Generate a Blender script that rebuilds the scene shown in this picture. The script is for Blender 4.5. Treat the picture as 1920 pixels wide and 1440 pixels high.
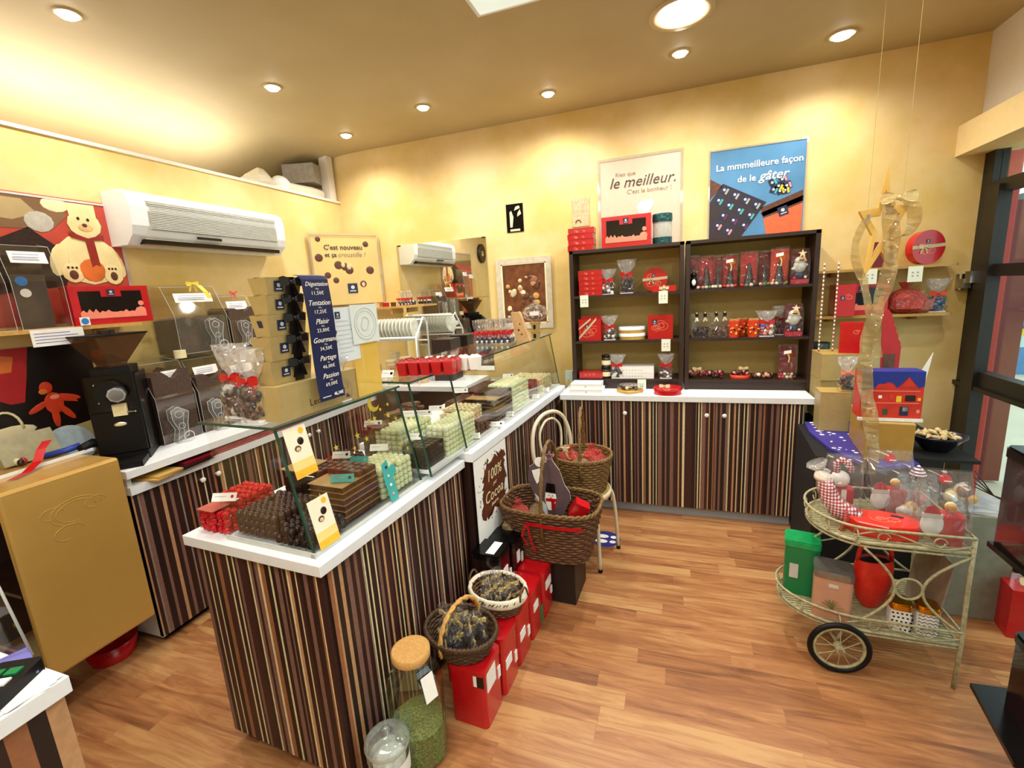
import bpy, math, random
from mathutils import Vector, Matrix, Euler
sc = bpy.context.scene
for o in list(bpy.data.objects): bpy.data.objects.remove(o)
C = sc.collection
R = random.Random(7)
PI = math.pi
# ---------------------------------------------------------------- camera
CAM = (0.0, 0.0, 1.68)
yaw, pitch, roll, FPX = -0.342463271, 0.197495117, -0.0615358325, 860.966
cd = bpy.data.cameras.new('camera'); cam = bpy.data.objects.new('camera', cd); C.objects.link(cam)
fw = Vector((math.sin(yaw)*math.cos(pitch), math.cos(yaw)*math.cos(pitch), -math.sin(pitch)))
rt = Vector((math.cos(yaw), -math.sin(yaw), 0)); up = rt.cross(fw)
rt2 = math.cos(roll)*rt + math.sin(roll)*up; up2 = -math.sin(roll)*rt + math.cos(roll)*up
m = Matrix((rt2, up2, -fw)).transposed().to_4x4(); m.translation = Vector(CAM)
cam.matrix_world = m
cd.sensor_fit = 'HORIZONTAL'; cd.sensor_width = 36.0; cd.lens = FPX/1920*36; cd.clip_start = 0.02
sc.camera = cam
# ---------------------------------------------------------------- world, exposure
wd = bpy.data.worlds.new('world'); sc.world = wd; wd.use_nodes = True
bg = wd.node_tree.nodes['Background']; bg.inputs[0].default_value = (0.62, 0.84, 0.86, 1); bg.inputs[1].default_value = 2.2
sc.view_settings.view_transform = 'Standard'; sc.view_settings.look = 'None'
sc.view_settings.gamma = 1; sc.view_settings.use_curve_mapping = False
sc.view_settings.exposure = 0.08
def area(name, loc, size, power, col=(1, .95, .85), rot=(0, 0, 0), sy=None):
    l = bpy.data.lights.new(name, 'AREA'); l.energy = power; l.color = col; l.size = size
    if sy: l.shape = 'RECTANGLE'; l.size_y = sy
    o = bpy.data.objects.new(name, l); o.location = loc; o.rotation_euler = rot; C.objects.link(o); return o
def spot(name, loc, power, target=None, angle=120, blend=.8, col=(1, .96, .89), r=.05):
    l = bpy.data.lights.new(name, 'SPOT'); l.energy = power; l.color = col; l.spot_size = math.radians(angle); l.spot_blend = blend
    l.shadow_soft_size = r
    o = bpy.data.objects.new(name, l); o.location = loc
    if target is not None:
        o.rotation_euler = (Vector(target)-Vector(loc)).to_track_quat('-Z', 'Y').to_euler()
    C.objects.link(o); return o
# unseen fill light added behind the viewpoint, and the cove tubes above the left wall
area('rear_fill_light', (-0.4, -0.5, 2.97), 2.4, 60, (1, .97, .93), sy=1.0)
area('cove_tube_light', (-3.20, 1.5, 2.64), 0.10, 19, (1, .97, .94), rot=(0, math.radians(180), 0), sy=2.9)
# ---------------------------------------------------------------- materials
def lin(h):
    h = h.lstrip('#'); out = []
    for i in (0, 2, 4):
        c = int(h[i:i+2], 16)/255; out.append(c/12.92 if c <= .04045 else ((c+.055)/1.055)**2.4)
    return out
def nt(name):
    m = bpy.data.materials.new(name); m.use_nodes = True; t = m.node_tree; return m, t, t.nodes['Principled BSDF']
def N(t, kind, **kw):
    n = t.nodes.new(kind)
    for k, v in kw.items():
        if k.startswith('i_'):
            key = k[2:]; n.inputs[int(key) if key.isdigit() else key.replace('_', ' ')].default_value = v
        else: setattr(n, k, v)
    return n
def P(name, col, rough=.5, metal=0, spec=.5, var=.12, vs=30, bump=0, bs=80, emit=0, coat=0, alpha=1, stretch=None):
    m, t, b = nt(name); c = lin(col); L = t.links
    b.inputs['Roughness'].default_value = rough; b.inputs['Metallic'].default_value = metal
    b.inputs['Specular IOR Level'].default_value = spec; b.inputs['Coat Weight'].default_value = coat; b.inputs['Alpha'].default_value = alpha
    tc = N(t, 'ShaderNodeTexCoord'); src = tc.outputs['Object']
    if stretch:
        mp = N(t, 'ShaderNodeMapping'); mp.inputs['Scale'].default_value = stretch; L.new(src, mp.inputs[0]); src = mp.outputs[0]
    if var:
        n = N(t, 'ShaderNodeTexNoise', i_Scale=vs, i_Detail=3.0); L.new(src, n.inputs['Vector'])
        r = N(t, 'ShaderNodeValToRGB'); L.new(n.outputs[0], r.inputs[0])
        r.color_ramp.elements[0].position = .3; r.color_ramp.elements[1].position = .7
        r.color_ramp.elements[0].color = [x*(1-var) for x in c]+[1]; r.color_ramp.elements[1].color = [min(1, x*(1+var)) for x in c]+[1]
        L.new(r.outputs[0], b.inputs['Base Color'])
    else: b.inputs['Base Color'].default_value = c+[1]
    if bump:
        n2 = N(t, 'ShaderNodeTexNoise', i_Scale=bs, i_Detail=4.0); L.new(src, n2.inputs['Vector'])
        bp = N(t, 'ShaderNodeBump', i_Strength=bump, i_Distance=.01); L.new(n2.outputs[0], bp.inputs['Height']); L.new(bp.outputs[0], b.inputs['Normal'])
    if emit: b.inputs['Emission Color'].default_value = c+[1]; b.inputs['Emission Strength'].default_value = emit
    return m
def FILM(name, tint=(1, 1, 1), refl=.12, crinkle=0, rough=.05, haze=0.0, hazecol=(.9, .9, .9)):
    """thin clear sheet (pane, acrylic, cellophane): see-through with a reflecting surface"""
    m = bpy.data.materials.new(name); m.use_nodes = True; t = m.node_tree; L = t.links
    t.nodes.remove(t.nodes['Principled BSDF']); out = t.nodes['Material Output']
    tr = N(t, 'ShaderNodeBsdfTransparent'); tr.inputs[0].default_value = (*tint, 1)
    gl = N(t, 'ShaderNodeBsdfGlossy'); gl.inputs['Roughness'].default_value = rough
    fr = N(t, 'ShaderNodeLayerWeight', i_Blend=.5); pw = N(t, 'ShaderNodeMath', operation='POWER'); pw.inputs[1].default_value = 4.0; L.new(fr.outputs['Facing'], pw.inputs[0])
    add = N(t, 'ShaderNodeMath', operation='MULTIPLY_ADD', use_clamp=True); add.inputs[1].default_value = .8; add.inputs[2].default_value = refl
    L.new(pw.outputs[0], add.inputs[0])
    mx = N(t, 'ShaderNodeMixShader'); L.new(add.outputs[0], mx.inputs[0]); L.new(tr.outputs[0], mx.inputs[1]); L.new(gl.outputs[0], mx.inputs[2])
    last = mx
    if crinkle:
        tc = N(t, 'ShaderNodeTexCoord')
        v = N(t, 'ShaderNodeTexVoronoi', i_Scale=crinkle); L.new(tc.outputs['Object'], v.inputs['Vector'])
        bp = N(t, 'ShaderNodeBump', i_Strength=1.0, i_Distance=.03); L.new(v.outputs['Distance'], bp.inputs['Height'])
        L.new(bp.outputs[0], gl.inputs['Normal']); L.new(bp.outputs[0], fr.inputs['Normal'])
    if haze:
        df = N(t, 'ShaderNodeBsdfDiffuse'); df.inputs[0].default_value = (*hazecol, 1)
        m2 = N(t, 'ShaderNodeMixShader'); m2.inputs[0].default_value = haze; L.new(last.outputs[0], m2.inputs[1]); L.new(df.outputs[0], m2.inputs[2]); last = m2
    L.new(last.outputs[0], out.inputs[0]); return m
# ---------------------------------------------------------------- mesh builder
class MB:
    def __init__(s): s.v = []; s.f = []; s.mi = []; s.sm = []; s.mats = []
    def mat(s, m):
        if m not in s.mats: s.mats.append(m)
        return s.mats.index(m)
    def add(s, vs, fs, m, smooth=False, M=None):
        b = len(s.v); i = s.mat(m)
        s.v += [tuple(M @ Vector(p)) if M else tuple(p) for p in vs]
        for f in fs: s.f.append([b+k for k in f]); s.mi.append(i); s.sm.append(smooth)
        return s
    def box(s, x0, x1, y0, y1, z0, z1, m, M=None):
        vs = [(x, y, z) for x in (x0, x1) for y in (y0, y1) for z in (z0, z1)]
        return s.add(vs, [(0, 1, 3, 2), (4, 6, 7, 5), (0, 4, 5, 1), (2, 3, 7, 6), (0, 2, 6, 4), (1, 5, 7, 3)], m, False, M)
    def bx(s, c, d, m, rot=None):
        M = Matrix.Translation(c) @ Euler(rot or (0, 0, 0)).to_matrix().to_4x4()
        return s.box(-d[0]/2, d[0]/2, -d[1]/2, d[1]/2, -d[2]/2, d[2]/2, m, M)
    def rbox(s, x0, x1, y0, y1, z0, z1, r, m, n=4, taper=0):
        """upright box with rounded vertical corners"""
        pts = []
        for cx, cy, a0 in ((x1-r, y1-r, 0), (x0+r, y1-r, PI/2), (x0+r, y0+r, PI), (x1-r, y0+r, 1.5*PI)):
            for k in range(n+1): a = a0+k*PI/2/n; pts.append((cx+r*math.cos(a), cy+r*math.sin(a)))
        mx, my = (x0+x1)/2, (y0+y1)/2; k = len(pts)
        vs = [(mx+(p[0]-mx)*(1-taper), my+(p[1]-my)*(1-taper), z0) for p in pts]+[(p[0], p[1], z1) for p in pts]
        s.add(vs, [list(range(k))[::-1], list(range(k, 2*k))], m)
        return s.add(vs, [(i, (i+1) % k, k+(i+1) % k, k+i) for i in range(k)], m, True)
    def lathe(s, prof, m, c=(0, 0, 0), n=24, sx=1, sy=1, M=None, caps=True, smooth=True, wob=None):
        vs = []
        for j, (r, z) in enumerate(prof):
            for i in range(n):
                a = 2*PI*i/n; w = wob(a, j, z) if wob else 1
                vs.append((c[0]+r*w*sx*math.cos(a), c[1]+r*w*sy*math.sin(a), c[2]+z))
        fs = [(j*n+i, j*n+(i+1) % n, (j+1)*n+(i+1) % n, (j+1)*n+i) for j in range(len(prof)-1) for i in range(n)]
        s.add(vs, fs, m, smooth, M)
        if caps:
            k = len(prof)-1
            s.add([vs[i] for i in range(n)], [list(range(n))[::-1]], m, False, M); s.add([vs[k*n+i] for i in range(n)], [list(range(n))], m, False, M)
        return s
    def cyl(s, p0, p1, r0, m, r1=None, n=16, caps=True):
        p0, p1 = Vector(p0), Vector(p1); d = p1-p0; L = d.length
        M = Matrix.Translation(p0) @ d.to_track_quat('Z', 'Y').to_matrix().to_4x4()
        return s.lathe([(r0, 0), (r0 if r1 is None else r1, L)], m, n=n, M=M, caps=caps)
    def ball(s, c, r, m, n=12, k=8, rot=None, half=False):
        if not isinstance(r, (tuple, list)): r = (r, r, r)
        lo = 0 if half else -PI/2
        pr = [(math.cos(lo+(PI/2-lo)*j/k), math.sin(lo+(PI/2-lo)*j/k)) for j in range(k+1)]
        M = Matrix.Translation(c) @ Euler(rot or (0, 0, 0)).to_matrix().to_4x4() @ Matrix.Diagonal((*r, 1))
        return s.lathe([(max(a, .001), b) for a, b in pr], m, n=n, M=M, caps=False)
    def tube(s, pts, r, m, n=8, closed=False, rr=None):
        pts = [Vector(p) for p in pts]; k = len(pts); vs = []; prev = None
        for i, p in enumerate(pts):
            a = pts[(i-1) % k] if (closed or i > 0) else p; b = pts[(i+1) % k] if (closed or i < k-1) else p
            d = (b-a).normalized() if (b-a).length > 1e-9 else Vector((0, 0, 1))
            if prev is None: u = d.orthogonal().normalized()
            else:
                u = prev-d*prev.dot(d); u = u.normalized() if u.length > 1e-6 else d.orthogonal().normalized()
            prev = u; w = d.cross(u); q = rr[i] if rr else r
            for j in range(n): t = 2*PI*j/n; vs.append(p+(u*math.cos(t)+w*math.sin(t))*q)
        R_ = k if closed else k-1
        fs = [(i*n+j, i*n+(j+1) % n, ((i+1) % k)*n+(j+1) % n, ((i+1) % k)*n+j) for i in range(R_) for j in range(n)]
        if not closed: fs += [list(range(n))[::-1], list(range((k-1)*n, k*n))]
        return s.add(vs, fs, m, True)
    def band(s, pts, wv, m, th=.0012):
        """ribbon: a strip following pts, width vector wv (one or per point)"""
        n = len(pts); vs = []
        for i, p in enumerate(pts):
            w = Vector(wv[i] if isinstance(wv[0], (tuple, list, Vector)) else wv); p = Vector(p)
            a = Vector(pts[max(i-1, 0)]); b = Vector(pts[min(i+1, n-1)]); nn = (b-a).cross(w)
            nn = nn.normalized()*th if nn.length > 1e-9 else Vector((0, 0, th))
            vs += [p-w/2, p+w/2, p+w/2+nn, p-w/2+nn]
        fs = []
        for i in range(n-1):
            a, b = 4*i, 4*i+4; fs += [(a, a+1, b+1, b), (a+3, b+3, b+2, a+2), (a, b, b+3, a+3), (a+1, a+2, b+2, b+1)]
        fs += [(0, 3, 2, 1), (4*n-4, 4*n-3, 4*n-2, 4*n-1)]
        return s.add(vs, fs, m, False)
    def prism(s, pts, m, O, U, V, d, m2=None, smooth=False):
        """2-D outline pts in plane (O,U,V) pushed out by d along U x V"""
        O, U, V = Vector(O), Vector(U).normalized(), Vector(V).normalized(); W = U.cross(V)*d; k = len(pts)
        a = [O+U*p[0]+V*p[1] for p in pts]; b = [q+W for q in a]
        s.add(a+b, [list(range(k))[::-1], list(range(k, 2*k))], m)
        return s.add(a+b, [(i, (i+1) % k, k+(i+1) % k, k+i) for i in range(k)], m2 or m, smooth)
    def text(s, txt, m, O, U, V, size, align='CENTER', shear=0, ext=.0006, bold=0, space=1):
        cu = bpy.data.curves.new('t', 'FONT'); cu.body = txt; cu.size = size; cu.align_x = align; cu.align_y = 'CENTER'
        cu.shear = shear; cu.extrude = ext/2; cu.offset = bold; cu.resolution_u = 2; cu.space_character = space
        o = bpy.data.objects.new('t', cu); C.objects.link(o); dg = bpy.context.evaluated_depsgraph_get()
        me = bpy.data.meshes.new_from_object(o.evaluated_get(dg))
        U, V = Vector(U).normalized(), Vector(V).normalized(); M = Matrix((U, V, U.cross(V))).transposed().to_4x4(); M.translation = Vector(O)
        s.add([v.co for v in me.vertices], [list(p.vertices) for p in me.polygons], m, False, M)
        bpy.data.objects.remove(o); bpy.data.curves.remove(cu); bpy.data.meshes.remove(me); return s
    def mesh(s, name):
        me = bpy.data.meshes.new(name); me.from_pydata([tuple(v) for v in s.v], [], s.f)
        for m in s.mats: me.materials.append(m)
        me.polygons.foreach_set('material_index', s.mi); me.polygons.foreach_set('use_smooth', s.sm); me.update(); return me
    def build(s, name, parent=None, loc=(0, 0, 0), rz=0, bev=0):
        o = bpy.data.objects.new(name, s.mesh(name)); C.objects.link(o)
        o.location = loc; o.rotation_euler = (0, 0, rz)
        if parent: o.parent = parent
        if bev:
            b = o.modifiers.new('bevel', 'BEVEL'); b.width = bev; b.segments = 2; b.limit_method = 'ANGLE'
        return o
def tag(o, label, cat, group=None, kind=None):
    if label: o['label'] = label
    if cat: o['category'] = cat
    if group: o['group'] = group
    if kind: o['kind'] = kind
    return o
def thing(name, label, cat, loc=(0, 0, 0), rz=0, group=None):
    o = bpy.data.objects.new(name, None); C.objects.link(o); o.location = loc; o.rotation_euler = (0, 0, rz)
    o.empty_display_size = .05
    return tag(o, label, cat, group)
def struct(o): o['kind'] = 'structure'; return o
KIDS = {}
def copy_tree(o, loc, rz=0, label=None, group=None, scale=None):
    def cp(a, par):
        c = a.copy(); C.objects.link(c)
        if par: c.parent = par
        for ch in a.children: cp(ch, c)
        return c
    kids = list(o.children)
    c = o.copy(); C.objects.link(c)
    for ch in kids: cp(ch, c)
    c.location = loc; c.rotation_euler = (0, 0, rz)
    if scale: c.scale = (scale,)*3 if not isinstance(scale, tuple) else scale
    if label: c['label'] = label
    if group: c['group'] = group
    return c
SPENT = {}; LEFT = {}
class Proto:
    """first placement uses the original, later ones copy it"""
    def __init__(s, o): s.o = o; s.used = False
    def put(s, loc, rz=0, label=None, group=None, scale=None, cap=0):
        if cap:
            key = s.o.name.split('.')[0]; SPENT[key] = SPENT.get(key, 0)+1
            if SPENT[key] > cap:      # beyond the largest ones in view the rest becomes one object of stuff
                LEFT.setdefault(key, []).append((s.o, Matrix.Translation(loc) @ Matrix.Rotation(rz, 4, 'Z'))); return None
        if not s.used:
            s.used = True; o = s.o; o.location = loc; o.rotation_euler = (0, 0, rz)
            if scale: o.scale = (scale,)*3 if not isinstance(scale, tuple) else scale
            if label: o['label'] = label
            if group: o['group'] = group
            return o
        return copy_tree(s.o, loc, rz, label, group, scale)
def circ(n, r, cx=0, cy=0, sy=1, a0=0, a1=2*PI, end=False):
    return [(cx+r*math.cos(a0+(a1-a0)*i/(n-1 if end else n)), cy+r*sy*math.sin(a0+(a1-a0)*i/(n-1 if end else n))) for i in range(n)]
def starpts(r, r2, n=5, a=PI/2): return [((r if k % 2 == 0 else r2)*math.cos(a+PI*k/n), (r if k % 2 == 0 else r2)*math.sin(a+PI*k/n)) for k in range(2*n)]
def smooth(pts, n=5):
    p = [Vector(q) for q in pts]; p = [2*p[0]-p[1]]+p+[2*p[-1]-p[-2]]; out = []
    for i in range(1, len(p)-2):
        for k in range(n):
            t = k/n; out.append(.5*((2*p[i])+(p[i+1]-p[i-1])*t+(2*p[i-1]-5*p[i]+4*p[i+1]-p[i+2])*t*t+(-p[i-1]+3*p[i]-3*p[i+1]+p[i+2])*t**3))
    return out+[p[-2]]
# palette
white = P('white_laminate', '#e9eef2', .35, var=.02); whitep = P('white_paper', '#f2f1ec', .6, var=.02); cream = P('cream_card', '#efe3b8', .6, var=.03)
black = P('black_gloss', '#060506', .22, var=.1, spec=.3); blackm = P('black_matt', '#0b0a0b', .5, var=.1, spec=.25); navy = P('navy_print', '#1b2348', .45, var=.05)
red = P('red_gloss', '#bd1019', .25, var=.06, coat=.3); redp = P('red_paper', '#ab181d', .45, var=.08); redfoil = P('red_foil', '#c81420', .2, metal=.4, bump=.6, bs=120)
dred = P('dark_red_print', '#6a1018', .25, var=.1); orange = P('orange_red', '#cf3d1c', .4, var=.12); gold = P('gold_card', '#cfa548', .4, metal=.3, var=.06)
goldm = P('gold_metal', '#d8a235', .2, metal=1, var=.05); goldr = P('gold_ribbon', '#d9c184', .4, metal=.3, bump=.3, bs=60); silver = P('silver', '#b9bcc0', .25, metal=1, var=.05)
choc = P('dark_chocolate', '#26140f', .3, var=.25, vs=40, bump=.15); milk = P('milk_chocolate', '#5c3626', .35, var=.2, vs=40, bump=.2); whitec = P('white_chocolate', '#e0e6b8', .35, var=.05, bump=.15, bs=60)
ivory = P('ivory_chocolate', '#e8dcae', .4, var=.08); pink = P('pink_gloss', '#d98c93', .4, var=.08); green = P('green_tin', '#0c7a45', .3, var=.05); teal = P('teal_card', '#3fa6a0', .5, var=.05)
yell = P('yellow_card', '#f3c02c', .5, var=.05); wood = P('pale_wood', '#c99a50', .45, var=.15, vs=12, stretch=(1, 6, 6)); dwood = P('wenge_wood', '#2e1d18', .4, var=.2, vs=10, stretch=(8, 8, 1))
beige = P('beige_paper', '#cdbb93', .6, var=.05); grey = P('grey_panel', '#9ba19f', .5, var=.04); lgrey = P('light_grey', '#c7cac6', .5, var=.04); blue = P('blue_print', '#2440a8', .45, var=.05)
glass = FILM('clear_pane', (.985, .995, .985), .07); gedge = P('glass_edge_green', '#24493a', .15, var=.05); acryl = FILM('clear_acrylic', (.97, .97, .96), .10)
cello = FILM('cellophane', (.97, .97, .97), .06, crinkle=30, haze=.03); cellow = FILM('cellophane_top', (.96, .96, .96), .14, crinkle=30, haze=.20)
# ================================================================ room shell
def wallmat(name, a, b, sc_=1.6):
    m, t, p = nt(name); L = t.links; p.inputs['Roughness'].default_value = .65
    tc = N(t, 'ShaderNodeTexCoord'); n = N(t, 'ShaderNodeTexNoise', i_Scale=sc_, i_Detail=5.0, i_Roughness=.6); L.new(tc.outputs['Object'], n.inputs['Vector'])
    r = N(t, 'ShaderNodeValToRGB'); L.new(n.outputs[0], r.inputs[0]); r.color_ramp.elements[0].position = .38; r.color_ramp.elements[1].position = .66
    r.color_ramp.elements[0].color = lin(a)+[1]; r.color_ramp.elements[1].color = lin(b)+[1]; L.new(r.outputs[0], p.inputs['Base Color']); return m
wy = wallmat('sponged_yellow_paint', '#d6b868', '#e8ce98')
wc = wallmat('ceiling_paint', '#b3a174', '#bfad83', .8)
ww = P('white_paint', '#e6ded2', .6, var=.02)
def floor_mat():
    m, t, p = nt('plank_floor'); L = t.links; tc = N(t, 'ShaderNodeTexCoord')
    mp = N(t, 'ShaderNodeMapping'); L.new(tc.outputs['Object'], mp.inputs[0]); mp.inputs['Rotation'].default_value = (0, 0, math.radians(0))
    sx = N(t, 'ShaderNodeSeparateXYZ'); L.new(tc.outputs['Object'], sx.inputs[0])
    dv = N(t, 'ShaderNodeMath', operation='DIVIDE'); dv.inputs[1].default_value = .088; L.new(sx.outputs[1], dv.inputs[0]); fl_ = N(t, 'ShaderNodeMath', operation='FLOOR'); L.new(dv.outputs[0], fl_.inputs[0])
    wn = N(t, 'ShaderNodeTexWhiteNoise', noise_dimensions='1D'); L.new(fl_.outputs[0], wn.inputs['W'])
    ax_ = N(t, 'ShaderNodeMath', operation='MULTIPLY_ADD'); ax_.inputs[1].default_value = 7.3; L.new(wn.outputs['Value'], ax_.inputs[0]); L.new(sx.outputs[0], ax_.inputs[2])
    cb = N(t, 'ShaderNodeCombineXYZ'); L.new(ax_.outputs[0], cb.inputs[0]); L.new(sx.outputs[1], cb.inputs[1])
    br = N(t, 'ShaderNodeTexBrick', i_Scale=1.0); br.offset = 0; br.inputs['Brick Width'].default_value = .72; br.inputs['Row Height'].default_value = .088
    br.inputs['Mortar Size'].default_value = .0006; br.inputs['Mortar Smooth'].default_value = .3; br.inputs['Bias'].default_value = 0
    br.inputs['Color1'].default_value = (0, 0, 0, 1); br.inputs['Color2'].default_value = (1, 1, 1, 1); br.inputs['Mortar'].default_value = (.1, .1, .1, 1)
    L.new(cb.outputs[0], br.inputs['Vector'])
    m2 = N(t, 'ShaderNodeMapping'); m2.inputs['Scale'].default_value = (1.6, 14, 1); L.new(tc.outputs['Object'], m2.inputs[0])
    add = N(t, 'ShaderNodeVectorMath', operation='MULTIPLY_ADD'); L.new(br.outputs[0], add.inputs[0]); add.inputs[1].default_value = (3.1, 7.7, 5); L.new(m2.outputs[0], add.inputs[2])
    n = N(t, 'ShaderNodeTexNoise', i_Scale=1.5, i_Detail=6.0, i_Roughness=.65, i_Distortion=.9); L.new(add.outputs[0], n.inputs['Vector'])
    mix = N(t, 'ShaderNodeMath', operation='MULTIPLY_ADD'); L.new(br.outputs[0], mix.inputs[0]); mix.inputs[1].default_value = .30; 
    L.new(n.outputs[0], mix.inputs[2])
    r = N(t, 'ShaderNodeValToRGB'); L.new(mix.outputs[0], r.inputs[0]); e = r.color_ramp.elements
    e[0].position = .34; e[0].color = lin('#6b4228')+[1]; e[1].position = .86; e[1].color = lin('#c29560')+[1]
    x = e.new(.48); x.color = lin('#8c5a36')+[1]; x = e.new(.64); x.color = lin('#a87145')+[1]
    L.new(r.outputs[0], p.inputs['Base Color']); p.inputs['Roughness'].default_value = .36; return m
fl = floor_mat()
X0, XR, YB, YF, H = -2.96, 1.8, 3.8, -1.7, 3.0
o = struct(MB().box(-3.7, XR+.02, YF, YB+.1, -.1, 0, fl).build('floor'))
b = MB().box(-2.72, XR+.3, YF, YB+.1, H, H+.1, wc)
prof = [(-2.72, 3.0)]+[(-2.72-.95*math.sin(a), 2.58+.42*math.cos(a)) for a in [PI/2*i/14 for i in range(15)]]
vs = [(x, y, z) for x, z in prof for y in (YF, YB+.1)]
b.add(vs, [(2*i, 2*i+1, 2*i+3, 2*i+2) for i in range(len(prof)-1)], wc, True)
struct(b.build('ceiling'))
struct(MB().box(-3.75, XR+.06, YB, YB+.12, 0, H+.05, wy).build('wall_back'))
struct(MB().box(X0-.1, X0, YF, YB, 0, 2.585, wy).build('wall_left'))
struct(MB().box(X0-.75, X0+.012, YF, YB, 2.585, 2.603, ww).build('trim_1'))
struct(MB().box(-3.75, XR+.4, YF-.1, YF, 0, H, wy).build('wall_front'))
struct(MB().box(1.75, 1.95, YF, YB, 2.5, H, ww).build('wall_right'))
struct(MB().box(1.64, 1.95, YF, YB, 2.33, 2.505, P('header_paint', '#ecd39a', .6, var=.03)).build('trim_2'))
# glazed shopfront on the right
frm = P('dark_frame', '#17130f', .45, var=.05)
fr = thing('window_1', None, None); fr['kind'] = 'structure'
b = MB()
for y0, y1 in ((3.70, 3.80), (2.62, 2.70), (1.5, 1.58), (.3, .38), (-.9, -.82)): b.box(1.79, 1.86, y0, y1, 0, 2.33, frm)
for z0, z1, d in ((2.08, 2.15, 0), (1.60, 1.67, .0), (.91, 1.02, 0), (0, .05, 0)): b.box(1.79-d, 1.86, -1.7, 3.70, z0, z1, frm)
b.box(1.765, 1.83, 3.575, 3.70, .05, 2.12, frm); b.box(1.77, 1.80, 3.0, 3.83, .905, .93, frm)  # inner stile widened to stand in for the dark reflection in the glass
o = b.build('window_frame', fr)
o = MB().box(1.822, 1.826, -1.7, 3.7, .05, 2.33, glass).build('pane', fr)
b = MB().bx((1.745, 3.76, 1.56), (.05, .10, .06), silver).cyl((1.745, 3.80, 1.52), (1.745, 3.80, 1.62), .025, silver); b.bx((1.75, 3.68, 1.60), (.05, .06, .07), silver)
b.build('door_hinge', fr)
# outside
pv = P('pavement', '#cfc6b0', .8, var=.08, vs=3)
struct(MB().box(XR+.02, 14, -6, 30, -.12, -.02, pv).build('ground'))
tag(MB().rbox(1.99, 2.14, 4.10, 4.3, -.02, 3.6, .02, P('red_post', '#b03020', .4, var=.08)).build('post'), 'tall red square post standing outside the glass door', 'post')
tag(MB().box(2.17, 2.42, 4.4, 4.46, .0, 2.1, P('maroon_panel', '#6e1c1c', .4, var=.08)).build('dark_red_panel'), 'dark red panel outside behind the red square post', 'panel')  # flat dark red sheet, darker than the post beside it
b = MB().box(9, 9.4, 4, 26, -.02, 3.1, P('far_wall', '#8a5f3c', .8, var=.15, vs=2)).box(8.6, 9.6, 4, 26, 3.1, 3.4, P('far_eave', '#55655a', .7))
tag(b.build('building'), 'low brown building with a dark eave seen across the street outside', 'building')
fz = thing('drinks_cooler', 'pale outdoor cooler with a yellow band and blue lid seen through the door', 'cooler', (5.12, 9.25, 0))
MB().rbox(-.3, .3, -.25, .25, -.02, .40, .04, P('cooler_blue', '#2d86c4', .4)).rbox(-.3, .3, -.25, .25, .40, .58, .04, P('cooler_pale', '#bfe2df', .4)).build('body', fz)
MB().rbox(-.305, .305, -.255, .255, .58, .68, .04, P('cooler_yellow', '#e8cf2b', .4)).build('yellow_band', fz)
MB().rbox(-.3, .3, -.25, .25, .68, .73, .04, P('cooler_top', '#2450a0', .4)).build('lid', fz)
# ---------------------------------------------------------------- ceiling lights (each lamp carries its own light)
lampw = P('lamp_glow', '#fff8ee', .5, var=0, emit=30); ringm = P('lamp_ring', '#c9b489', .4, var=.03)
def downlight(i, x, y, r, pw, label, tgt, cone=True):
    t = thing('recessed_spotlight' if r < .08 else 'round_ceiling_light', label, 'ceiling light', (x, y, H), group=None)
    MB().lathe([(r*1.45, 0), (r*1.45, -.006), (r, -.006), (r, 0)], ringm, n=28, caps=False).build('trim_ring', t)
    MB().lathe([(r*.95, -.004), (r*.85, -.016), (r*.4, -.022), (.001, -.024)], lampw, n=24, caps=False).build('bulb', t)
    l = spot('spot_beam', (x, y, H-.05), pw, (tgt[0], tgt[1], tgt[2]), 158, 1.0); return t
sp = [(-2.33, 2.5, 'recessed ceiling spotlight at the left, nearest the bright cove above the air conditioner', (-2.5, 2.7, 1)),
      (-2.5, 3.4, 'recessed ceiling spotlight closest to the back left corner above the corner poster', (-2.5, 3.4, 1)),
      (-1.68, 3.2, 'recessed ceiling spotlight over the back end of the chocolate counter, above the wall mirror', (-1.4, 3.5, 1)),
      (-.82, 3.4, 'recessed ceiling spotlight above the small black poster on the back wall', (-.9, 3.6, .9)),
      (.03, 3.22, 'recessed ceiling spotlight in front of the two big wall posters', (.0, 3.6, .9)),
      (.9, 3.43, 'large bright recessed ceiling spotlight nearest the hanging star', (.9, 3.4, .9)),
      (-2.53, 1.57, 'recessed ceiling spotlight cut by the top left edge of the photo', (-2.6, 1.5, 1))]
for i, (x, y, lab, tg) in enumerate(sp): downlight(i, x, y, .05 if i == 5 else .036, 42, lab, tg)
downlight(8, .03, 2.79, .11, 60, 'big round ceiling light at the top edge above the posters', (.1, 2.6, 0))
pn = thing('ceiling_panel', 'pale square ceiling light panel cut by the top edge of the photo', 'ceiling light', (-.60, 2.06, H))
MB().box(-.3, .3, -.3, .3, -.012, 0, white).build('frame', pn); MB().box(-.28, .28, -.28, .28, -.016, -.012, P('panel_glow', '#dff0ea', .5, var=0, emit=.55)).build('diffuser', pn)
downlight(9, -1.0, 1.0, .05, 50, 'unseen recessed spotlight added to brighten the near glass case', (-1.2, 1.6, .9)); downlight(10, .5, 1.3, .05, 46, 'unseen recessed spotlight added to brighten the open wooden floor', (.5, 1.9, 0))  # added out-of-view spotlights with fittings, to light the counter and the floor
downlight(11, 1.2, 2.2, .05, 40, 'unseen recessed spotlight added to brighten the wire trolley', (1.1, 2.3, .5))  # another added spotlight, out of view, to light the trolley
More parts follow.
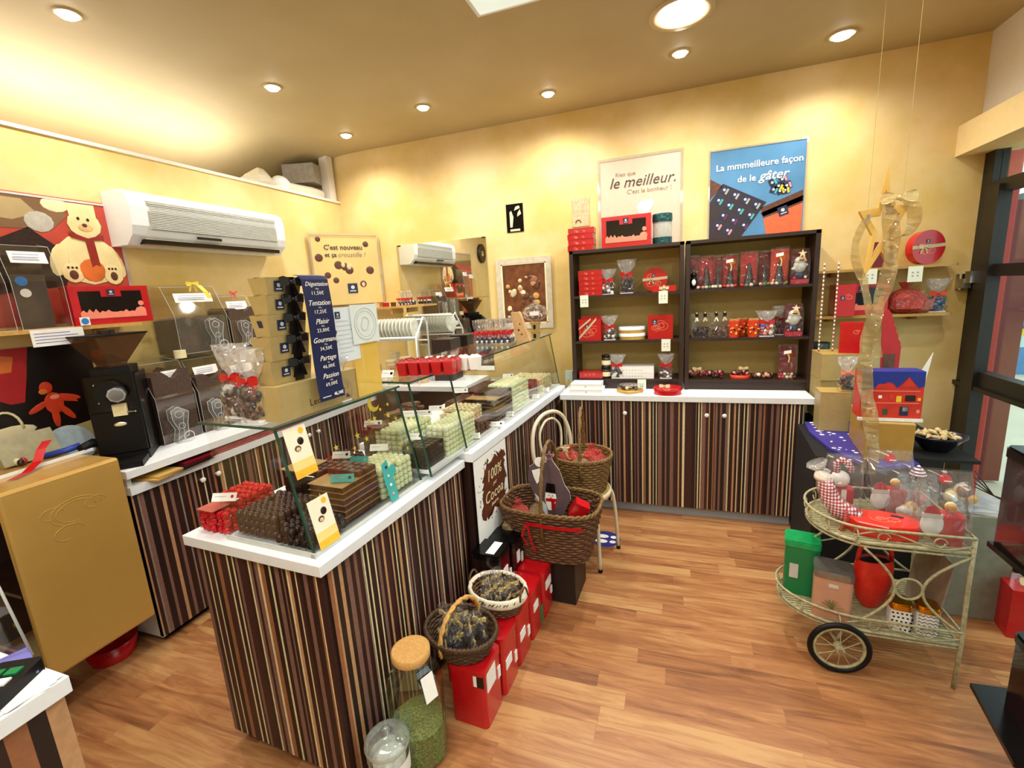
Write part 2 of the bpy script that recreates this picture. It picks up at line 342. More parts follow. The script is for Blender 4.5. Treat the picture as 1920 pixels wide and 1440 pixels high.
rp = thing('ceiling_panel', 'unseen wide panel added as a fitting for the fill light behind the viewpoint', 'ceiling light', (-.4, -.5, H)); MB().box(-1.22, 1.22, -.52, .52, -.012, 0, white).build('frame', rp); MB().box(-1.2, 1.2, -.5, .5, -.016, -.012, bpy.data.materials['panel_glow']).build('diffuser', rp)  # unseen fitting added around the rear fill light
tag(MB().cyl((-3.20, .05, 2.622), (-3.20, 2.95, 2.622), .013, P('tube_white', '#f4efe4', .4)).build('fluorescent_tube'), 'long white tube lamp lying behind the ledge above the left wall', 'lamp')
# ================================================================ counters
SC = [P('stripe_'+n, h, .5, var=.10, vs=60) for n, h in (('espresso', '#1d0f0c'), ('brown', '#2b1410'), ('maroon', '#3a1a1a'), ('rose', '#7c5a50'), ('tan', '#b98e66'), ('cream', '#ddd0a4'), ('taupe', '#8d7f72'), ('copper', '#94603f'))]
def stripes(b, O, U, ln, z0, z1, nrm, seed, sc_=1.0, dark0=0):
    """vertical stripes printed on a panel face: O start (x,y), U direction, nrm = outward normal"""
    r = random.Random(seed); x = 0; last = 0
    U = Vector((U[0], U[1], 0)).normalized(); n = Vector((nrm[0], nrm[1], 0)); O = Vector((O[0], O[1], 0))+n*.0008
    while x < ln-1e-6:
        if last >= 2 or x < dark0: k = r.choice((0, 0, 1, 1, 2)); w = r.uniform(.011, .034)
        else: k = r.choice((3, 3, 4, 5, 5, 6, 7, 3)); w = r.uniform(.006, .011) if k in (5, 6) else r.uniform(.007, .022)
        last = k if not (k >= 2 and r.random() < .25) else 0
        w = min(w*sc_, ln-x); a = O+U*x; c = O+U*(x+w); x += w
        vs = [(a.x, a.y, z0), (c.x, c.y, z0), (c.x, c.y, z1), (a.x, a.y, z1)]
        b.add(vs, [(0, 1, 2, 3)] if U.cross(Vector((0, 0, 1))).dot(n) > 0 else [(3, 2, 1, 0)], SC[k])
    return b
def panel(par, name, x0, x1, y0, y1, z0, z1, seed, faces, sc_=1.0, dark0=0):
    b = MB().box(x0, x1, y0, y1, z0, z1, SC[1])
    if 'F' in faces: stripes(b, (x0, y0), (1, 0), x1-x0, z0, z1, (0, -1), seed, sc_, dark0)
    if 'R' in faces: stripes(b, (x1, y0), (0, 1), y1-y0, z0, z1, (1, 0), seed+1, sc_, dark0)
    if 'L' in faces: stripes(b, (x0, y0), (0, 1), y1-y0, z0, z1, (-1, 0), seed+2, sc_, dark0)
    return b.build(name, par)
# the long chocolate counter stands slightly skewed in the room; S runs along it, T across it from its customer side
CA = math.radians(3.7); CO = Vector((-1.015, .9966)); CU = Vector((math.sin(CA), math.cos(CA))); CV = Vector((-math.cos(CA), math.sin(CA)))
def CW(s, t, z): q = CO+CU*s+CV*t; return (q.x, q.y, z)
CR = -CA      # local +x = customer side, local +y = S
def cthing(name, label, cat, s, t, z, rz=0, group=None): return thing(name, label, cat, CW(s, t, z), CR+rz, group)
c1 = cthing('display_counter', 'striped chocolate counter nearest the camera with a white top and glass case', 'counter', 0, 0, 0)
MB().box(-.635, .012, -.015, .905, .862, .90, white).build('worktop', c1, bev=.002)
panel(c1, 'end_panel', -.615, -.02, .012, .03, .05, .862, 11, 'F', .92)
panel(c1, 'side_panel', -.04, -.012, .03, .905, .05, .862, 23, 'R', .80)
MB().box(-.60, -.05, .05, .90, 0, .05, blackm).build('plinth', c1); MB().box(-.6, -.04, .03, .9, .05, .86, SC[0]).build('carcass', c1)
c2 = cthing('display_counter', 'far striped chocolate counter running to the back wall behind the chair', 'counter', .915, 0, 0)
MB().box(-.635, .050, 0, 1.60, .885, .93, white).build('worktop', c2, bev=.002)
panel(c2, 'side_panel', -.01, .028, .008, 1.59, .05, .885, 41, 'R', .75, .04)
MB().box(-.60, .0, .02, 1.58, 0, .05, blackm).build('plinth', c2); MB().box(-.6, -.01, .01, 1.59, .05, .88, SC[0]).build('carcass', c2)
# glass display cases
def case(par_label, s0, s1, zb, zt, t0b, t0t, t1, end0=True, end1=True, over=.01, posts=()):
    t = cthing('glass_display_case', par_label, 'display case', 0, 0, 0)
    e = .003
    MB().box(-t1-.02, -t0t+.012, s0-over, s1+.012, zt, zt+.008, glass).build('top_pane', t)
    b = MB(); M_ = gedge   # polished green edges of the top pane
    b.box(-t1-.02, -t0t+.0125, s0-over-.001, s0-over+.0005, zt, zt+.008, M_); b.box(-t0t+.0115, -t0t+.0130, s0-over, s1+.012, zt, zt+.008, M_); b.build('pane_edge', t)
    q = lambda s, k: (-(t0b+(t0t-t0b)*k), s, zb+(zt-zb)*k)
    b = MB(); A, B, D, E_ = q(s0, 0), q(s1, 0), q(s1, 1), q(s0, 1)
    b.add([A, B, D, E_]+[(p[0]-.004, p[1], p[2]) for p in (A, B, D, E_)], [(0, 1, 2, 3), (7, 6, 5, 4)], glass); b.build('front_pane', t)
    for s, on in ((s0, end0), (s1, end1)):
        if not on: continue
        b = MB(); b.add([(-t1, s, zb), (-t0b, s, zb), (-t0t, s, zt), (-t1, s, zt)], [(0, 1, 2, 3)], glass); b.build('end_pane', t)
    for s in [s0, s1]+list(posts):
        b = MB(); b.add([(-t0b+.001, s-.003, zb), (-t0b+.001, s+.003, zb), (-t0t+.001, s+.003, zt), (-t0t+.001, s-.003, zt)]+[(-t0b-.006, s-.003, zb), (-t0b-.006, s+.003, zb), (-t0t-.006, s+.003, zt), (-t0t-.006, s-.003, zt)], [(0, 1, 2, 3), (4, 5, 1, 0), (2, 6, 7, 3), (0, 3, 7, 4), (1, 5, 6, 2)], gedge); b.build('upright_edge', t)
    return t
cs1 = case('sloping glass case over the near chocolate counter with yellow price cards taped on', .02, .615, .90, 1.315, .037, .122, .444)
MB().box(-.44, -.03, .014, .018, .90, .918, lgrey).box(-.05, -.034, .014, .9, .90, .912, lgrey).build('base_rail', cs1)
cs2 = case('long sloping glass case over the far chocolate counter ending at the back wall', .62, 2.5, .93, 1.335, -.012, .055, .40, end0=True, end1=True, posts=(.945,))
MB().box(-.004, .012, .93, 2.5, .93, .945, lgrey).build('base_rail', cs2)
tag(MB().box(-.42, -.045, .03, .60, .902, .915, acryl).build('tray', None, CW(0, 0, 0), CR), 'clear tray under the dark pralines inside the near glass case', 'tray')
# left working counter along the left wall
lc = thing('back_counter', 'long striped cabinet with a white top along the left wall under the air conditioner', 'counter')
MB().box(-2.94, -2.44, 1.33, 3.79, .915, .955, white).build('worktop', lc, bev=.002)
MB().box(-2.93, -2.445, 1.335, 3.78, .83, .87, white).build('lower_shelf', lc); MB().box(-2.93, -2.92, 1.34, 3.78, .87, .915, grey).build('slot_back', lc)
MB().box(-2.93, -2.47, 1.34, 1.36, .04, .915, lgrey).build('side_board', lc)
for i, (a, b_) in enumerate(((1.34, 1.725), (1.728, 2.13), (2.133, 2.53), (2.533, 2.95), (2.953, 3.28))):
    p = panel(lc, 'door', -2.49, -2.465, a, b_, .045, .83, 61+i*5, 'R', 1.0)
    yk = b_-.04 if i % 2 == 0 else a+.05
    MB().cyl((-2.465, yk, .765), (-2.447, yk, .765), .007, whitep).ball((-2.445, yk, .765), (.009, .015, .015), whitep).build('knob', p)
MB().box(-2.93, -2.49, 1.35, 3.78, .045, .83, SC[1]).build('carcass', lc); MB().box(-2.9, -2.52, 1.37, 3.78, 0, .045, blackm).build('plinth', lc)
rc = thing('corner_counter', 'short counter with a white top under the wall mirror behind the glass cases', 'counter'); MB().box(-2.438, -1.57, 3.28, 3.79, .915, .955, white).build('worktop', rc); MB().box(-2.438, -1.60, 3.30, 3.78, .0, .913, SC[1]).build('carcass', rc)
# cabinet under the bookcases
bc = thing('base_cabinet', 'wide striped cabinet with a white top under the two dark bookcases', 'cabinet')
MB().box(-.795, .855, 3.28, 3.79, .865, .905, white).build('worktop', bc, bev=.002)
for i, (a, b_, k) in enumerate(((-.76, -.283, -.32), (-.280, .277, .225), (.280, .800, .335))):
    p = panel(bc, 'door', a, b_, 3.30, 3.32, .075, .862, 90+i*7, 'F', .72)
    MB().cyl((k, 3.30, .775), (k, 3.285, .775), .006, whitep).ball((k, 3.28, .775), (.015, .008, .015), whitep).build('knob', p)
MB().box(-.76, .80, 3.32, 3.78, .075, .862, SC[1]).build('carcass', bc); MB().box(-.75, .765, 3.335, 3.77, 0, .075, P('plinth_grey', '#9aa3ab', .4, var=.03)).build('plinth', bc)
# cash desk, bottom left
cdk = thing('cash_desk', 'corner of a striped desk with a white top cut by the bottom left edge', 'desk')
MB().box(-2.0, -1.245, -.6, .485, .875, .915, white).build('worktop', cdk, bev=.002)
panel(cdk, 'side_panel', -1.28, -1.262, -.6, .475, .03, .875, 131, 'R', 2.2, .0)
MB().box(-1.98, -1.28, -.6, .47, .03, .87, SC[0]).build('carcass', cdk)
# ---------------------------------------------------------------- bookcases
def bookcase(x0, x1, label):
    t = thing('bookcase', label, 'bookcase', (x0, 3.50, .905)); w = x1-x0; Hh = 1.045; bb = P('bookcase_back', '#b89e5a', .6, var=.04) if 'bookcase_back' not in bpy.data.materials else bpy.data.materials['bookcase_back']
    MB().box(0, .028, 0, .27, 0, Hh, dwood).build('side_panel', t); MB().box(w-.028, w, 0, .27, 0, Hh, dwood).build('side_panel', t)
    MB().box(0, w, 0, .27, Hh-.022, Hh, dwood).build('top_board', t); MB().box(.028, w-.028, .262, .268, 0, Hh-.022, bb).build('back_board', t)
    for z in (.075, .37, .712): MB().box(.028, w-.028, .004, .26, z-.018, z, dwood).build('shelf', t)
    MB().box(.028, w-.028, .015, .03, 0, .058, dwood).build('kick_board', t); return t
bookcase(-.735, .073, 'dark brown bookcase on the left with red boxes and a wreath tin')
bookcase(.084, .882, 'dark brown bookcase on the right with bagged chocolate figures')
SH = [.905+z for z in (.075, .37, .712)]   # shelf heights, bottom to top
# ================================================================ small builders
def bow(b, c, s, m, ax=(1, 0, 0), up=(0, 0, 1), tails=True):
    """ribbon bow: two loops and two tails in the plane ax/up, centre c, loop length s"""
    c = Vector(c); A = Vector(ax).normalized(); U = Vector(up).normalized(); W = A.cross(U)
    for sg in (-1, 1):
        for w_, lift in ((1, .16), (.72, -.02)):
            o = [(0, .05), (.30, .27), (.72, .42), (1.0, .34), (1.04, 0), (.96, -.30), (.68, -.34), (.30, -.20), (0, -.05)]
            pts = [c+A*sg*s*x*w_+U*s*y*w_+W*s*(-.04+lift*math.sin(PI*min(x, 1))) for x, y in o]; n = len(pts)
            q2 = [p+W*.0012 for p in pts]; b.add(pts+q2, [list(range(n)), list(range(n, 2*n))[::-1]]+[(i, n+i, n+(i+1) % n, (i+1) % n) for i in range(n)], m)
        if tails: b.band([c, c+A*sg*s*.35-U*s*.5-W*.1*s, c+A*sg*s*.55-U*s*1.15-W*.12*s], A*(s*.3), m, .0008)
    b.ball(c, s*.16, m, 8, 5); return b
def cluster(b, mats, r, w, d, h, n, seed=1, lump=False):
    q = random.Random(seed)
    for i in range(n):
        z = r+q.random()*max(h-2*r, 0); x = q.uniform(-w/2+r, w/2-r); y = q.uniform(-d/2+r, d/2-r)
        rr = (r*q.uniform(.8, 1.15), r*q.uniform(.8, 1.15), r*q.uniform(.6, .9)) if lump else r
        b.ball((x, y, z), rr, q.choice(mats), 8, 5, rot=(q.random()*3, q.random()*3, 0))
    return b
def bow_bag(label, h=.2, w=.075, mats=(choc, whitep), rib=None, rm=red, grp=None, seed=1, n=26, r=.012, base=True, lump=False, cat='sweet bag'):
    """cellophane bag of sweets, pinched by a ribbon, frilly top"""
    t = thing('sweet_bag', label, cat, group=grp); z1 = h*.56; w = w*(1.22 if w < .09 else 1.0); d = w*.7
    if base: MB().rbox(-w*.46, w*.46, -d*.46, d*.46, .0005, .006, .01, whitep).build('card_base', t)
    cluster(MB(), mats, r*1.15, w*1.02, d*1.1, h*.50, int(n*1.5), seed, lump).build('sweets', t)
    q = random.Random(seed); ph = [q.random()*6 for _ in range(4)]
    wob = lambda a, j, z: 1+(.10 if z > z1 else .03)*math.sin(5*a+ph[j % 4])+(.08*math.sin(9*a+ph[0]) if z > z1 else 0)
    MB().lathe([(w*.54, .001), (w*.60, h*.12), (w*.60, h*.38), (w*.46, h*.49), (w*.20, z1-.004)], cello, n=20, sy=.75, wob=wob, caps=False, smooth=False).build('cellophane', t)
    MB().lathe([(w*.18, z1-.002), (w*.38, h*.68), (w*.56, h*.84), (w*.62, h*.95), (w*.66, h)], cellow, n=18, sy=.6, wob=wob, caps=False, smooth=False).build('cellophane_frill', t)
    bow(MB(), (0, -w*.22, z1), w*.44, rm).build('ribbon_bow', t); return t
def logo(b, O, U, V, s, fg=None):
    b.prism([(-s/2, -s/2), (s/2, -s/2), (s/2, s/2), (-s/2, s/2)], navy, O, U, V, .0008)
    O = Vector(O)+Vector(U).cross(Vector(V))*.0009; V_ = Vector(V)
    b.prism(circ(12, s*.2, 0, s*.1), lgrey, O, U, V, .0005); b.prism([(-s*.32, -s*.33), (s*.32, -s*.33), (s*.32, -s*.22), (-s*.32, -s*.22)], lgrey, O, U, V, .0004)
def swirl(b, O, U, V, w, h, m, seed=0, n=3, r=.0011):
    """decorative curling line print lying on a face"""
    q = random.Random(seed); O, U, V = Vector(O), Vector(U).normalized(), Vector(V).normalized(); W = U.cross(V)*.0006
    for k in range(n):
        cx, cy, R_ = q.uniform(-.25, .25)*w, q.uniform(-.25, .25)*h, q.uniform(.12, .3)*min(w, h); a0 = q.random()*6
        pts = []
        for i in range(20):
            a = a0+i*.42; rr = R_*(1-.035*i); x = max(-w*.46, min(w*.46, cx+rr*math.cos(a)*1.4)); y = max(-h*.46, min(h*.46, cy+rr*math.sin(a)))
            pts.append(O+U*x+V*y+W)
        b.band(pts, [((pts[min(i+1, 19)]-pts[max(i-1, 0)]).cross(U.cross(V)).normalized()*r*2.2) for i in range(20)], m, .0003)
    return b
redl = P('pale_red_print', '#f08a70', .5, var=.05)
def gift_box(label, w, d, h, m=red, name='gift_box', rib=None, lg=None, sw=3, cat='box', grp=None, seed=0, top_sw=False, diag=False):
    t = thing(name, label, cat, group=grp)
    b = MB().box(-w/2, w/2, -d/2, d/2, 0, h*.97, m)
    if sw: swirl(b, (0, -d/2-.0003, h*.5), (1, 0, 0), (0, 0, 1), w*.94, h*.86, redl, seed, sw, .0013 if h > .06 else .0008)
    b.build('box_body', t); MB().box(-w/2-.001, w/2+.001, -d/2-.001, d/2+.001, h*.9, h, m).build('lid', t)
    if lg: b = MB(); logo(b, (lg[0], -d/2-.0015, lg[1]), (1, 0, 0), (0, 0, 1), lg[2]); b.build('logo_label', t)
    if diag:
        b = MB().band([(-w*.5, -d/2-.002, h*.12), (w*.3, -d/2-.002, h)], (0, 0, .02), beige).band([(-w*.5, -d/2-.003, h*.55), (w*.05, -d/2-.003, h)], (0, 0, .016), beige)
        b.build('ribbon', t)
    elif rib:
        b = MB().box(-.008, .008, -d/2-.002, d/2+.002, 0, h+.002, rib); bow(b, (0, -d/2-.004, h*.6), w*.2, rib); b.build('ribbon', t)
    return t
def card_tag(label, w=.062, h=.088, name='price_card', n=4, dots=0, grp=None):
    """hanging price card, front faces -y"""
    t = thing(name, label, 'price card', group=grp)
    b = MB().box(-w/2, w/2, -.002, 0, -h, 0, P('card_white_green', '#e4ead6', .6, var=.02) if 'card_white_green' not in bpy.data.materials else bpy.data.materials['card_white_green'])
    for i in range(2):
        for j in (-1, 1): b.box(j*w*.17-w*.07, j*w*.17+w*.07, -.0026, -.0018, -h*(.35+.22*i)-h*.09, -h*(.35+.22*i), grey)
    b.build('card', t); return t
# ================================================================ bookcase goods
s1, s2, s3 = SH[2]+.0005, SH[1]+.0005, SH[0]+.0005; tb = .905+1.045; YS = 3.56
# stacks of flat red boxes
flat = gift_box('x', .175, .12, .036, red, sw=4, seed=4); flat.name = 'chocolate_box'; flat = Proto(flat)
pos = ['bottom', 'second from the bottom', 'middle', 'second from the top', 'top']
for k in range(5): flat.put((-.585+R.uniform(-.003, .003), YS+.03, s1+.0372*k), R.uniform(-.02, .02), 'flat red chocolate box, %s of the five on the upper left shelf' % pos[k], 'stack of flat red boxes on the upper left shelf')
for k, w_ in enumerate(('bottom', 'second from the bottom', 'second from the top', 'top')): flat.put((-.652+R.uniform(-.005, .005), YS+.05, tb+.001+.0415*k), R.uniform(-.03, .03), 'flat red box, %s of the four on top of the left bookcase' % w_, 'stack of flat red boxes on top of the left bookcase', (1.1, 1, 1.1))
bow_bag('small red-bowed cellophane bag beside the stack of five red boxes, upper left shelf', .185, .078, (choc, whitep, milk), seed=2).location = (-.462, YS+.01, s1)
bow_bag('tall dark cellophane bag with a red bow in the middle of the upper left shelf', .245, .082, (choc, blackm), seed=3, lump=True).location = (-.325, YS+.02, s1)
def round_tin(label, r, d, stand=True, seed=1):
    t = thing('round_gift_tin', label, 'tin')
    M = Matrix.Rotation(PI/2, 4, 'X') if stand else Matrix.Identity(4)
    zc = r if stand else 0
    M = Matrix.Translation((0, 0, zc)) @ M
    MB().lathe([(r*.97, -d/2 if stand else 0), (r*.97, d/2 if stand else d)], red, n=36, M=M).build('tin_body', t)
    a, c = (d/2-.012, d/2+.002) if stand else (d-.012, d+.002)
    b = MB().lathe([(r, a), (r, c)], red, n=36, M=M)
    if stand: swirl(b, (0, -d/2-.0025, r), (1, 0, 0), (0, 0, 1), r*1.4, r*1.2, redl, seed, 4, .0015)
    b.build('lid', t)
    if stand:
        b = MB().band([(-r*1.0, -d/2-.004, r*1.02), (0, -d/2-.006, r*1.05), (r*.99, -d/2-.004, r*1.12)], (0, 0, .02), beige); bow(b, (-r*.3, -d/2-.01, r*1.05), r*.35, beige); b.build('ribbon', t)
        b = MB(); logo(b, (-.01, -d/2-.003, r*1.35), (1, 0, 0), (0, 0, 1), .022); b.build('logo_label', t)
    return t
t = round_tin('large round red tin with a cream ribbon standing on the upper left shelf', .088, .05); t.location = (-.125, YS+.09, s1)
t = gift_box('low red fan-shaped box with a ribbon in front of the round red tin', .16, .07, .042, red, rib=beige, sw=3); t.location = (-.06, YS-.015, s1)
t = gift_box('square red box with a diagonal cream ribbon at the left of the middle shelf', .17, .05, .165, red, diag=True, lg=(-.02, .11, .028), sw=4, seed=3); t.location = (-.60, YS+.0, s2)
t = gift_box('flat red box seen behind the square red box with a diagonal ribbon', .17, .06, .185, red, sw=2, seed=8); t.location = (-.59, YS+.06, s2)
bow_bag('cellophane bag with a red bow beside the square ribboned box on the middle left shelf', .185, .075, (choc, whitep, milk), seed=5, grp=None).location = (-.452, YS, s2)
def oval_tin(label, w, d, h, mb=gold, ml=white):
    t = thing('oval_tin', label, 'tin')
    MB().lathe([(1, 0), (1, h*.55)], mb, n=32, sx=w/2*.97, sy=d/2*.97).build('tin_body', t); MB().lathe([(1, h*.5), (1.0, h), (.97, h+.001)], ml, n=32, sx=w/2, sy=d/2).build('lid', t); return t
oval_tin('lower of two oval gold tins with white lids on the middle left shelf', .195, .14, .046).location = (-.29, YS+.03, s2)
oval_tin('upper of two oval gold tins with white lids on the middle left shelf', .195, .14, .046).location = (-.292, YS+.03, s2+.048)
t = gift_box('square red box with curling print at the right of the middle left shelf', .175, .045, .175, red, lg=(-.04, .125, .034), sw=5, seed=12); t.location = (-.085, YS+.02, s2)
t = gift_box('low red box at the left of the bottom left shelf', .18, .13, .052, red, sw=3, seed=6); t.location = (-.60, YS+.03, s3)
def jam_jar(label):
    t = thing('spread_jar', label, 'jar'); MB().lathe([(.030, 0), (.036, .006), (.036, .062), (.031, .072)], P('spread', '#3a2118', .15, coat=1) if 'spread' not in bpy.data.materials else bpy.data.materials['spread'], n=24).build('jar_body', t)
    MB().lathe([(.0365, .016), (.0367, .05)], cream, n=24, caps=False).build('paper_label', t); MB().lathe([(.035, .072), (.035, .088), (.033, .09)], black, n=24).build('lid', t); return t
jam_jar('lower of two stacked chocolate spread jars with black lids on the bottom left shelf').location = (-.487, YS, s3)
jam_jar('upper of two stacked chocolate spread jars with black lids on the bottom left shelf').location = (-.482, YS, s3+.0905)
bow_bag('red-bowed cellophane bag between the spread jars and the white boxes', .185, .075, (choc, whitep), seed=7).location = (-.40, YS-.01, s3)
for k, nm in enumerate(('lower', 'upper')):
    t = gift_box('%s of two flat white boxes on the bottom left shelf' % nm, .25, .14, .044, whitep, sw=0, seed=1); t.location = (-.255, YS+.04, s3+.0455*k)
    b = MB(); 
    for i in range(7): b.box(-.1+i*.022, -.09+i*.022, -.0715, -.0702, .017, .021, grey)
    b.build('printed_line', t)
bow_bag('red-bowed cellophane bag at the right end of the bottom left shelf', .185, .075, (choc, whitep, milk), seed=9).location = (-.045, YS-.01, s3)
for lab, x, z in (('white price card under the stack of flat red boxes, upper left shelf', -.63, s1+.005), ('white price card under the round red tin, right end of the upper left shelf', -.065, s1+.005), ('white price card under the square red box, right end of the middle left shelf', -.045, s2+.003), ('white price card hanging below the bottom left shelf', -.215, s3+.0)):
    card_tag(lab).location = (x, 3.4985, z)
# on top of the left bookcase
t = gift_box('large red gift box with a dark window on top of the left bookcase', .345, .12, .215, red, sw=0); t.location = (-.322, YS+.03, tb+.001)
def window_art(par, w, h, d):
    b = MB().prism([(-w*.40, h*.30), (w*.40, h*.30), (w*.40, h*.87), (w*.13, h*.87), (w*.13, h*.72), (-w*.13, h*.72), (-w*.13, h*.87), (-w*.40, h*.87)], P('dark_window', '#120d0e', .1, var=.1) if 'dark_window' not in bpy.data.materials else bpy.data.materials['dark_window'], (0, -d/2-.0006, 0), (1, 0, 0), (0, 0, 1), .0008); b.build('window', par)
    b = MB()
    q = random.Random(5); pts = [(-w*.42, h*.16)]+[(-w*.42+w*.84*i/22, h*(.30+.12*q.random()*(1 if i % 2 else .2))) for i in range(23)]+[(w*.42, h*.16)]
    b.prism(pts, redl, (0, -d/2-.0016, 0), (1, 0, 0), (0, 0, 1), .0006); b.prism(circ(14, h*.11, w*.36, h*.32), redl, (0, -d/2-.002, 0), (1, 0, 0), (0, 0, 1), .0006); b.prism(circ(12, h*.07, w*.37, h*.52), redl, (0, -d/2-.002, 0), (1, 0, 0), (0, 0, 1), .0006); b.build('printed_village', par)
    b = MB(); logo(b, (0, -d/2-.0026, h*.83), (1, 0, 0), (0, 0, 1), h*.17); b.build('logo_label', par)
window_art(t, .345, .215, .12)
t = thing('wrapped_jar', 'clear canister with teal foil bands on top of the left bookcase', 'canister', (-.075, YS+.04, tb+.001))
tf = P('teal_foil', '#2c5a5c', .3, metal=.6, bump=1, bs=50)
MB().lathe([(.062, 0), (.064, .02), (.064, .18), (.06, .20)], FILM('jar_film', (.85, .88, .86), .12, 30, haze=.35, hazecol=(.7, .75, .7)), n=28).build('canister_body', t)
MB().lathe([(.066, .0), (.067, .045)], tf, n=28, caps=False).build('foil_band', t); MB().lathe([(.067, .15), (.069, .17), (.067, .205)], tf, n=28).build('foil_cap', t)
# worktop items in front
for k, nm in enumerate(('lower', 'upper')):
    t = gift_box('%s of two flat white boxes on the cabinet top' % nm, .235-.012*k, .15, .036, whitep, sw=0); t.location = (-.60-.008*k, 3.375+.02*k, .9055+.0365*k)
    MB().box(-.004, .004, -.0762, -.075, .01, .022, grey).build('clasp_mark', t)
t = oval_tin('round gold and white tin of chocolates under a clear lid on the cabinet top', .19, .15, .03, white, gold); t.location = (-.29, 3.36, .9055)
cluster(MB(), (choc, milk, ivory), .014, .13, .10, .024, 26, 4).build('chocolates', t).location = (0, 0, .03); MB().lathe([(1, .031), (1, .06), (.95, .064)], acryl, n=32, sx=.09, sy=.07).build('clear_cover', t)
t = oval_tin('round red tin with a cream bow on the cabinet top', .19, .15, .05, red, red); t.location = (-.03, 3.36, .9055); b = MB(); bow(b, (-.02, -.05, .066), .035, beige, up=(0, .3, 1)); b.build('ribbon_bow', t)
t = thing('clear_gift_box', 'small clear box with a green and orange print beside the left bookcase foot', 'box', (-.79, 3.62, .9055))
MB().rbox(-.03, .03, -.025, .025, 0, .12, .004, P('box_film', '#b9d0c4', .2, alpha=.75)).build('box_body', t); MB().prism([(-.022, .01), (.022, .01), (0, .06)], P('gold_green', '#c0a13a'), (0, -.0255, 0), (1, 0, 0), (0, 0, 1), .0008).build('printed_triangle', t)
# right bookcase, upper shelf: flat red bags with chocolate balls
ballm = [P('ball_'+n, h, .25, var=.05, coat=.5) for n, h in (('cream', '#e8dcc0'), ('red', '#c22a2e'), ('green', '#6f8a3a'), ('brown', '#4a2b1f'), ('pink', '#e3a08c'))]
bagfilm = FILM('bag_film', (.96, .96, .96), .05, crinkle=18, haze=.02)
def figure_bag(label, w, h, m=redp, starry=False, dark=False, grp=None, seed=0, pine=True):
    t = thing('treat_bag', label, 'sweet bag', group=grp); q = random.Random(seed); d = .05
    MB().box(-w/2+.003, w/2-.003, .014, .018, .003, h*.96, m).build('backing_card', t)
    b = MB()
    if pine: 
        for k in range(6): b.lathe([(w*.34*(1-k*.13), 0), (w*.16*(1-k*.13), .026)], choc, (0, 0, .028+k*.021), 9, sy=.5)
        b.build('chocolate_tree', t)
    b = MB()
    n_ = int(w/.022)
    for k in range(n_): b.ball((-w/2+.013+k*(w-.026)/max(n_-1, 1), -.012+.006*(k % 2), .013), .012, q.choice(ballm), 10, 7)
    for k in range(n_-1): b.ball((-w/2+.024+k*(w-.05)/max(n_-2, 1), .004, .031), .010, q.choice(ballm), 10, 7)
    b.build('chocolate_balls', t)
    b = MB(); nx = 6; vs = []
    for j in range(7):
        z = h*j/6; dd = d/2*(1-.75*j/6)+.004
        ring = [(-w/2, 0), (-w/4, -dd), (0, -dd*1.1), (w/4, -dd), (w/2, 0), (w/4, .022), (0, .022), (-w/4, .022)]
        vs += [(x*(1+q.uniform(-.02, .02)), y, z+(.004*q.random() if j == 6 else 0)+.001) for x, y in ring]
    b.add(vs, [(j*8+i, j*8+(i+1) % 8, (j+1)*8+(i+1) % 8, (j+1)*8+i) for j in range(6) for i in range(8)], bagfilm, False); b.build('clear_film', t)
    if starry:
        b = MB().prism([(-.022, -.012), (.022, -.009), (.022, .012), (-.022, .010)], whitep, (-.008, -.03, h*.80), (1, 0, .1), (0, 0, 1), .001).prism(starpts(.022, .009, 6), goldm, (.012, -.028, h*.76), (1, 0, 0), (0, 0, 1), .001)
        b.band([(-.005, -.031, h*.74), (.004, -.032, h*.64), (.0, -.032, h*.5)], (.008, 0, 0), goldr); b.build('star_tag', t)
    return t
figs = [(1301, 24, .235, dred, False, 'dark red treat bag with a penguin at the far left of the upper right shelf'), (1326, 33, .225, redp, False, 'red treat bag second from the left on the upper right shelf'),
        (1348, 16, .22, dred, False, 'narrow dark treat bag third from the left on the upper right shelf'), (1371, 28, .225, redp, True, 'red treat bag with a star tag left of the gap, upper right shelf'),
        (1405, 32, .235, redp, False, 'wide red treat bag in the middle of the upper right shelf'), (1434, 22, .23, dred, False, 'dark red treat bag between two brighter red bags on the upper right shelf'),
        (1459, 32, .245, orange, True, 'orange red treat bag with a star tag near the gnome bag')]
for k, (px, w, h, mt, st, lab) in enumerate(figs):
    t = figure_bag(lab, w*.0034, h, mt, st, seed=k); t.location = (.107+(px-1292)*.00337, YS+.02*(k % 2), s1)
    if k == 0:
        b = MB().ball((0, -.03, .05), (.026, .016, .045), black).ball((0, -.042, .05), (.014, .008, .022), whitep).ball((0, -.03, .10), .02, black).build('chocolate_penguin', t)
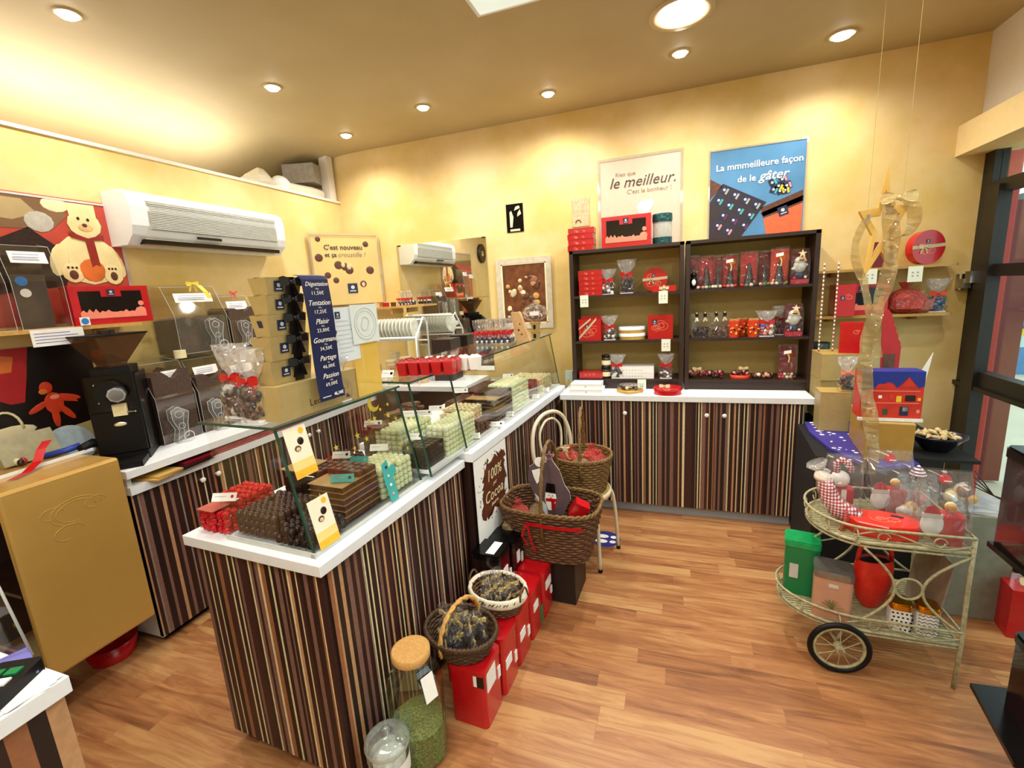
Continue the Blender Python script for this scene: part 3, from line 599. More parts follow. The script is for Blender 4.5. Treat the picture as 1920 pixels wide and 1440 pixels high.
def gnome_bag(label, h, bright):
    t = thing('gnome_bag', label, 'sweet bag'); MB().rbox(-.05, .05, -.035, .035, 0, .03, .006, P('pink_base', '#b01838', .3) if 'pink_base' not in bpy.data.materials else bpy.data.materials['pink_base']).build('red_base', t)
    MB().box(-.052, .052, .028, .031, .03, h*.98, dred).build('backing_card', t)
    MB().ball((0, -.005, .055), (.035, .025, .028), navy).ball((-.03, -.02, .04), .01, ballm[1]).ball((.033, -.02, .042), .009, ballm[0]).build('blue_trousers', t)
    gw = P('gnome_white', '#cfd0c6', .4, var=.1) if 'gnome_white' not in bpy.data.materials else bpy.data.materials['gnome_white']
    MB().ball((0, -.008, .115), (.038, .028, .045), gw).ball((0, -.014, .15), (.034, .024, .026), gw).ball((.03, -.01, .12), (.018, .013, .013), gw).ball((-.032, -.01, .10), (.018, .013, .012), gw).build('gnome_figure', t)
    MB().ball((.004, -.036, .157), (.012, .006, .007), P('gnome_skin', '#b77a5a') if 'gnome_skin' not in bpy.data.materials else bpy.data.materials['gnome_skin']).cyl((-.012, -.036, .151), (.014, -.037, .149), .003, black).build('gnome_face', t)
    MB().prism(starpts(.026, .011, 5), ivory, (.006, -.034, h*.86), (1, 0, 0), (0, 0, 1), .003).band([(-.004, -.034, h*.8), (-.016, -.034, h*.62)], (.009, 0, 0), goldr).band([(.012, -.034, h*.8), (.028, -.034, h*.64)], (.009, 0, 0), goldr).build('star_ribbon', t)
    b = MB(); b.add([(-.053, -.037, .004), (.053, -.037, .004), (.053, -.037, h*.7), (.05, .0, h), (-.05, .0, h), (-.053, -.037, h*.7), (-.053, .034, .004), (.053, .034, .004), (.053, .034, h*.96), (-.053, .034, h*.96)], [(0, 1, 2, 5), (5, 2, 3, 4), (0, 5, 4, 9, 6), (1, 7, 8, 3, 2)], bagfilm).build('clear_film', t)
    return t
gnome_bag('white gnome in a clear bag with a star, upper right shelf', .225, 1).location = (.785, YS, s1)
gnome_bag('white gnome in a clear bag with a star, middle right shelf', .215, 1).location = (.765, YS-.01, s2)
t = bow_bag('dark cellophane bag half hidden behind the gnome bag on the middle right shelf', .2, .07, (dred, choc), seed=12, rm=dred); t.location = (.705, YS+.07, s2)
# middle right shelf
def clear_choc_bag(label, w, mm, seed):
    t = thing('truffle_bag', label, 'sweet bag'); cluster(MB(), (mm,), .021, w*.96, .064, .085, 42, seed, True).build('truffles', t)
    b = MB(); h = .175; b.add([(-w/2, -.03, .002), (w/2, -.03, .002), (w/2, .03, .002), (-w/2, .03, .002), (-w/2, -.03, .09), (w/2, -.03, .09), (w/2, .03, .09), (-w/2, .03, .09), (-w/2, -.002, h), (w/2, -.002, h), (w/2, .002, h), (-w/2, .002, h)], [(0, 1, 5, 4), (1, 2, 6, 5), (2, 3, 7, 6), (3, 0, 4, 7), (4, 5, 9, 8), (5, 6, 10, 9), (6, 7, 11, 10), (7, 4, 8, 11)], bagfilm).build('clear_film', t)
    for k in (-1, 1):
        b = MB().box(k*w*.22-.011, k*w*.22+.011, -.008, -.005, h-.03, h+.002, black).prism(starpts(.008, .0035), ivory, (k*w*.22, -.009, h+.002), (1, 0, 0), (0, 0, 1), .002).band([(k*w*.22, -.009, h-.03), (k*w*.22-.01, -.012, h-.06)], (.009, 0, 0), ivory).band([(k*w*.22, -.009, h-.03), (k*w*.22+.012, -.012, h-.055)], (.009, 0, 0), ivory); b.build('ribbon_clip', t)
    return t
clear_choc_bag('clear bag of dark truffles with black clips at the left of the middle right shelf', .125, choc, 3).location = (.19, YS, s2); clear_choc_bag('clear bag of milk truffles with black clips beside the red cups', .125, milk, 4).location = (.317, YS, s2)
def cup(label):
    t = thing('gift_cup', label, 'cup'); MB().lathe([(.032, 0), (.037, .08), (.040, .115)], orange, n=20, caps=True).build('cup_body', t)
    b = MB(); q = random.Random(3)
    for k in range(9): a = -PI/2+q.uniform(-1.2, 1.2); z = q.uniform(.02, .095); b.ball((.037*math.cos(a), .037*math.sin(a), z), .006, yell if k % 3 else redl, 8, 5)
    b.ball((0, -.037, .055), (.008, .004, .006), black, 8, 5).build('printed_dots', t); b = MB(); bow(b, (0, -.02, .122), .03, goldr, up=(0, -.4, 1)); b.build('gold_bow', t); return t
for x, y, lab in ((.405, -.01, 'orange red patterned cup with a gold bow, left one on the middle right shelf'), (.465, .08, 'orange red patterned cup half hidden behind the two others on the shelf'), (.525, -.01, 'orange red patterned cup with a gold bow, right one on the middle right shelf')): cup(lab).location = (x, YS+y, s2)
bow_bag('cellophane bag of blue and pink eggs with a red ribbon on the middle right shelf', .175, .082, (ballm[0], ballm[4], blue, ballm[1]), seed=14, n=34).location = (.608, YS, s2)
# bottom right shelf
t = thing('chocolate_tray', 'long low packet of wrapped chocolates at the left of the bottom right shelf', 'chocolates', (.23, YS, s3))
cluster(MB(), (choc, milk, dred, pink), .017, .25, .08, .062, 60, 6, True).build('chocolates', t); b = MB(); bow(b, (-.06, -.01, .072), .03, goldr); b.build('gold_bow', t)
t = thing('orange_dish', 'oval orange dish of chocolates on the bottom right shelf', 'dish', (.455, YS, s3)); MB().lathe([(.06, 0), (.068, .026), (.062, .026), (.055, .006)], orange, n=28, sy=.6).build('dish', t)
cluster(MB(), (choc, milk, pink), .014, .12, .06, .045, 30, 8, True).build('chocolates', t).location = (0, 0, .022); b = MB(); bow(b, (.02, -.01, .075), .03, goldr); b.build('gold_bow', t)
t = thing('sweet_packet', 'low packet of pink and brown sweets right of the orange dish', 'sweets', (.60, YS, s3)); cluster(MB(), (milk, ballm[4], ballm[0], choc), .014, .15, .07, .045, 40, 11).build('sweets', t)
t = figure_bag('tall dark red treat bag with a gold ribbon on the bottom right shelf', .115, .235, dred, True, seed=22, pine=False); t.location = (.745, YS-.01, s3)
# ================================================================ pictures on the back wall
def poster(name, label, x0, x1, z0, z1, y=3.798, th=.006, cat='poster', bgm=None, frame=None, fw=.02):
    t = thing(name, label, cat, (x0, y-th, z0)); w, h = x1-x0, z1-z0
    MB().box(0, w, 0, th, 0, h, bgm).build('sheet', t)
    if frame:
        b = MB().box(-fw, 0, -.006, th, -fw, h+fw, frame).box(w, w+fw, -.006, th, -fw, h+fw, frame).box(0, w, -.006, th, -fw, 0, frame).box(0, w, -.006, th, h, h+fw, frame); b.build('frame', t)
    return t, w, h
ex, ez = (1, 0, 0), (0, 0, 1)
fra = FILM('poster_sleeve', (.9, .9, .88), .08, haze=.25, hazecol=(.8, .75, .6))
p1bg = P('poster_cream', '#cdb9a2', .4, var=.03)
t, w, h = poster('poster', 'large cream poster reading le meilleur above the left bookcase', -.535, .045, 1.952, 2.60, bgm=p1bg, frame=fra)
b = MB(); MB().text('Rien que', P('poster_grey', '#8c7a6a', .6), (.19, -.002, h-.105), ex, ez, .042).build('lettering', t); MB().text('C\'est le bonheur !', bpy.data.materials['poster_grey'], (.36, -.002, h-.235), ex, ez, .044).build('lettering', t); b.text('le meilleur.', P('ink', '#3c3733', .6), (.31, -.003, h-.165), ex, ez, .108, shear=.3); b.build('lettering', t)
MB().prism([(.255, .125), (.375, .125), (.36, .195), (.275, .20)], milk, (0, -.001, 0), ex, ez, .001).prism([(.28, .20), (.36, .195), (.35, .205), (.29, .21)], choc, (0, -.001, 0), ex, ez, .001).build('printed_chocolate', t)
MB().prism([(.31, .21), (.27, .30), (.29, .335), (.37, .35), (.40, .32), (.37, .27)], P('petal', '#efe6cc', .5), (0, -.001, 0), ex, ez, .001).build('printed_petal', t)
p2bg = P('poster_blue', '#4f86b0', .4, var=.25, vs=2.2)
t, w, h = poster('poster', 'large blue poster with chocolate boxes above the right bookcase', .245, .835, 1.952, 2.56, bgm=p2bg, frame=fra, fw=.012)
MB().text('La mmmeilleure façon', whitep, (w/2+.012, -.003, h-.115), ex, ez, .0605, bold=.0008).build('lettering', t); MB().text('de le', whitep, (.235, -.003, h-.205), ex, ez, .060, bold=.0008).build('lettering', t); b = MB().text('gâter', whitep, (.40, -.003, h-.20), ex, ez, .085, shear=.3, bold=.001); b.build('lettering', t)
bx = MB().prism([(0, 0), (.20, 0), (.365, .235), (.085, .39), (0, .27)], P('box_dark', '#2c2228', .4), (0, -.0005, 0), ex, ez, .001).prism([(0, .29), (0, .43), (.085, .375)], milk, (0, -.0005, 0), ex, ez, .001)
bx.build('printed_open_box', t); b = MB(); cols = [grey, teal, P('wine', '#5d2a4a'), pink, red]
e1 = Vector((.068, -.040)); e2 = Vector((-.036, -.066)); q = random.Random(2)
def napo(b, c, s, col, a):
    U_ = (math.cos(a), 0, math.sin(a)); V_ = (-math.sin(a), 0, math.cos(a)); O = (c[0], -.002, c[1])
    b.prism([(-s, -s), (s, -s), (s, s), (-s, s)], navy, O, U_, V_, .0008); b.prism([(s*.35, -s*.9), (s*.9, -s*.9), (s*.9, s*.6), (s*.35, s*.6)], col, (c[0], -.003, c[1]), U_, V_, .0005); b.prism(circ(10, s*.35, -s*.2, 0), lgrey, (c[0], -.003, c[1]), U_, V_, .0005)
for j in range(6):
    for i in range(4):
        p = Vector((.100, .345))+e1*i+e2*j
        if p.x > .03 and p.y > .03: napo(b, p, .026, cols[min(j, 4)], -.52)
b.build('printed_chocolates', t); b = MB()
for c, k in (((.40, .36), 0), ((.46, .375), 4), ((.44, .33), 1), ((.41, .31), 0), ((.49, .33), 4), ((.45, .30), 1), ((.48, .30), 3)): napo(b, c, .024, [pink, yell][k % 2] if k else teal, q.uniform(-.5, .5))
b.build('printed_pile', t)
MB().prism([(.33, .165), (.35, .14), (.59, .22), (.59, .255)], milk, (0, -.0005, 0), ex, ez, .001).prism([(.33, .20), (.585, .29), (.585, .20), (.35, .13)], milk, (0, -.0005, 0), ex, ez, .001).prism([(.375, 0), (.585, 0), (.585, .205), (.35, .125)], P('poster_orange', '#e8663e', .4), (0, -.0012, 0), ex, ez, .001).build('printed_orange_box', t)
b = MB(); logo(b, (.47, -.004, .165), (1, 0, .3), (-.3, 0, 1), .06); b.build('logo_label', t)
# small cards and framed picture
t, w, h = poster('postcard', 'small black and cream poster of a figure high on the back wall', -1.312, -1.166, 2.165, 2.388, bgm=black, th=.003)
MB().prism([(.03, .04), (.05, .04), (.062, .12), (.045, .17), (.03, .16)], ivory, (0, -.001, 0), ex, ez, .0008).prism([(.07, .17), (.12, .185), (.115, .205), (.085, .20)], ivory, (0, -.001, 0), ex, ez, .0008).prism([(.095, .12), (.13, .14), (.12, .175), (.10, .15)], ivory, (0, -.001, 0), ex, ez, .0008).box(.03, .115, -.002, -.001, .008, .024, cream).build('printed_figure', t)
t, w, h = poster('door_hanger', 'small grey brown calendar card beside the cream poster', -.762, -.622, 2.155, 2.37, bgm=P('card_brown', '#c3ad86', .5, var=.25, vs=40), th=.003)
MB().tube([(.05+.02*math.cos(a), -.001, .03+.02*math.sin(a)) for a in [PI*i/8 for i in range(9)]], .003, choc).build('printed_arch', t)
t, w, h = poster('framed_picture', 'framed brown photo of pralines in a whitewashed frame on the back wall', -1.385, -.99, 1.41, 1.91, bgm=P('praline_photo', '#6b3d22', .35, var=.45, vs=16), frame=P('white_wash', '#c8bfa8', .6, var=.12, vs=20), fw=.045, cat='picture', th=.012)
MB().box(0, .012, -.004, .0, 0, h, cream).box(w-.012, w, -.004, 0, 0, h, cream).box(0, w, -.004, 0, 0, .008, cream).box(0, w, -.004, 0, h-.008, h, cream).build('mount', t)
b = MB(); q = random.Random(9)
for k in range(34):
    x, z, r = q.uniform(.05, w-.05), q.uniform(.04, h*.8), q.uniform(.014, .042)
    b.ball((x, -.001, z), (r, .004, r*q.uniform(.6, 1)), q.choice((P_ for P_ in [milk, SC[4], wood, SC[7], choc, beige])) if 0 else [milk, SC[4], wood, SC[7], beige, ivory][q.randrange(6)], 9, 5, rot=(0, q.random()*3, 0))
b.build('printed_pralines', t)
# frameless wall mirror
t = thing('wall_mirror', 'wide frameless mirror on the back wall reflecting the air conditioner', 'mirror', (-2.394, 3.799, 1.0)); 
MB().box(0, .885, -.006, 0, 0, 1.155, P('mirror_silver', '#eef0ea', .02, metal=1, var=0)).build('mirror_glass', t); MB().bx((.03, -.008, 1.15), (.03, .006, .012), choc).bx((.865, -.008, 1.15), (.03, .006, .012), choc).build('clip', t)
# leaning print in the corner
a = math.atan2(3.75-3.293, 2.93-2.579); U = Vector((math.cos(a), math.sin(a), 0))
t = thing('poster', 'cream and gold poster with flying pralines set across the back left corner', 'poster', (-2.925, 3.305, 1.66), a)
w, h = .575, .60
MB().box(0, w, 0, .012, 0, h, P('poster_gold', '#d8bc78', .4, var=.12, vs=2)).build('sheet', t); MB().box(-.015, 0, -.01, .014, -.01, h+.015, fra).box(w, w+.015, -.01, .014, -.01, h+.015, fra).box(0, w, -.01, .014, h, h+.015, fra).build('frame', t)
MB().text('C\'est nouveau', bpy.data.materials['ink'], (.27, -.003, h-.105), ex, ez, .058, bold=.001).build('lettering', t); MB().text('et ça', bpy.data.materials['ink'], (.155, -.003, h-.168), ex, ez, .052, bold=.001).text('croustille !', bpy.data.materials['poster_grey'], (.335, -.003, h-.168), ex, ez, .056, shear=.3).build('lettering', t)
b = MB()
for x, z, r in ((.065, .565, .022), (.47, .525, .026), (.055, .41, .034), (.11, .26, .028), (.175, .215, .026), (.485, .295, .036), (.21, .345, .036), (.265, .33, .034), (.30, .30, .036), (.41, .175, .03)): MB().ball((x, -.001, z), (r, .004, r), milk, 12, 6).build('printed_praline', t)
for x, z, r in ((.25, .345, .022), (.30, .33, .027), (.41, .17, .02)): MB().ball((x, -.004, z), (r*.8, .003, r), beige, 12, 6).build('printed_filling', t)
b = MB(); logo(b, (.31, -.004, .14), ex, ez, .085); b.build('logo_label', t)
# ================================================================ chocolates in the glass cases
def proto(name, b, label, cat='praline'): 
    o = b.build(name); tag(o, label, cat); return Proto(o)
goldcard = P('gold_board', '#a98850', .45, metal=.2, var=.05)
dome = proto('dark_praline', MB().lathe([(.0125, 0), (.0135, .010), (.0125, .018), (.009, .0235), (.004, .0262), (.0005, .0268)], choc, n=10, caps=False), 'x')
mdome = proto('dark_praline', MB().lathe([(.0130, 0), (.0135, .012), (.0115, .020), (.006, .0255), (.0005, .0268)], P('praline_top', '#432a20', .28, var=.2, vs=60), n=10, caps=False), 'x')
blk = proto('chocolate_square', MB().box(-.0145, .0145, -.0145, .0145, 0, .017, choc).box(-.012, .012, -.012, .012, .017, .019, choc), 'x')
mblk = proto('milk_square', MB().box(-.0145, .0145, -.0145, .0145, 0, .017, milk).box(-.010, .010, -.012, .012, .017, .0195, milk), 'x')
rf = MB().lathe([(.012, 0), (.0145, .008), (.0135, .019), (.008, .025), (.001, .026)], redfoil, n=7, caps=False, smooth=False).box(-.019, .019, -.004, .004, .009, .0105, redfoil, Matrix.Rotation(.7, 4, 'Z'))
foil = proto('foil_praline', rf, 'x')
wdome = proto('white_praline', MB().lathe([(.0135, 0), (.0145, .008), (.013, .017), (.007, .0225), (.0005, .024)], whitec, n=10, caps=False), 'x')
swl = MB()
for k in range(3): swl.lathe([(.0135-.003*k, 0), (.0138-.003*k, .005), (.0115-.003*k, .0085)], milk, (0, 0, .0075*k), 9, caps=(k == 2))
swl = proto('swirl_praline', swl, 'x')
ivy = proto('ivory_praline', MB().box(-.018, .018, -.012, .012, 0, .015, ivory).ball((0, 0, .015), (.013, .009, .006), ivory, 9, 5), 'x')
slab = proto('chocolate_slab', MB().rbox(-.045, .045, -.02, .02, 0, .012, .006, milk), 'x')
def pile(pr, s0, s1, t0, t1, z, ds, dt, dz, n, label, group, top=1.0, jit=.002, rj=.25, board=0, blab='', seed=3, drop=0):
    """stacked layers of single chocolates; only pieces on an outer face or on top exist"""
    q = random.Random(seed); ns, nt = int((s1-s0)/ds+.5), int((t1-t0)/dt+.5)
    for L in range(n):
        last = L == n-1; zz = z+L*(dz+(.003 if board else 0))
        if board and L > 0:
            b = MB().box(-t1-.004, -t0+.006, s0-.005, s1+.004, -.0022, -.0006, goldcard)
            tag(b.build('gold_board', None, CW(0, 0, zz), CR), blab, 'cardboard', group+' boards')
        for i in range(ns):
            for j in range(nt):
                outer = i == 0 or j == 0 or (i == ns-1 and L > n-3) or (j == nt-1 and L > n-3)
                if last:
                    if (i*1.0/ns) < 1-top: continue
                    if drop and q.random() < drop: continue
                elif not outer and L != n-2: continue
                elif not outer and L == n-2 and (i*1.0/ns) > 1-top+.01: continue
                s = s0+(i+.5)*ds+q.uniform(-jit, jit); t = t0+(j+.5)*dt+q.uniform(-jit, jit)
                pr.put(CW(s, t, zz), CR+q.uniform(-rj, rj), label, group, cap=285)
zt1 = .916
pile(foil, .03, .25, .455, .60, .903, .030, .030, .027, 4, 'red foil wrapped praline heaped at the open left end of the near case', 'red foil pralines in the near case', top=.72, jit=.004, rj=1)
tag(MB().box(-.585, -.50, .02, .12, 0, .003, P('red_brown_card', '#b4584a', .5)).build('red_board', None, CW(0, 0, .988), CR), 'reddish card lying on the heap of red foil pralines', 'cardboard')
pile(mdome, .045, .235, .235, .43, zt1, .0272, .0272, .0262, 3, 'round topped dark praline stacked in rows behind the near glass end', 'round dark pralines in the near case', top=1, jit=.0015, drop=.04)
pile(dome, .03, .19, .062, .23, zt1, .027, .027, .0262, 2, 'very dark dome praline in the low heap behind the lower yellow card', 'very dark dome pralines in the near case', top=1, jit=.003, drop=.1)
pile(blk, .26, .43, .27, .44, zt1, .031, .031, .0195, 7, 'dark chocolate square in the tall dark stack at the back of the near case', 'tall stack of dark squares', top=.85, jit=.001, rj=.05)
tag(MB().box(-.45, -.33, .27, .40, 0, .003, goldcard).build('gold_board', None, CW(0, 0, zt1+.0195*7+.001), CR), 'gold board lying on the tall stack of dark squares in the near case', 'cardboard')
pile(mblk, .205, .385, .078, .23, zt1, .0305, .0305, .0195, 7, 'ridged milk chocolate square between the gold boards beside the slanted glass', 'squares stacked on gold boards', top=.6, jit=.001, rj=.05, board=1, blab='gold board between layers of ridged squares beside the slanted glass')
pile(wdome, .40, .60, .068, .24, zt1, .0292, .0292, .0235, 5, 'white praline in the pale green white block beside the teal card', 'white pralines in the near case', top=1, jit=.001, drop=.02)
pile(swl, .39, .58, .24, .42, zt1, .029, .029, .0235, 5, 'milk chocolate swirl in the heap behind the white pralines', 'milk swirls in the near case', top=1, jit=.004, drop=.08)
z2 = .946
tag(MB().box(-.38, .0, .64, 2.48, .9305, .944, white).build('tray_liner', None, CW(0, 0, 0), CR), 'white liner under the chocolates in the far glass case', 'tray liner')
pile(blk, .65, .80, .03, .15, z2-.0, .030, .030, .0195, 5, 'dark chocolate square in the plain dark block at the near end of the far case', 'dark block at the near end of the far case', jit=.0005, rj=.02)
pile(wdome, .66, .93, .16, .30, z2, .0292, .0292, .0235, 7, 'white praline in the taller pale block behind the dark block', 'pale block behind the dark block', jit=.001, drop=.02)
pile(wdome, .82, 1.12, .02, .15, z2, .0292, .0292, .0235, 6, 'white praline in the pale block touching the slanted glass of the far case', 'pale block at the slanted glass', jit=.001, drop=.03)
pile(mblk, .66, .92, .31, .38, z2, .031, .031, .0195, 8, 'milk chocolate square in the tall brown stack at the server side of the far case', 'tall brown stack at the server side', jit=.001, rj=.05)
pile(ivy, 1.15, 1.35, .10, .26, z2, .038, .027, .021, 6, 'ivory praline in the cream coloured stack left of the dark bars', 'cream coloured stack in the far case', jit=.002, rj=.08, top=.8)
pile(swl, 1.15, 1.30, .02, .09, z2, .029, .029, .0235, 3, 'milk chocolate swirl in the small heap before the dark bars', 'small milk heap in the far case', jit=.003)
pile(blk, 1.38, 1.62, .03, .22, z2, .031, .031, .0195, 7, 'dark chocolate square stacked on gold boards in the far case', 'dark squares on gold boards', top=.7, jit=.001, rj=.05, board=1, blab='gold board between dark squares in the far case')
pile(wdome, 1.64, 1.92, .03, .21, z2, .0292, .0292, .0235, 7, 'white praline in the tall pale tower past the dark bars', 'tall pale tower past the dark bars', jit=.001, drop=.03)
pile(mblk, 1.36, 1.9, .26, .36, z2, .032, .032, .0195, 7, 'milk chocolate square in the long brown row at the back of the far case', 'long brown row at the back', jit=.002, rj=.06, top=.6)
pile(mblk, 1.97, 2.10, .03, .2, z2, .032, .032, .0195, 6, 'milk chocolate square in the tan stack before the ivory pralines', 'tan stack before the ivory pralines', jit=.001, rj=.06)
pile(ivy, 2.13, 2.42, .03, .28, z2, .040, .028, .021, 5, 'ivory praline in the cream heap at the wall end of the far case', 'cream heap at the wall end', jit=.004, rj=.2, drop=.1)
q = random.Random(4)
for k in range(14): slab.put(CW(.72+q.uniform(-.1, .34), .34+q.uniform(-.03, .03), z2+.158+.0125*(k//5)), CR+q.uniform(-1.5, 1.5), 'flat milk chocolate slab lying on the brown stack at the server side', 'loose slabs on the brown stack')
tag(MB().box(-.39, -.25, .70, .95, 0, .003, goldcard).build('gold_board', None, CW(0, 0, z2+.157-.003+.001), CR), 'gold board under the loose milk slabs in the far case', 'cardboard') if 0 else None
# clear bags of sweets beyond, between the stacks
for k, (s, t) in enumerate(((1.97, .27), (2.04, .30))):
    o = bow_bag('small clear bag of ivory sweets standing behind the tan stack, %s one' % ('nearer', 'farther')[k], .13, .06, (ivory, milk), seed=30+k, rm=goldr); o.location = CW(s, t+.02, z2); o.rotation_euler[2] = CR
# little price tags on the chocolates
def tagcard(label, w=.075, hh=.028, m=None, dot=black):
    t = thing('price_tag', label, 'price tag'); m = m or whitep
    M = Matrix.Rotation(-.55, 4, 'X')
    MB().box(-w/2, w/2, -.001, .001, 0, hh, m, M).box(-w/2, w/2, 0, .022, 0, .0015, m).build('card', t)
    b = MB().add([M @ Vector(p) for p in [(w*.33+hh*.2*math.cos(a), -.0016, hh*.55+hh*.2*math.sin(a)) for a in [2*PI*i/10 for i in range(10)]]], [list(range(10))], dot).build('printed_dot', t)
    b = MB().box(-w*.38, w*.1, -.0018, -.0012, hh*.55, hh*.60, grey, M); b.build('printed_line', t); return t
wh, tl = None, teal
tg = [(.06, .49, zt1+.097, None, red, 'white price tag with a red dot on the red foil pralines', .09), (.24, .11, zt1+.135, teal, navy, 'teal price tag on the gold board stack beside the slanted glass', .085),
      (.43, .20, zt1+.125, teal, grey, 'teal price tag between the milk swirls and white pralines', .075), (.46, .32, zt1+.125, None, black, 'white price tag on the milk swirls of the near case', .075), (.58, .22, zt1+.125, None, whitep, 'plain white price tag above the white pralines in the near case', .08),
      (.70, .34, z2+.16, None, black, 'white price tag with a black dot on the tall brown stack', .085), (.68, .10, z2+.12, None, black, 'white price tag leaning on the plain dark block', .07), (.86, .24, z2+.17, None, black, 'white price tag on the pale block behind the dark block', .08),
      (1.0, .36, z2+.10, None, whitep, 'plain white price tag at the server side of the far case', .08), (1.12, .34, z2+.10, None, black, 'white price tag with a dot beside the plain one at the server side', .08), (1.22, .33, z2+.10, None, black, 'white price tag farthest of the three at the server side', .08),
      (1.07, .02, z2+.005, None, whitep, 'plain white price tag at the foot of the pale block', .07), (1.30, .01, z2+.0, None, black, 'long white price tag with a black dot at the front edge of the far case', .12), (1.52, .012, z2, None, lgrey, 'white price tag below the dark bars near the glass', .06),
      (1.5, .32, z2+.14, None, black, 'white price tag on the long brown row at the back', .09), (1.98, .02, z2, None, whitep, 'white price tag at the foot of the tan stack', .08), (2.2, .015, z2, None, whitep, 'small white price tag beside the ivory pralines at the glass', .07), (2.2, .3, z2+.10, None, black, 'white price tag behind the ivory pralines near the back wall', .08)]
for s, t_, z, m_, d_, lab, w in tg:
    o = tagcard(lab, w, .03, m_, d_); o.location = CW(s, t_, z+.001); o.rotation_euler[2] = CR+.35
# gold star stickers on the slanted panes (front pane plane)
q = random.Random(6); b = None
def onpane(s, k, off=.004): 
    t0 = .037+(.122-.037)*k; return CW(s, t0-off, .90+.415*k)
for i, (s, k, r, star) in enumerate(((.10, .40, .014, 1), (.33, .72, .014, 1), (.37, .66, .012, 1), (.44, .80, .013, 1), (.30, .63, .010, 1), (.52, .78, .013, 1), (.56, .72, .011, 1), (.22, .70, .012, 1), (.535, .88, .006, 0), (.485, .86, .006, 0), (.41, .80, .007, 0), (.545, .47, .007, 0), (.58, .40, .010, 1))):
    O = onpane(s, k); U_ = (CU.x, CU.y, 0); V_ = Vector((CV.x*.085, CV.y*.085, .415)).normalized()
    o = MB().prism(starpts(r, r*.42) if star else circ(10, r), P('star_gold', '#d9c24a', .3, metal=.4) if 'star_gold' not in bpy.data.materials else bpy.data.materials['star_gold'], O, U_, V_, .0006).build('star_sticker' if star else 'dot_sticker')
    tag(o, 'small gold %s stuck on the sloping pane of the near glass case' % ('star' if star else 'dot'), 'sticker', 'gold %s on the near pane' % ('stars' if star else 'dots'))
b = MB().prism([(.03*math.cos(a), .03*math.sin(a)) for a in [PI*.6+PI*1.3*i/14 for i in range(15)]]+[(.012+.022*math.cos(a), .006+.022*math.sin(a)) for a in [PI*1.8-PI*1.05*i/14 for i in range(15)]], bpy.data.materials['star_gold'], onpane(.455, .93), (CU.x, CU.y, 0), (CV.x*.2, CV.y*.2, 1), .0006)
tag(b.build('moon_sticker'), 'gold crescent moon sticker near the top of the sloping pane', 'sticker')
# yellow and teal cards taped on the panes
def sidecard(name, label, s, k, w, h, draw):
    """card lying against the slanted pane; local x along S, z up the slope"""
    t = thing(name, label, 'card'); O = onpane(s, k, .008); V_ = Vector((CV.x*.085, CV.y*.085, .415)).normalized(); U_ = Vector((CU.x, CU.y, 0)); W_ = U_.cross(V_)
    t.matrix_world = Matrix.Translation(O) @ Matrix((U_, W_*-1, V_)).transposed().to_4x4(); draw(t, w, h); return t
ygr = P('card_cream', '#f5ecd2', .5, var=.02); yg2 = P('card_yellow', '#f2bc35', .5, var=.03); yg1 = P('card_pale_yellow', '#f4d888', .5, var=.03)
def ycard(t, w, h):
    MB().box(0, w, 0, .001, 0, h, ygr).box(0, w, -.0006, 0, 0, h*.16, yg2).box(0, w, -.0005, 0, h*.16, h*.34, yg1).build('card', t)
    MB().ball((w*.62, 0, h*.70), (w*.15, .002, w*.15), choc, 12, 6).build('printed_praline', t)
    MB().ball((w*.42, 0, h*.57), (w*.15, .002, w*.12), milk, 12, 6).ball((w*.42, -.001, h*.555), (w*.10, .002, w*.08), beige, 12, 6).build('printed_half_praline', t)
    MB().prism(circ(14, w*.12, w*.75, h*.90), yg2, (0, -.0003, 0), ex, ez, .0006).build('printed_dot', t); MB().text('CROUSTY', yell, (w*.5, -.001, h*.07), ex, ez, w*.19).build('lettering', t)
sidecard('price_card', 'upper cream and yellow card with two pralines taped on the case corner', .035, .60, .085, .16, ycard)
sidecard('price_card', 'lower cream and yellow card with two pralines taped on the case corner', .04, .035, .085, .16, ycard)
def tcard(t, w, h):
    MB().prism([(0, 0), (w*.72, 0), (w*.78, h*.3), (w*.75, h*.55), (w*1.15, h*.62), (w*1.2, h*.75), (w*.85, h*.85), (w*.6, h*.78), (w*.55, h), (0, h*.93), (-.1*w, h*.5)], teal, (0, 0, 0), ex, ez, -.001).build('card', t)
    b = MB()
    for k, m_ in enumerate((pink, whitep, lgrey, navy)): b.ball((w*.35, -.001, h*(.18+.22*k)), (w*.11, .002, w*.10), m_, 10, 5)
    b.build('printed_dots', t)
sidecard('price_card', 'tall teal card with a round arm standing beside the white pralines', .40, .02, .062, .165, tcard)
# ================================================================ things standing on the near glass top
ZT = 1.3235
bow_bag('left of two big red-bowed cellophane bags of chocolates on the near glass top', .245, .10, (choc, choc, milk, lgrey), seed=40, n=40, r=.016).location = (-1.37, 1.115, ZT)
bow_bag('right of two big red-bowed cellophane bags of chocolates on the near glass top', .235, .10, (choc, choc, milk), seed=41, n=40, r=.014, lump=True).location = (-1.262, 1.085, ZT)
gb = P('ballotin_gold', '#b8a36c', .4, metal=.2, var=.05); gbs = P('ballotin_side', '#caa85e', .4, metal=.2, var=.05); rb = P('dark_ribbon', '#17120f', .3, var=.1)
SR = CR+PI/2      # objects facing the customers: local x runs along the counter
t = thing('ballotin_box', 'largest gold ballotin at the bottom of the stack on the near glass top', 'box', CW(.06, .135, ZT), SR)
MB().box(0, .36, 0, .13, 0, .112, gb).build('box_body', t); MB().text('Leonidas', milk, (.115, -.0008, .035), ex, ez, .034, align='LEFT').build('lettering', t)
zz = ZT+.1125
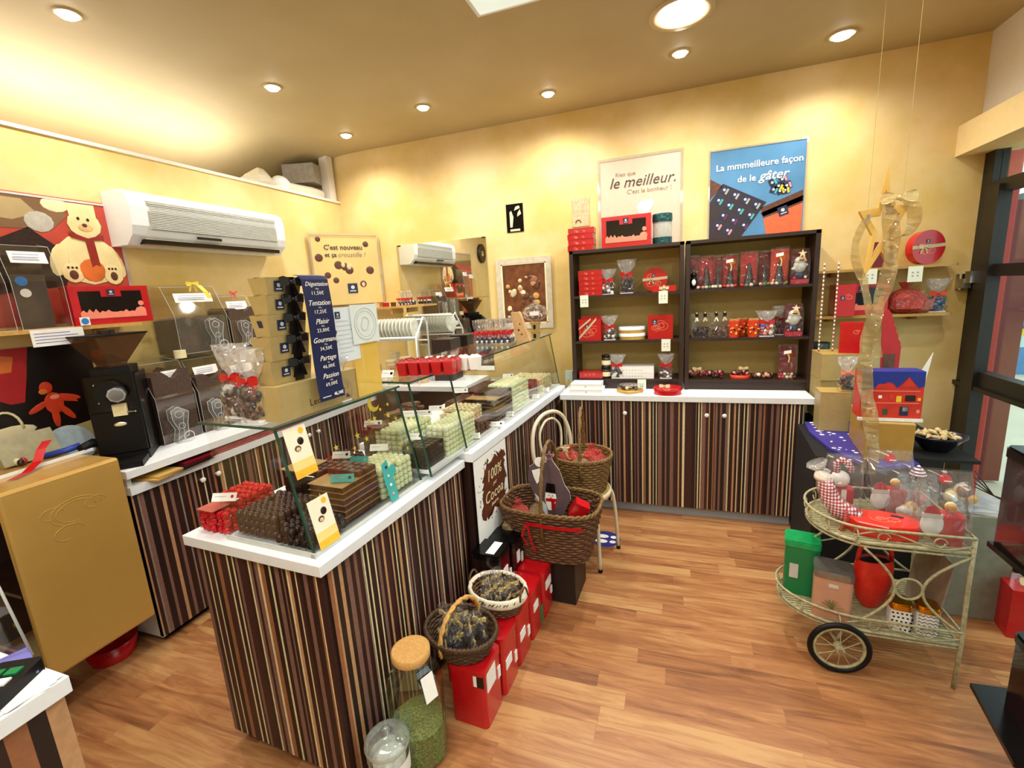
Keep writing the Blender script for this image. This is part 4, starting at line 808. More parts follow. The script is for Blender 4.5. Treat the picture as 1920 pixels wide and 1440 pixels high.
for k, (w, h, ds, dt, nm) in enumerate(((.165, .076, .0, .0, 'second from the bottom'), (.158, .076, .0, -.012, 'third from the bottom'), (.152, .067, .0, -.018, 'third from the top'), (.146, .058, .002, -.024, 'second from the top'), (.135, .052, .004, -.032, 'topmost'))):
    d = .075+.006*(k < 2)
    t = thing('ballotin_box', 'gold ballotin with dark bow, %s in the stack by the menu strip' % nm, 'box', CW(.075+ds, .165+dt, zz), SR)
    i_ = .008; vs = [(i_, i_, 0), (w-i_, i_, 0), (w-i_, d-i_, 0), (i_, d-i_, 0), (0, 0, h), (w, 0, h), (w, d, h), (0, d, h)]
    MB().add(vs, [(3, 2, 1, 0), (0, 1, 5, 4), (1, 2, 6, 5), (2, 3, 7, 6), (3, 0, 4, 7), (4, 5, 6, 7)], gb).build('box_body', t)
    b = MB().add([(w*.55, i_-.0015, 0), (w*.78, i_-.0015, 0), (w*.78, -.0015, h), (w*.55, -.0015, h)], [(0, 1, 2, 3)], rb).box(w*.55, w*.78, -.0015, d, h, h+.001, rb).box(-.0012, w, d*.42, d*.62, h, h+.001, rb); bow(b, (w*.64, -.008, h-.014), .042, rb); b.build('ribbon', t)
    b = MB(); logo(b, (w*.34, i_*.5-.002, h*.5), ex, (0, -.1, 1), .032); b.build('logo_label', t)
    b = MB().add([(i_-.0012, d*.35, h*.3), (i_-.0012, d*.6, h*.3), (-.0012, d*.6, h*.75), (-.0012, d*.35, h*.75)], [(0, 3, 2, 1)], navy); b.build('side_label', t) if k in (2,) else None
    zz += h+.0005
# long price strip
t = thing('menu_strip', 'long navy price strip hanging down in front of the gold ballotins', 'menu', CW(.245, .098, ZT+.035), SR)
nv = P('menu_navy', '#17234f', .4, var=.05)
b = MB(); prof_ = [(0, .004*math.sin(k*.7), .40*k/9) for k in range(10)]+[(0, .012, .412), (0, .03, .416)]
b.band([(-.010*(p[2]/.40), p[1], p[2]) for p in prof_], (.112, 0, 0), nv, .0012); b.build('strip', t)
ysh = -.0046
for k, (nm, sub_, pr) in enumerate((('Dégustation', '250g', '11,50€'), ('Tentation', '375g', '17,25€'), ('Plaisir', '500g', '23,00€'), ('Gourmand', '750g', '34,50€'), ('Partage', '1kg', '46,00€'), ('Passion', '1,5kg', '69,00€'))):
    z = .385-.0605*k; x = -.010*z/.40
    b = MB().text(nm, whitep, (x, ysh, z), ex, ez, .024 if len(nm) < 10 else .0195, shear=.35).text(sub_, lgrey, (x, ysh, z-.015), ex, ez, .007).text(pr, whitep, (x, ysh, z-.029), ex, ez, .0165, space=1.15); b.build('lettering', t)
MB().text('46,10€', whitep, (.024, ysh, .016), ex, ez, .015, bold=.0004).box(-.05, -.012, ysh-.0004, ysh, .012, .016, lgrey).build('lettering', t)
# white sheets and yellow acrylic beside it
t = thing('price_list', 'pale blue price list sheet with a small logo right of the navy strip', 'sheet of paper', CW(.305, .128, ZT+.145), SR)
MB().box(0, .135, 0, .0012, 0, .195, P('paper_blue', '#dfe9f0', .6, var=.02)).build('sheet', t); b = MB(); logo(b, (.04, -.001, .168), ex, ez, .024); b.build('logo_label', t)
b = MB()
for k in range(8): b.box(.03, .09+.012*(k % 3), -.0006, 0, .145-.016*k, .1462-.016*k, grey)
b.build('printed_lines', t); MB().ball((.02, 0, .11), (.009, .002, .009), milk, 9, 5).build('printed_praline', t); MB().ball((.022, 0, .08), (.009, .002, .009), lgrey, 9, 5).build('printed_praline', t)
t = thing('leaflet', 'square pale paper with a thin circular drawing beside the price list', 'sheet of paper', CW(.405, .122, ZT+.20), SR); MB().box(0, .148, 0, .0012, 0, .145, P('paper_mint', '#dfe9e6', .6, var=.02)).build('sheet', t)
b = MB().tube([(.074+.060*math.cos(a), -.0005, .072+.060*math.sin(a)) for a in [2*PI*i/28 for i in range(28)]], .0009, grey, 4, True).tube([(.074+.048*math.cos(a), -.0005, .072+.048*math.sin(a)) for a in [2*PI*i/28 for i in range(28)]], .0005, grey, 4, True)
b.tube([(.07+.020*math.cos(a)*(1+.3*math.sin(2*a)), -.0005, .072+.026*math.sin(a)) for a in [2*PI*i/20 for i in range(20)]], .0009, grey, 4, True); b.build('printed_emblem', t)
tag(MB().box(0, .14, 0, .002, 0, .215, P('yellow_acrylic', '#ecc95a', .3, alpha=.7, var=.03)).build('yellow_sheet', None, CW(.405, .130, ZT+.0005), SR), 'translucent yellow sheet standing below the leaflet with the circle', 'sheet')
bow_bag('clear bag of milk chocolates behind the foot of the navy strip', .17, .07, (milk, choc), seed=44, rm=silver, n=30).location = CW(.345, .17, ZT)
# on the far glass top
Z2T = 1.3435
rcup = MB().lathe([(.026, 0), (.032, .055)], red, n=4, caps=True, smooth=False)
for k in range(4): a = PI/2*k; rcup.add([(.032*math.cos(a), .032*math.sin(a), .055), (.032*math.cos(a+PI/2), .032*math.sin(a+PI/2), .055), (.012*math.cos(a+PI/2), .012*math.sin(a+PI/2), .066), (.012*math.cos(a), .012*math.sin(a), .070)], [(0, 1, 2, 3)], redp)
rcup = proto('red_carton', rcup, 'x', 'carton'); wcup = MB().lathe([(.026, 0), (.032, .055)], whitep, n=4, smooth=False)
for k in range(4): a = PI/2*k; wcup.add([(.032*math.cos(a), .032*math.sin(a), .055), (.032*math.cos(a+PI/2), .032*math.sin(a+PI/2), .055), (.012*math.cos(a+PI/2), .012*math.sin(a+PI/2), .064), (.012*math.cos(a), .012*math.sin(a), .068)], [(0, 1, 2, 3)], whitep)
wcup = proto('white_carton', wcup, 'x', 'carton')
for i in range(5):
    for j in range(2): rcup.put((-1.13+.052*i, 1.75+.05*j+.01*i, Z2T), PI/4, 'small red folded carton in the double row on the far glass top', 'red cartons on the far glass top', 1.05)
for i in range(5): wcup.put((-1.06+.052*i, 1.86+.012*i, Z2T), PI/4, 'small white folded carton in the row behind the red cartons', 'white cartons on the far glass top', 1.05)
tagcard('white price tag lying before the red cartons on the far glass top', .06, .035).location = (-1.19, 1.70, Z2T)
lol = MB().cyl((0, 0, 0), (0, 0, .06), .002, whitep, n=6); t = thing('choc_pouch', 'x', 'sweet bag'); cluster(MB(), (navy, choc, whitep), .012, .05, .045, .06, 10, 3).build('sweets', t)
b = MB(); bow(b, (0, -.01, .078), .028, red); b.ball((0, 0, .075), (.014, .012, .012), red, 8, 5); b.build('ribbon_bow', t); MB().lathe([(.026, .002), (.028, .05), (.010, .075), (.024, .12), (.026, .165)], cello, n=10, sy=.5, caps=False).build('cellophane', t)
pch = Proto(t); t.name = 'sweet_bag'
for i in range(7):
    for j in range(3): pch.put((-1.25+.036*i+R.uniform(-.004, .004), 2.86+.045*j+R.uniform(-.004, .004), Z2T), R.uniform(-.3, .3), 'small navy cellophane bag with a red bow in the cluster on the far glass top', 'bags with red bows on the far glass top')
t = thing('kraft_cone', 'tall tan paper cone lying upright beside the cluster of bags', 'cone', (-.99, 2.98, Z2T)); MB().add([(-.05, 0, .20), (.01, 0, .20), (.075, 0, .0), (-.02, .0, 0), (-.05, .04, .2), (.01, .04, .2), (.075, .04, 0), (-.02, .04, 0)], [(0, 3, 2, 1), (4, 5, 6, 7), (0, 1, 5, 4), (1, 2, 6, 5), (2, 3, 7, 6), (3, 0, 4, 7)], P('kraft', '#d2a873', .5)).build('paper_body', t)
MB().ball((.0, -.001, .08), (.008, .002, .008), milk).ball((.02, -.001, .05), (.007, .002, .007), milk).ball((.01, -.001, .12), (.006, .002, .006), milk).build('printed_dots', t)
for k, nm in enumerate(('lower', 'upper')):
    t = thing('mini_ballotin', '%s of two tiny gold ballotins before the framed picture' % nm, 'box', (-.905, 3.10, Z2T+.001+.062*k)); MB().lathe([(.030, 0), (.042, .058)], gb, n=4, smooth=False, M=Matrix.Rotation(PI/4, 4, 'Z')).box(-.034, .034, -.034, .034, .054, .060, gbs).build('box_body', t)
    b = MB().box(-.008, .008, -.030, -.028, .012, .04, black); b.build('black_label', t)
t = thing('bonbon_dish', 'clear lidded glass dish of sweets on the tiny gold ballotins', 'dish', (-.905, 3.10, Z2T+.126)); b = MB().lathe([(.03, 0), (.085, .03), (.095, .06)], cello, n=28, caps=False); b.build('bowl', t)
MB().lathe([(.095, .06), (.07, .10), (.02, .125), (.012, .135), (.014, .148), (.004, .152)], cello, n=28, caps=False).build('lid', t); cluster(MB(), (milk, pink, choc), .014, .12, .10, .05, 24, 3).build('sweets', t).location = (0, 0, .012); MB().box(-.01, .055, -.094, -.092, .045, .072, whitep).build('paper_label', t)
# poster on the far counter side
t = cthing('cocoa_poster', 'white poster with a brown cocoa splash reading 100% Cocoa on the counter side', 'poster', .93, -.043, 0)
MB().box(0, .004, 0, .385, .42, .88, whitep).build('sheet', t)
q = random.Random(17); pts = []
for i in range(64):
    f = i/64*4
    if f < 1: p = (.05+.30*f, .535+.01*f)
    elif f < 2: p = (.35+.01*(f-1), .54+.29*(f-1))
    elif f < 3: p = (.35-.25*(f-2), .83-.0*(f-2))
    else: p = (.10-.06*(f-3), .81-.26*(f-3))
    j = .022; pts.append((p[0]+q.uniform(-j, j), p[1]+q.uniform(-j, j)))
splash = P('cocoa_splash', '#5b2c17', .5, var=.35, vs=25)
MB().prism(pts, splash, (.0042, 0, 0), (0, 1, 0), (0, 0, 1), .0008).build('printed_splash', t)
b = MB()
for k in range(40): a = q.random()*6.28; rr = q.uniform(1.0, 1.15); b.prism(circ(5, q.uniform(.002, .006), .20+.155*rr*math.cos(a), .68+.155*rr*math.sin(a)), splash, (.0042, 0, 0), (0, 1, 0), (0, 0, 1), .0006)
b.build('printed_splatter', t)
MB().text('100%', ivory, (.0056, .215, .745), (0, 1, 0), (0, 0, 1), .085, shear=.2).text('pur', ivory, (.0056, .215, .69), (0, 1, 0), (0, 0, 1), .03, shear=.2).text('Cocoa', ivory, (.0056, .20, .635), (0, 1, 0), (0, 0, 1), .085, shear=.2).text('beurre', ivory, (.0056, .20, .585), (0, 1, 0), (0, 0, 1), .03, shear=.2).build('lettering', t)

for key, items in LEFT.items():
    if not items: continue
    b = MB()
    for o, M in items:
        me = o.data
        b.add([v.co for v in me.vertices], [list(p.vertices) for p in me.polygons], me.materials[0], True, M)
    tag(b.build(key+'s'), 'the remaining %ss deep in the far glass case' % key.replace('_', ' '), 'chocolates', None, 'stuff')
# ================================================================ left wall
t = thing('air_conditioner', 'white wall air conditioner with a ribbed grille high on the left wall', 'air conditioner', (-2.955, 1.80, 2.06))
pf = [(0, .0), (.13, .0), (.185, .05), (.20, .10), (.205, .20), (.19, .26), (.14, .29), (0, .29)]
b = MB(); vs = [(x, y, z) for y in (0, 1.06) for x, z in pf]; n = len(pf); b.add(vs, [list(range(n)), list(range(n, 2*n))[::-1]], white); b.add(vs, [(i, n+i, n+(i+1) % n, (i+1) % n) for i in range(n)], white); b.build('housing', t, bev=.006)
b = MB()
for k in range(15): b.box(.198, .208, .10, .97, .088+.0095*k, .0925+.0095*k, lgrey)
b.build('grille', t); b = MB().box(.196, .204, .09, .98, .083, .235, P('ac_grey', '#a9a79a', .5)); b.build('grille_back', t)
b = MB().box(.135, .187, .06, 1.0, .006, .03, black); b.build('air_slot', t)
for k in range(2): MB().bx((.150+.022*k, .53, .008+.016*k), (.03, .93, .003), beige, (0, -.6, 0)).build('louvre', t)
MB().box(.196, .206, .36, .52, .052, .066, black).build('display', t)
# posters on the left wall: local x runs along the wall towards the back, z up
def wposter(name, label, y0, y1, z0, z1, m, cat='poster'):
    t = thing(name, label, cat, (-2.958, y0, z0), PI/2); MB().box(0, y1-y0, 0, .004, 0, z1-z0, m).build('sheet', t); t.location.x = -2.955; return t
# with rz = 90deg local x -> +y, local -y -> +x (into the room)
pr = P('bear_poster_red', '#b84434', .35, var=.15, vs=4)
t = wposter('bear_poster', 'glossy red poster of a cream chocolate bear with a scarf on the left wall', .85, 1.86, 1.66, 2.29, pr)
O0 = (0, 0, 0)
def PL(b, pts, m, d=.001, y0=.85, z0=1.66): b.prism([(p[0]-y0, p[1]-z0) for p in pts], m, (0, -d, 0), ex, ez, .0008); return b
def EL(b, cy, cz, ry, rz_, m, d=.001, y0=.85, z0=1.66, a=0): b.ball((cy-y0, -d, cz-z0), (ry, .0015, rz_), m, 18, 6, rot=(0, a, 0)); return b
bd = P('bear_brown', '#7a5a3c', .4, var=.2, vs=5); bcm = P('bear_cream', '#ecdca0', .4, var=.12, vs=9); bor = P('bear_orange', '#d9702c', .4, var=.2, vs=9)
b = MB(); PL(b, [(.85, 2.29), (1.60, 2.27), (1.62, 2.2), (1.55, 2.13), (1.38, 2.12), (1.0, 2.1), (.85, 2.12)], bd, .001); PL(b, [(1.2, 2.0), (1.45, 2.13), (1.6, 2.0), (1.55, 1.85), (1.2, 1.8)], choc, .001); b.build('printed_shadow', t)
b = MB(); EL(b, 1.58, 2.25, .06, .035, ivory, .002); EL(b, 1.50, 2.16, .06, .05, P('bear_grey', '#b7b2a4', .4), .002); PL(b, [(.85, 2.2), (1.4, 2.16), (1.5, 2.2), (1.45, 2.26), (.85, 2.27)], P('bear_tan', '#b09a6c', .4, var=.15, vs=4), .0015); b.build('printed_neighbour', t)
b = MB(); EL(b, 1.675, 1.985, .145, .13, bcm, .002); EL(b, 1.69, 2.165, .078, .068, bcm, .003); PL(b, [(1.63, 2.2), (1.625, 2.27), (1.75, 2.27), (1.75, 2.2)], bcm, .003); EL(b, 1.545, 1.98, .04, .085, bcm, .003, a=.3); EL(b, 1.80, 1.98, .035, .09, bcm, .003, a=-.3); EL(b, 1.59, 1.915, .05, .05, bcm, .004); EL(b, 1.775, 1.91, .05, .055, bcm, .004); b.build('printed_bear', t)
b = MB(); EL(b, 1.68, 1.93, .06, .06, bor, .0045); b.build('printed_belly', t); b = MB(); EL(b, 1.69, 2.15, .034, .022, P('bear_muzzle', '#e0b878', .4), .0045); b.build('printed_muzzle', t)
b = MB(); PL(b, [(1.61, 2.125), (1.69, 2.095), (1.765, 2.12), (1.76, 2.09), (1.715, 2.085), (1.72, 1.95), (1.70, 1.96), (1.68, 1.945), (1.675, 2.08), (1.615, 2.095)], P('scarf_red', '#8f2418', .35), .006); b.build('printed_scarf', t)
b = MB(); EL(b, 1.665, 2.195, .007, .008, choc, .006); EL(b, 1.708, 2.192, .007, .008, choc, .006); EL(b, 1.688, 2.162, .012, .010, milk, .006); EL(b, 1.59, 1.905, .02, .024, milk, .006); EL(b, 1.775, 1.90, .018, .024, milk, .006)
for k in range(3): EL(b, 1.572+.018*k, 1.942, .006, .006, choc, .006); EL(b, 1.757+.016*k, 1.94, .006, .006, choc, .006)
b.build('printed_features', t)
MB().box(0, 1.01, -.004, -.001, .615, .625, lgrey).box(0.995, 1.01, -.004, -.001, 0, .615, FILM('edge_film', (.9, .9, .85), .1, haze=.3)).build('plastic_rail', t)
t = wposter('dark_poster', 'dark poster with a red chocolate figure below the wooden wall shelf', .85, 1.58, 1.02, 1.56, P('poster_black', '#1a0f0c', .3, var=.3, vs=3))
f = dict(y0=.85, z0=1.02)
b = MB(); PL(b, [(.85, 1.02), (1.58, 1.02), (1.58, 1.15), (1.3, 1.12), (.85, 1.10)], P('poster_sand', '#cdb87a', .5, var=.12, vs=6), .001, **f); b.build('printed_ground', t)
b = MB(); PL(b, [(1.05, 1.56), (1.33, 1.56), (1.30, 1.42), (1.27, 1.30), (1.22, 1.30), (1.10, 1.38)], redp, .002, **f); b.build('printed_stocking', t)
b = MB(); PL(b, [(1.13+.06, 1.54), (1.27, 1.52), (1.25, 1.45), (1.16, 1.45)], bor, .003, **f); b.build('printed_patch', t)
b = MB(); EL(b, 1.36, 1.352, .027, .030, orange, .002, **f); EL(b, 1.345, 1.335, .018, .014, bor, .003, **f); EL(b, 1.378, 1.27, .040, .055, orange, .0025, **f); EL(b, 1.315, 1.262, .05, .015, orange, .002, a=-.5, **f); EL(b, 1.44, 1.29, .055, .014, orange, .002, a=.35, **f); EL(b, 1.372, 1.20, .016, .055, orange, .002, **f); EL(b, 1.42, 1.215, .055, .015, orange, .002, a=1.0, **f); EL(b, 1.385, 1.30, .02, .012, redl, .004, **f); PL(b, [(1.36, 1.30), (1.345, 1.285), (1.28, 1.235), (1.275, 1.25)], orange, .002, **f); PL(b, [(1.39, 1.31), (1.47, 1.27), (1.475, 1.255), (1.39, 1.28)], orange, .002, **f); PL(b, [(1.365, 1.25), (1.39, 1.25), (1.375, 1.155), (1.36, 1.155)], orange, .002, **f); PL(b, [(1.39, 1.25), (1.41, 1.25), (1.45, 1.19), (1.435, 1.18)], orange, .002, **f); b.build('printed_figure', t)
b = MB(); EL(b, 1.20, 1.17, .09, .03, cream, .002, **f); EL(b, 1.15, 1.13, .12, .02, cream, .002, **f); b.tube([(1.12-.85+.06*math.cos(a)+.06, -.003, 1.18-1.02+.09*math.sin(a)) for a in [PI*i/10 for i in range(11)]], .006, cream, 6); b.build('printed_basket', t)
# wooden shelf with its goods
t = thing('wall_shelf', 'pale wooden wall shelf under the bear poster on the left wall', 'shelf', (-2.955, .6, 1.625)); MB().box(0, .17, 0, 1.16, 0, .018, wood).build('shelf_board', t); MB().box(.02, .12, 1.0, 1.015, -.06, 0, wood).build('bracket', t); MB().box(.02, .12, .3, .315, -.06, 0, wood).build('bracket', t)
t = gift_box('large red gift box with a dark window on the left wall shelf', .345, .09, .195, red, sw=0); t.location = (-2.845, 1.655, 1.6435); t.rotation_euler[2] = PI/2-.12; window_art(t, .345, .195, .09)
def dispenser(label, y0, w, h, d, fillh, z, x, fm=None, ncat='bulk bin', label_z=None, lm=None, film=None):
    """clear acrylic bin seen from its front, filled with chocolate flakes; front faces +x"""
    t = thing('bulk_bin', label, ncat, (x, y0, z), PI/2); film = film or acryl
    b = MB(); b.add([(0, 0, 0), (w, 0, 0), (w, -d, 0), (0, -d, 0), (0, 0, h), (w, 0, h), (w, -d*.62, h*.96), (0, -d*.62, h*.96), (0, -d, h*.55), (w, -d, h*.55)], [(0, 1, 5, 4), (0, 4, 7, 8, 3), (1, 2, 9, 6, 5), (3, 8, 9, 2), (8, 7, 6, 9), (4, 5, 6, 7)], film)
    b.build('clear_box', t)
    b = MB()
    for p, q_ in (((0, -d*.62, h*.96), (w, -d*.62, h*.96)), ((0, 0, h), (0, -d*.62, h*.96)), ((w, 0, h), (w, -d*.62, h*.96)), ((0, -d, h*.55), (0, -d*.62, h*.96)), ((w, -d, h*.55), (w, -d*.62, h*.96)), ((0, -d, 0), (0, -d, h*.55)), ((w, -d, 0), (w, -d, h*.55)), ((0, -d, 0), (w, -d, 0))): b.cyl(p, q_, .0010, lgrey, n=5)
    b.build('bright_edge', t)
    if fillh:
        q = random.Random(int(y0*100)); m_ = fm or P('choc_flakes', '#4a3324', .6, var=.45, vs=160, bump=.6, bs=200)
        nx = 8; vs = []; 
        for i in range(nx+1):
            for yy in (-.006, -d*.5, -d+.006): vs.append((.005+(w-.01)*i/nx, yy, fillh*(1+.06*math.sin(i*1.1)+.03*q.random())))
        k = len(vs); vs += [(v[0], v[1], .003) for v in vs]
        fs = [(3*i+j, 3*i+3+j, 3*i+4+j, 3*i+1+j) for i in range(nx) for j in range(2)]+[(3*i+2, 3*i+5, k+3*i+5, k+3*i+2) for i in range(nx)]+[(3*i, k+3*i, k+3*i+3, 3*i+3) for i in range(nx)]+[(0, 1, k+1, k), (1, 2, k+2, k+1), (3*nx, k+3*nx, k+3*nx+1, 3*nx+1), (3*nx+1, k+3*nx+1, k+3*nx+2, 3*nx+2)]
        tag(MB().add(vs, fs, m_).build('flakes', t), None, None, None, 'stuff')
    lz = label_z or h*.80
    b = MB().bx((w*.5, -d*.80, lz), (w*.72, .0015, .055), whitep, (-.25, 0, .0)).build('paper_label', t)
    b = MB(); 
    for k in range(3): b.bx((w*.45, -d*.80-.0065+.001*k, lz+.012-.012*k), (w*.5, .001, .0018), blue, (-.25, 0, 0))
    b.build('handwriting', t); return t
flk = P('flakes_dark', '#4a3324', .6, var=.45, vs=160, bump=.6, bs=200); flg = P('flakes_grey', '#5b5445', .6, var=.4, vs=160, bump=.6, bs=200)
dispenser('lower chocolate flake bin next to the coffee grinder on the left counter', 1.67, .225, .47, .24, .38, .956, -2.91, flk)
dispenser('lower chocolate flake bin to the right of the one next to the grinder', 1.915, .215, .46, .24, .33, .956, -2.91, flk)
dispenser('upper chocolate flake bin with a yellow ribbon under the air conditioner', 1.90, .33, .41, .20, .20, 1.435, -2.92, flg)
dispenser('upper brown flake bin with a red ribbon beside the gold ballotins', 2.25, .21, .38, .20, .27, 1.40, -2.92, flk)
dispenser('farther lower flake bin on the left counter beyond the others', 2.16, .22, .42, .24, .30, .956, -2.91, flk); dispenser('farther flake bin half hidden behind the gold ballotins', 2.41, .22, .42, .24, .26, .956, -2.91, flk)
dispenser('empty clear bin with a white label standing on the wooden wall shelf', 1.27, .19, .40, .13, .0, 1.6435, -2.94, None, 'bin', .33); dispenser('empty clear bin cut by the left edge of the photo on the wooden shelf', 1.05, .20, .38, .13, .0, 1.6435, -2.94, None, 'bin', .30)
MB
t = thing('dark_block', 'dark brown insert standing inside the clear bin on the wooden shelf', 'box', (-2.885, 1.36, 1.648), PI/2-.1); MB().box(-.055, .065, -.008, .012, 0, .25, P('bin_brown', '#4c4031', .5)).build('insert_body', t); MB().prism(circ(16, .022), P('sticker_blue', '#2c7fd0', .4), (-.02, -.0085, .22), ex, ez, .001).prism(circ(16, .020), whitep, (-.015, -.0085, .165), ex, ez, .001).build('round_sticker', t)
def scoop_holder(label, loc, rz=0, sc_=1.0):
    """clear Z-shaped scoop holder with a ring"""
    t = thing('scoop_holder', label, 'holder', loc, rz); b = MB(); s = sc_
    P0 = [(-.035, .0, .18), (.035, 0, .165), (.0, 0, .10), (.03, 0, .02), (-.03, 0, .0), (-.01, 0, .09)]
    pts = [(-.035, .18), (.0, .195), (.05, .16), (.035, .10), (.03, .03), (-.03, .0), (-.012, .07), (-.035, .13)]
    vs = [(p[0]*s, 0, p[1]*s) for p in pts]+[(p[0]*s, .045*s, p[1]*s) for p in pts]; n = len(pts)
    b.add(vs, [list(range(n)), list(range(n, 2*n))[::-1]]+[(i, n+i, n+(i+1) % n, (i+1) % n) for i in range(n)], FILMH); b.build('clear_body', t)
    b = MB().tube(vs[:n], .0016, lgrey, 5, True).tube(vs[n:], .0016, lgrey, 5, True).tube([((.0+.02*math.cos(a))*s, -.001, (.155+.018*math.sin(a))*s) for a in [2*PI*i/14 for i in range(14)]], .0014, lgrey, 5, True).tube([((.005+.016*math.cos(a))*s, -.001, (.09+.016*math.sin(a))*s) for a in [2*PI*i/14 for i in range(14)]], .0012, lgrey, 5, True)
    b.build('bright_edge', t); MB().tube([((.025+.025*math.cos(a))*s, -.012, (.03+.025*math.sin(a))*s) for a in [2*PI*i/16 for i in range(16)]], .0025, lgrey, 6, True).build('ring', t); return t
FILMH = FILM('holder_film', (.93, .93, .92), .12, haze=.06)
for lab, loc, s in (('clear scoop holder before the lower bin nearest the grinder', (-2.62, 1.745, .957), 1.05), ('clear scoop holder before the second lower bin', (-2.62, 1.985, .957), 1.0), ('clear scoop holder hanging on the upper bin under the air conditioner', (-2.675, 2.11, 1.44), 1.0), ('clear scoop holder on the upper bin beside the gold ballotins', (-2.68, 2.33, 1.43), .9)): scoop_holder(lab, loc, PI/2-.15, s)
t = thing('ribbon_decoration', 'yellow ribbon curled on top of the upper left flake bin', 'ribbon', (-2.78, 2.09, 1.835), PI/2); yl = P('yellow_ribbon', '#e8d04a', .5, var=.1); b = MB(); bow(b, (0, 0, .012), .04, yl); b.band([(0, -.05, 0), (.02, -.07, -.04), (.04, -.075, -.08)], (.03, 0, 0), yl); b.build('yellow_ribbon', t)
t = thing('ribbon_decoration', 'red and white ribbon on top of the upper right flake bin', 'ribbon', (-2.78, 2.36, 1.775), PI/2); b = MB(); bow(b, (0, 0, .012), .03, P('red_white_ribbon', '#e0654a', .5, var=.5, vs=60)); b.build('ribbon', t)
tag(MB().lathe([(.03, 0), (.03, .045)], ivory, n=20).build('tape_roll', None, (-2.70, 1.875, 1.42)), 'cream roll with black printed marks beside the upper left bin', 'roll')
# coffee grinder
t = thing('coffee_grinder', 'black coffee grinder with a brown hopper on the left counter', 'coffee grinder', (-2.68, 1.505, .9555), PI/2-.75)
MB().rbox(-.10, .10, -.10, .17, 0, .045, .01, blackm).box(-.095, .095, -.24, -.08, 0, .028, blackm).build('base', t)
b = MB().rbox(-.105, .105, -.085, .15, .045, .44, .015, black).rbox(-.098, .098, -.10, -.085, .05, .26, .004, blackm); b.build('body', t, bev=.004)
MB().rbox(-.085, .085, -.06, .13, .44, .475, .02, blackm).build('neck', t); hp = FILM('hopper_film', (.55, .38, .22), .08, haze=.45, hazecol=(.16, .09, .05))
MB().lathe([(.06, 0), (.065, .02), (.165, .155), (.168, .16)], hp, (0, .03, .475), 4, smooth=False, M=None, caps=False).build('hopper', t).rotation_euler = (0, 0, 0)
MB().lathe([(.172, .158), (.172, .166)], blackm, (0, .03, .475), 4, smooth=False).cyl((0, .03, .64), (0, .03, .662), .04, choc).build('hopper_lid', t)
MB().cyl((0, -.085, .36), (0, -.135, .36), .058, blackm).build('burr_housing', t); MB().cyl((.035, -.135, .355), (.035, -.165, .352), .038, silver, n=8).cyl((.035, -.165, .352), (.035, -.172, .351), .028, silver).build('adjustment_knob', t)
MB().box(-.005, .05, -.115, -.09, .24, .30, ivory).cyl((.05, -.11, .255), (.085, -.12, .255), .005, silver).build('outlet_spout', t)
b = MB()
for x, z in ((-.06, .40), (-.05, .335), (-.055, .31)): b.ball((x, -.087, z), .006, silver, 8, 5)
b.build('screw', t); MB().ball((.01, -.101, .195), (.028, .003, .013), silver, 16, 6).ball((.01, -.103, .195), (.022, .002, .008), ivory, 16, 6).build('oval_badge', t)
MB().tube([(-.108, .04+.10*math.sin(PI*i/10)-.06, .42-.20*i/10) for i in range(11)], .009, white, 8).build('white_strap', t)
# goods left of the grinder
def gbox():
    """gold waterfall cabinet: flat top and right side in one folded sheet, open on its left"""
    t = thing('gold_cabinet', 'big gold painted cabinet in front of the left counter', 'cabinet', (-2.40, .88, 0))
    gp = P('gold_paint', '#c59c50', .34, metal=.25, var=.05, vs=4, bump=.05, bs=8, coat=.3)
    MB().box(-.035, 0, 0, .415, .225, 1.035, gp).build('front_panel', t, bev=.012)
    MB().box(-.50, -.0, 0, .415, 1.012, 1.047, gp).build('top_panel', t, bev=.012)
    MB().box(-.50, -.035, .385, .413, .24, 1.012, gp).build('side_panel', t); MB().box(-.50, -.035, .0, .385, .60, .615, choc).build('inner_shelf', t); MB().box(-.50, -.47, 0, .385, .24, 1.01, dwood).build('back_panel', t)
    for i, j in ((-.45, .04), (-.45, .37), (-.10, .04)): MB().cyl((i, j, 0), (i, j, .24), .018, blackm).build('leg', t)
    b = MB(); sm = P('gold_emboss', '#dcb35a', .3, metal=.25, var=0)
    for cx, cz, r in ((.22, .88, .055), (.22, .88, .07), (.14, .90, .03), (.29, .89, .03), (.18, .80, .04)): b.tube([(.001, cx+r*1.3*math.cos(a), cz+r*.8*math.sin(a)) for a in [2*PI*i/20 for i in range(16)]], .0011, sm, 5)
    b.build('embossed_emblem', t); return t
gbox()
t = thing('gold_cup', 'shiny gold metal cup on the gold cabinet at the left edge', 'cup', (-2.66, .945, 1.0475)); MB().lathe([(.045, 0), (.055, .01), (.058, .06), (.052, .062), (.05, .012)], goldm, n=28).build('cup_body', t)
t = thing('red_ribbon', 'loose red satin ribbon lying across the gold cabinet top', 'ribbon', (-2.40, 1.0, 1.052)); MB().band([(-.14, -.01, .002), (-.17, .05, .006), (-.21, .11, .03), (-.25, .15, .07), (-.28, .19, .095)], [(.012, .03, 0)]*5, red).build('ribbon', t)
tag(MB().bx((-2.80, 1.17, 1.115), (.02, .22, .13), P('khaki_board', '#a39c7c', .5), (0, -.35, .1)).build('leaning_board'), 'khaki board leaning behind the red ribbon on the gold cabinet', 'board')
